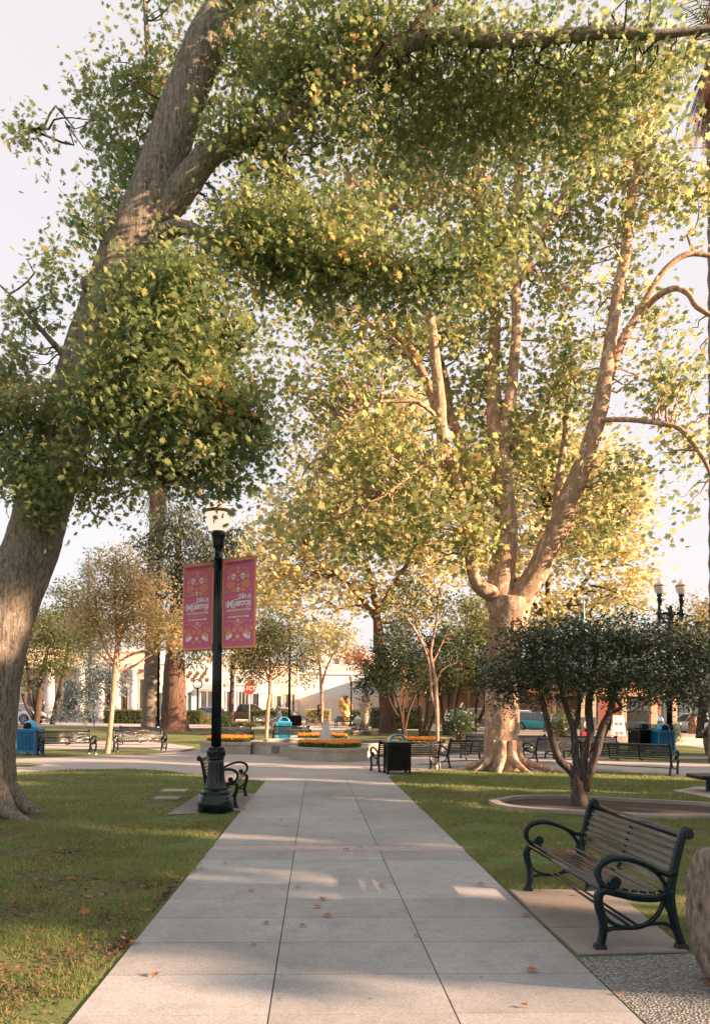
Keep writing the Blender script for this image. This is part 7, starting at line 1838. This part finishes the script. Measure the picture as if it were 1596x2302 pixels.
def person(label, loc, rz, s, mats, pose='walk', hair=HAIRD, hairlen=.0, skin=SKIN, legs_only=False, lean=0.0):
    """mats: (top, trousers, shoes); faces local -Y"""
    r = thing('person', label, 'person', loc, rz)
    r.scale = (s, s, s)
    if pose == 'walk': hipz, fl, bl = .92, -.30, .28
    J = {}
    if pose in ('walk', 'stand'):
        st = .26 if pose == 'walk' else .03
        J = dict(pel=(0, 0, .95, .135, .10), sp=(0, -.01, 1.15, .13, .095), ch=(0, -.01, 1.36, .165, .11), nk=(0, 0, 1.50, .055), hd0=(0, -.02, 1.58, .075), hd=(0, -.03, 1.68, .098), tp=(0, -.02, 1.755, .06),
                 hl=(.09, 0, .90, .095), kl=(.10, -.12 if pose == 'walk' else 0, .50, .062), al=(.10, -st, .09, .042), tl=(.10, -st - .15, .04, .038),
                 hr=(-.09, 0, .90, .095), kr=(-.10, .06 if pose == 'walk' else 0, .49, .062), ar=(-.10, st + .06, .13, .042), tr=(-.10, st - .06, .03, .038),
                 sl=(.19, 0, 1.43, .06), el=(.25, .10, 1.17, .047), wl=(.24, -.06, .98, .033), fl=(.235, -.11, .90, .03),
                 sr=(-.19, 0, 1.43, .06), er=(-.27, -.04, 1.17, .047), wr=(-.22, -.28, 1.28, .033), fr=(-.21, -.34, 1.36, .03))
        if pose == 'stand': J.update(wr=(-.24, -.05, .98, .033), fr=(-.23, -.08, .89, .03), er=(-.26, .03, 1.18, .047))
    elif pose == 'sit':
        J = dict(pel=(0, 0, .52, .15, .12), sp=(0, -.02, .72, .14, .11), ch=(0, -.06, .93, .165, .115), nk=(0, -.10, 1.06, .055), hd0=(0, -.13, 1.14, .075), hd=(0, -.15, 1.23, .098), tp=(0, -.14, 1.31, .06),
                 hl=(.10, -.05, .50, .095), kl=(.12, -.45, .50, .065), al=(.12, -.48, .09, .042), tl=(.12, -.62, .04, .038),
                 hr=(-.10, -.05, .50, .095), kr=(-.12, -.45, .50, .065), ar=(-.12, -.44, .09, .042), tr=(-.12, -.58, .04, .038),
                 sl=(.19, -.05, .99, .06), el=(.25, -.10, .73, .047), wl=(.14, -.33, .62, .033), fl=(.10, -.40, .60, .03),
                 sr=(-.19, -.05, .99, .06), er=(-.25, -.10, .73, .047), wr=(-.14, -.33, .62, .033), fr=(-.10, -.40, .60, .03))
    K = list(J); E = [('pel', 'sp'), ('sp', 'ch'), ('ch', 'nk'), ('nk', 'hd0'), ('hd0', 'hd'), ('hd', 'tp'), ('pel', 'hl'), ('hl', 'kl'), ('kl', 'al'), ('al', 'tl'), ('pel', 'hr'), ('hr', 'kr'), ('kr', 'ar'), ('ar', 'tr'), ('ch', 'sl'), ('sl', 'el'), ('el', 'wl'), ('wl', 'fl'), ('ch', 'sr'), ('sr', 'er'), ('er', 'wr'), ('wr', 'fr')]
    js = [J[k] for k in K]; es = [(K.index(a), K.index(b)) for a, b in E]
    # five fingers on each hand
    for sd_ in ('l', 'r'):
        wv, fv = Vector(J['w' + sd_][:3]), Vector(J['f' + sd_][:3]); d = (fv - wv).normalized(); side = d.cross(Vector((1, 0, 0.2))).normalized(); fi = K.index('f' + sd_)
        for q in range(4):
            a = fv + side * (q - 1.5) * .019 + d * .02; b_ = a + d * (.065 + (.012 if q in (1, 2) else 0)) + Vector((0, -.012, -.01))
            js += [tuple(a) + (.011,), tuple(b_) + (.009,)]; es += [(fi, len(js) - 2), (len(js) - 2, len(js) - 1)]
        a = wv.lerp(fv, .5) + side * -.035; b_ = a + d * .05 + side * -.02
        js += [tuple(a) + (.012,), tuple(b_) + (.010,)]; es += [(fi, len(js) - 2), (len(js) - 2, len(js) - 1)]
    zn = J['nk'][2]; zp = J['pel'][2]; wl, wr_ = Vector(J['wl'][:3]), Vector(J['wr'][:3])
    def pick(c):
        if c.z > zn + .01: return 3
        if (c - wl).length < .10 or (c - wr_).length < .10: return 3
        if pose == 'sit' and c.y < -.36 and c.z < .12: return 2
        if pose != 'sit' and c.z < .13: return 2
        if abs(c.x) > .20 and c.z > zp - .25 and pose != 'sit': return 0
        return 0 if c.z > zp + (.06 if pose != 'sit' else .12) or (pose == 'sit' and abs(c.x) > .17 and c.z > .58) else 1
    skinned('body', js, es, 0, r, list(mats) + [skin], pick)
    h = Vector(J['hd'][:3])
    mb = MB(); mb.ball((h.x, h.y + .025, h.z + .03), .112, n=12, sc=(.96, 1.05, 1.02))
    if hairlen: mb.tube([(h.x, h.y + .06, h.z), (h.x, h.y + .10, h.z - .1), (h.x, h.y + .10, h.z - hairlen)], [.10, .105, .06], 10)
    me_ = mb.build('hair', hair, None); 
    # keep the face clear
    bm = bmesh.new(); bm.from_mesh(me_.data); dl = [v for v in bm.verts if v.co.y < h.y - .045 and v.co.z < h.z + .065]; bmesh.ops.delete(bm, geom=dl, context='VERTS'); bm.to_mesh(me_.data); bm.free(); me_.parent = r
    mb = MB(); fy = h.y - .095
    for s_ in (-1, 1): mb.ball((h.x + s_ * .034, fy, h.z + .01), .011, n=6)
    mb.build('eyes', HAIRD, r)
    mb = MB(); mb.ball((h.x, fy - .012, h.z - .02), .015, n=6, sc=(.8, 1, 1.5)); mb.build('nose', skin, r)
    mb = MB(); mb.ball((h.x, fy - .0, h.z - .055), .02, n=6, sc=(1.2, .4, .4)); mb.build('mouth', pmat('lips', (.3, .12, .1), (.26, .1, .08), 5, .6), r)
    for s_ in (-1, 1):
        mb = MB(); mb.ball((h.x + s_ * .098, h.y + .01, h.z), .026, n=6, sc=(.4, .8, 1.2)); mb.build('ear', skin, r)
    return r
DW = 69.5
pw = onground(XW(717, DW), DW, .012)
person('person in black running clothes with long dark hair walking a grey dog', pw, math.radians(55), 1.0, (cloth('black_top', (.012, .013, .014)), cloth('black_tights', (.015, .015, .017)), cloth('dark_shoes', (.03, .03, .03))), 'walk', HAIRD, .30, SKIND)
# dog
pd = onground(XW(700, DW - .3), DW - .3, .012)
def dog():
    r = thing('dog', 'grey stocky dog on a lead walking left beside its owner in black', 'dog', pd, math.radians(-92), None)
    J = [(0, .36, .50, .095), (0, .12, .50, .105), (0, -.16, .50, .135), (0, -.36, .53, .115), (0, -.48, .62, .085), (0, -.58, .70, .09), (0, -.68, .69, .06), (0, -.77, .66, .045),
         (.09, .38, .42, .075), (.10, .32, .28, .048), (.10, .46, .17, .030), (.10, .43, .03, .032),
         (-.09, .38, .42, .075), (-.10, .44, .28, .048), (-.10, .56, .18, .030), (-.10, .52, .04, .032),
         (.10, -.32, .40, .065), (.11, -.28, .24, .038), (.11, -.36, .05, .032),
         (-.10, -.32, .40, .065), (-.11, -.42, .25, .038), (-.11, -.46, .06, .032),
         (0, .48, .54, .04), (0, .60, .64, .026), (0, .66, .76, .016)]
    E = [(0, 1), (1, 2), (2, 3), (3, 4), (4, 5), (5, 6), (6, 7), (0, 8), (8, 9), (9, 10), (10, 11), (0, 12), (12, 13), (13, 14), (14, 15), (2, 16), (16, 17), (17, 18), (2, 19), (19, 20), (20, 21), (0, 22), (22, 23), (23, 24)]
    skinned('body', J, E, 1, r, [cloth('grey_dog_coat', (.12, .10, .085))], lambda c: 0)
    for s in (-1, 1):
        mb = MB(); mb.add([(s * .05, -.56, .77), (s * .10, -.54, .74), (s * .11, -.58, .64), (s * .05, -.60, .70)], [(0, 1, 2, 3), (3, 2, 1, 0)]); mb.build('ear', cloth('dog_ear', (.06, .05, .045)), r)
    return r
dog()
mb = MB(); a_ = Vector((pd.x - .45, pd.y, pd.z + .62)); b_ = Vector((pw.x - .22, pw.y - .1, pw.z + .92)); mb.tube([a_, (a_ + b_) / 2 + Vector((0, 0, -.12)), b_], .012, 5)
tag(mb.build('dog_lead', cloth('lead_strap', (.05, .05, .05))), 'thin lead between the grey dog and its owner', 'lead')
ps = onground(XW(98, 64), 64, .012)
person('person striding behind the blue spruce, only dark trousers and shoes visible', ps, math.radians(90), 1.05, (cloth('dark_jacket', (.02, .022, .024)), cloth('dark_trousers', (.018, .022, .024)), cloth('teal_shoes', (.03, .08, .09))), 'walk')
ph = onground(XW(625, 60), 60.3, .0)
person('hooded person in grey white clothes seated on the small far bench', Vector((XW(630, 50), 50.0, gz(-4.6, 50) + .02)), math.radians(-60), 1.25, (cloth('grey_hoodie', (.42, .44, .45)), cloth('pale_trousers', (.40, .40, .40)), cloth('dark_shoes', (.03, .03, .03))), 'sit', cloth('grey_hood_cloth', (.22, .25, .26)), .28)
mb = MB(); px_, py_ = XW(630, 50), 50.25
mb.rbox((px_, py_, gz(px_, 50) + .26), (.9, .5, .5), .03); tag(mb.build('stone_block', STONEC), 'low stone block the hooded person sits on', 'stone block')
person('person in dark top and pale jeans standing by the orange shops', onground(XW(927, 69), 69, .012), math.radians(160), 1.0, (cloth('black_jacket', (.015, .016, .018)), cloth('pale_jeans', (.30, .33, .36)), cloth('white_shoes', (.5, .5, .5))), 'stand')
person('person in dark teal holding a white bag by the orange shops', onground(XW(903, 69.5), 69.5, .012), math.radians(-160), 1.0, (cloth('teal_coat', (.025, .045, .05)), cloth('dark_trousers', (.018, .022, .024)), cloth('dark_shoes', (.03, .03, .03))), 'stand')
pbag = onground(XW(910, 69.2), 69.2, .55); mb = MB(); mb.rbox((pbag.x, pbag.y, pbag.z + .17), (.32, .14, .38), .02); mb.tube([(pbag.x - .08, pbag.y, pbag.z + .36), (pbag.x, pbag.y, pbag.z + .5), (pbag.x + .08, pbag.y, pbag.z + .36)], .01, 4)
tag(mb.build('shopping_bag', WHITEP), 'white bag held by the person in dark teal', 'bag')
DX = 43.5
person('white haired person seated low on the pavilion step beside a red bag', Vector((XW(1319, DX), DX, .20)), math.radians(15), .95, (cloth('pale_top', (.62, .57, .55)), cloth('dark_trousers', (.018, .022, .024)), cloth('dark_shoes', (.03, .03, .03))), 'sit', HAIRW, .2)
mb = MB(); mb.rbox((XW(1317, DX - .9), DX - .9, .42), (.62, .28, .42), .06); mb.tube(smooth_path([(XW(1317, DX - .9) - .2, DX - .9, .6), (XW(1317, DX - .9), DX - .9, .85), (XW(1317, DX - .9) + .2, DX - .9, .6)], 4), .02, 5)
tag(mb.build('red_bag', pmat('red_leather', (.42, .03, .05), (.36, .025, .04), 5, .5)), 'red bag in front of the white haired person', 'bag')
# cyclist's bicycle silhouette left of brown pickup
pc = onground(XW(503, 70), 70, .012); r = thing('bicycle', 'bicycle leaning beside the brown pickup tailgate', 'bicycle', pc)
for dx in (-.5, .5):
    mb = MB(); mb.tube([(pc.x + dx + .33 * math.cos(t_), pc.y, pc.z + .34 + .33 * math.sin(t_)) for t_ in [2 * math.pi * k / 20 for k in range(21)]], .022, 5, cap=False); mb.build('wheel', TYRE, r)
mb = MB()
for a, b in (((-.5, .34), (-.1, .34)), ((-.1, .34), (-.2, .85)), ((-.2, .80), (.35, .82)), ((-.1, .34), (.35, .80)), ((.35, .92), (.5, .34)), ((-.5, .34), (-.2, .80))): mb.tube([(pc.x + a[0], pc.y, pc.z + a[1]), (pc.x + b[0], pc.y, pc.z + b[1])], .022, 5)
mb.tube([(pc.x + .35, pc.y - .25, pc.z + .98), (pc.x + .33, pc.y, pc.z + .95), (pc.x + .35, pc.y + .25, pc.z + .98)], .018, 5); mb.build('frame', TEALW, r)
mb = MB(); mb.ball((pc.x - .2, pc.y, pc.z + .9), .09, n=8, sc=(1.4, .8, .5)); mb.build('saddle', PLAST, r)

# ================================================================== PICNIC TABLE AT THE RIGHT EDGE
c = G(1590, 1781); D = c.y; z1 = W(1540, 1742, D).z
r = thing('picnic_table', 'dark topped table on a steel leg at the right edge of the lawn', 'table', Vector((c.x, c.y, .01)))
x0 = W(1563, 1745, D).x; mb = MB(); mb.rbox((x0 + .9, D + .1, z1 - .04), (1.8, .85, .09), .02); mb.build('table_top', BLACK, r)
mb = MB(); mb.rbox((W(1590, 1760, D).x + .06, D + .1, z1 / 2 - .03), (.09, .09, z1 - .1), .01); mb.rbox((x0 + 1.5, D + .1, z1 / 2 - .03), (.09, .09, z1 - .1), .01); mb.build('leg', IRONL, r)

# ================================================================== FALLEN LEAVES
LEAFDRY = leafmat('dry_leaf', [(0, (.20, .075, .03)), (.5, (.34, .15, .06)), (1, (.42, .25, .13))], .7, .25)
rngl = np.random.default_rng(77)
spots = [(820, 1798), (816, 1910), (635, 1846), (1150, 1958), (850, 1997), (773, 1913), (677, 1998), (724, 2030), (722, 2047), (746, 2068), (690, 2086), (603, 2084), (447, 1958), (415, 1984), (1020, 1900), (960, 1846), (1195, 2066), (1212, 2190), (312, 2122), (343, 2205), (1166, 2267), (575, 2127), (500, 1945), (870, 1945), (1245, 2046), (1070, 1994), (560, 2010), (1266, 1866), (930, 2112), (1380, 2240)]
for i, (px, py) in enumerate(spots):
    g_ = G(px, py, .022); o = OAK.copy(); s = .055 + .05 * rngl.random(); a_ = rngl.random() * 6.28
    V = o * s; V[:, 2] = .35 * np.abs(V[:, 0]) + .12 * s * np.sin(V[:, 1] / s * 3)
    R_ = np.array([[math.cos(a_), -math.sin(a_), 0], [math.sin(a_), math.cos(a_), 0], [0, 0, 1]]); V = V @ R_.T + np.array(g_)
    me = bpy.data.meshes.new('fallen_leaf'); n = len(V); me.from_pydata([tuple(v) for v in V], [], [tuple(range(n))]); me.materials.append(LEAFDRY)
    tag(link('fallen_leaf', me), 'dry brown oak leaf lying on the concrete path or its edge', 'leaf', 'fallen leaves on the path')
for i, (px, py) in enumerate([(96, 2028), (132, 2034), (188, 2018), (190, 2040), (228, 2102), (178, 2062), (342, 2052), (345, 1990), (212, 1915), (60, 1900), (300, 1908), (150, 1978), (30, 2010), (320, 2056), (245, 1868), (390, 1925), (100, 2130), (52, 2190), (180, 2215), (236, 2065), (1250, 1900), (1310, 1940), (1090, 1870), (1500, 1890)]):
    g_ = G(px, py, .03); V = leaves_at(np.array([tuple(g_)]), .085, OAK, rngl, 1.3, 0, .2)
    tag(poly_mesh('fallen_leaf', V, OAK.shape[0], LEAFDRY), 'dry brown oak leaf lying in the lawn grass', 'leaf', 'fallen leaves on the lawns')
lv = []
for q_ in SOILS:
    A_ = np.array(q_); cx_, cy_ = A_.mean(0); sx_, sy_ = A_.std(0) * np.array([1.3, 2.6])
    X = rngl.normal(cx_, sx_, 560); Y = rngl.normal(cy_, sy_, 560); k = (X < -1.56 - .0388 * (Y - 4.29)) | (X > 2.0)
    lv.append(leaves_at(np.stack([X[k], Y[k], .008 + .016 * rngl.random(k.sum())], 1), .026, OAK, rngl, 1.0, 0, .5))
LITTER2 = leafmat('leaf_crumbs', [(0, (.055, .035, .024)), (.6, (.13, .08, .05)), (1, (.26, .15, .08))], .85, .1)
tag(poly_mesh('leaf_crumbs', np.concatenate(lv), OAK.shape[0], LITTER2), 'dark crumbled leaves and bare soil patches in the lawns', 'leaf litter', kind='stuff')
lv = []
for poly, n, szz in ((cutD(Lw, 3.5, 9), 2600, .03), (cutD(Lw, 9, 20), 1200, .035), (cutD(Rw, 6, 12), 420, .035)):
    P_ = np.array(poly); X = rngl.uniform(P_[:, 0].min(), P_[:, 0].max(), n); Y = rngl.uniform(P_[:, 1].min(), P_[:, 1].max(), n); k = inpoly(X, Y, poly)
    lv.append(leaves_at(np.stack([X[k], Y[k], np.full(k.sum(), .035)], 1), szz, OAK, rngl, 1.4, 0, .4))
tag(poly_mesh('leaf_litter', np.concatenate(lv), OAK.shape[0], LEAFDRY), 'scattered brown leaf litter over the lawns', 'leaf litter', kind='stuff')
lf = leaves_at(np.array([[bench0.location.x - .12, bench0.location.y + .45, .47]]), .14, OAK, rngl, 1.5, 0, .05)
tag(poly_mesh('fallen_leaf', lf, OAK.shape[0], LEAFDRY), 'dry oak leaf resting on the seat of the nearest bench', 'leaf')

# ================================================================== UNSEEN TREES ADDED BEYOND THE RIGHT EDGE TO SHADE THE PARK
def screen_tree(label, x, y0, y1, seed, gaps=(), n=5600, tall=None):
    """added tree out of view, blocking the sun; crown spans y0..y1"""
    rng = np.random.default_rng(seed); ym = (y0 + y1) / 2
    r = thing('shade_tree', label, 'tree', (x, ym, gz(x, ym))); mb = MB()
    mb.tube([(x, ym, 0), (x + .1, ym, 2), (x, ym + .1, 4.5), (x - .1, ym, 7.5)], [.5, .38, .3, .14], 10, noise=.05); mb.build('trunk', BARK_DARK, r)
    c_ = []
    for z in (1.6, 3.0, 4.4, 5.8, 7.2, 8.4, 9.6, 10.8, 12.0, 13.2):
        if z > 10 and not tall: continue
        for y in np.arange(y0 + .9, y1 - .4, 1.3):
            if any(a - .3 < y < b + .3 for a, b in gaps) and 3.4 < z < 11: continue
            if z > 10 and not (tall[0] < y < tall[1]): continue
            c_.append((np.array([x + rng.normal() * .7, y + rng.normal() * .15, z]), np.array([1.2, 1.0, .95]), 1.0))
    tw = twig_centers(c_, n // 9, rng, 2.4, True)
    P = np.repeat(tw, 9, 0) + rng.normal(size=(len(tw) * 9, 3)) * .22
    poly_mesh('crown', leaves_at(P, .42, PLANE, rng, .3, .3), PLANE.shape[0], LEAF_MID, r)
screen_tree('leafy tree beyond the right edge, behind the camera', 22, -16.5, -2.55, 90, n=13000)
screen_tree('leafy tree beyond the right edge, level with the camera', 22, -1.1, 8.4, 91, [(1.4, 1.7), (3.6, 3.9)], tall=(4.0, 7.8), n=17000)
screen_tree('leafy tree beyond the right edge, level with the holly tree', 22.5, 8.6, 16.0, 92, [(11.6, 11.9)], n=12000)
screen_tree('leafy tree beyond the right edge, level with the plane tree', 24, 17.0, 21.0, 93, n=4600)
screen_tree('leafy tree beyond the right edge, level with the fountain', 28, 23, 29.5, 94, [(26, 26.6)], n=5200)
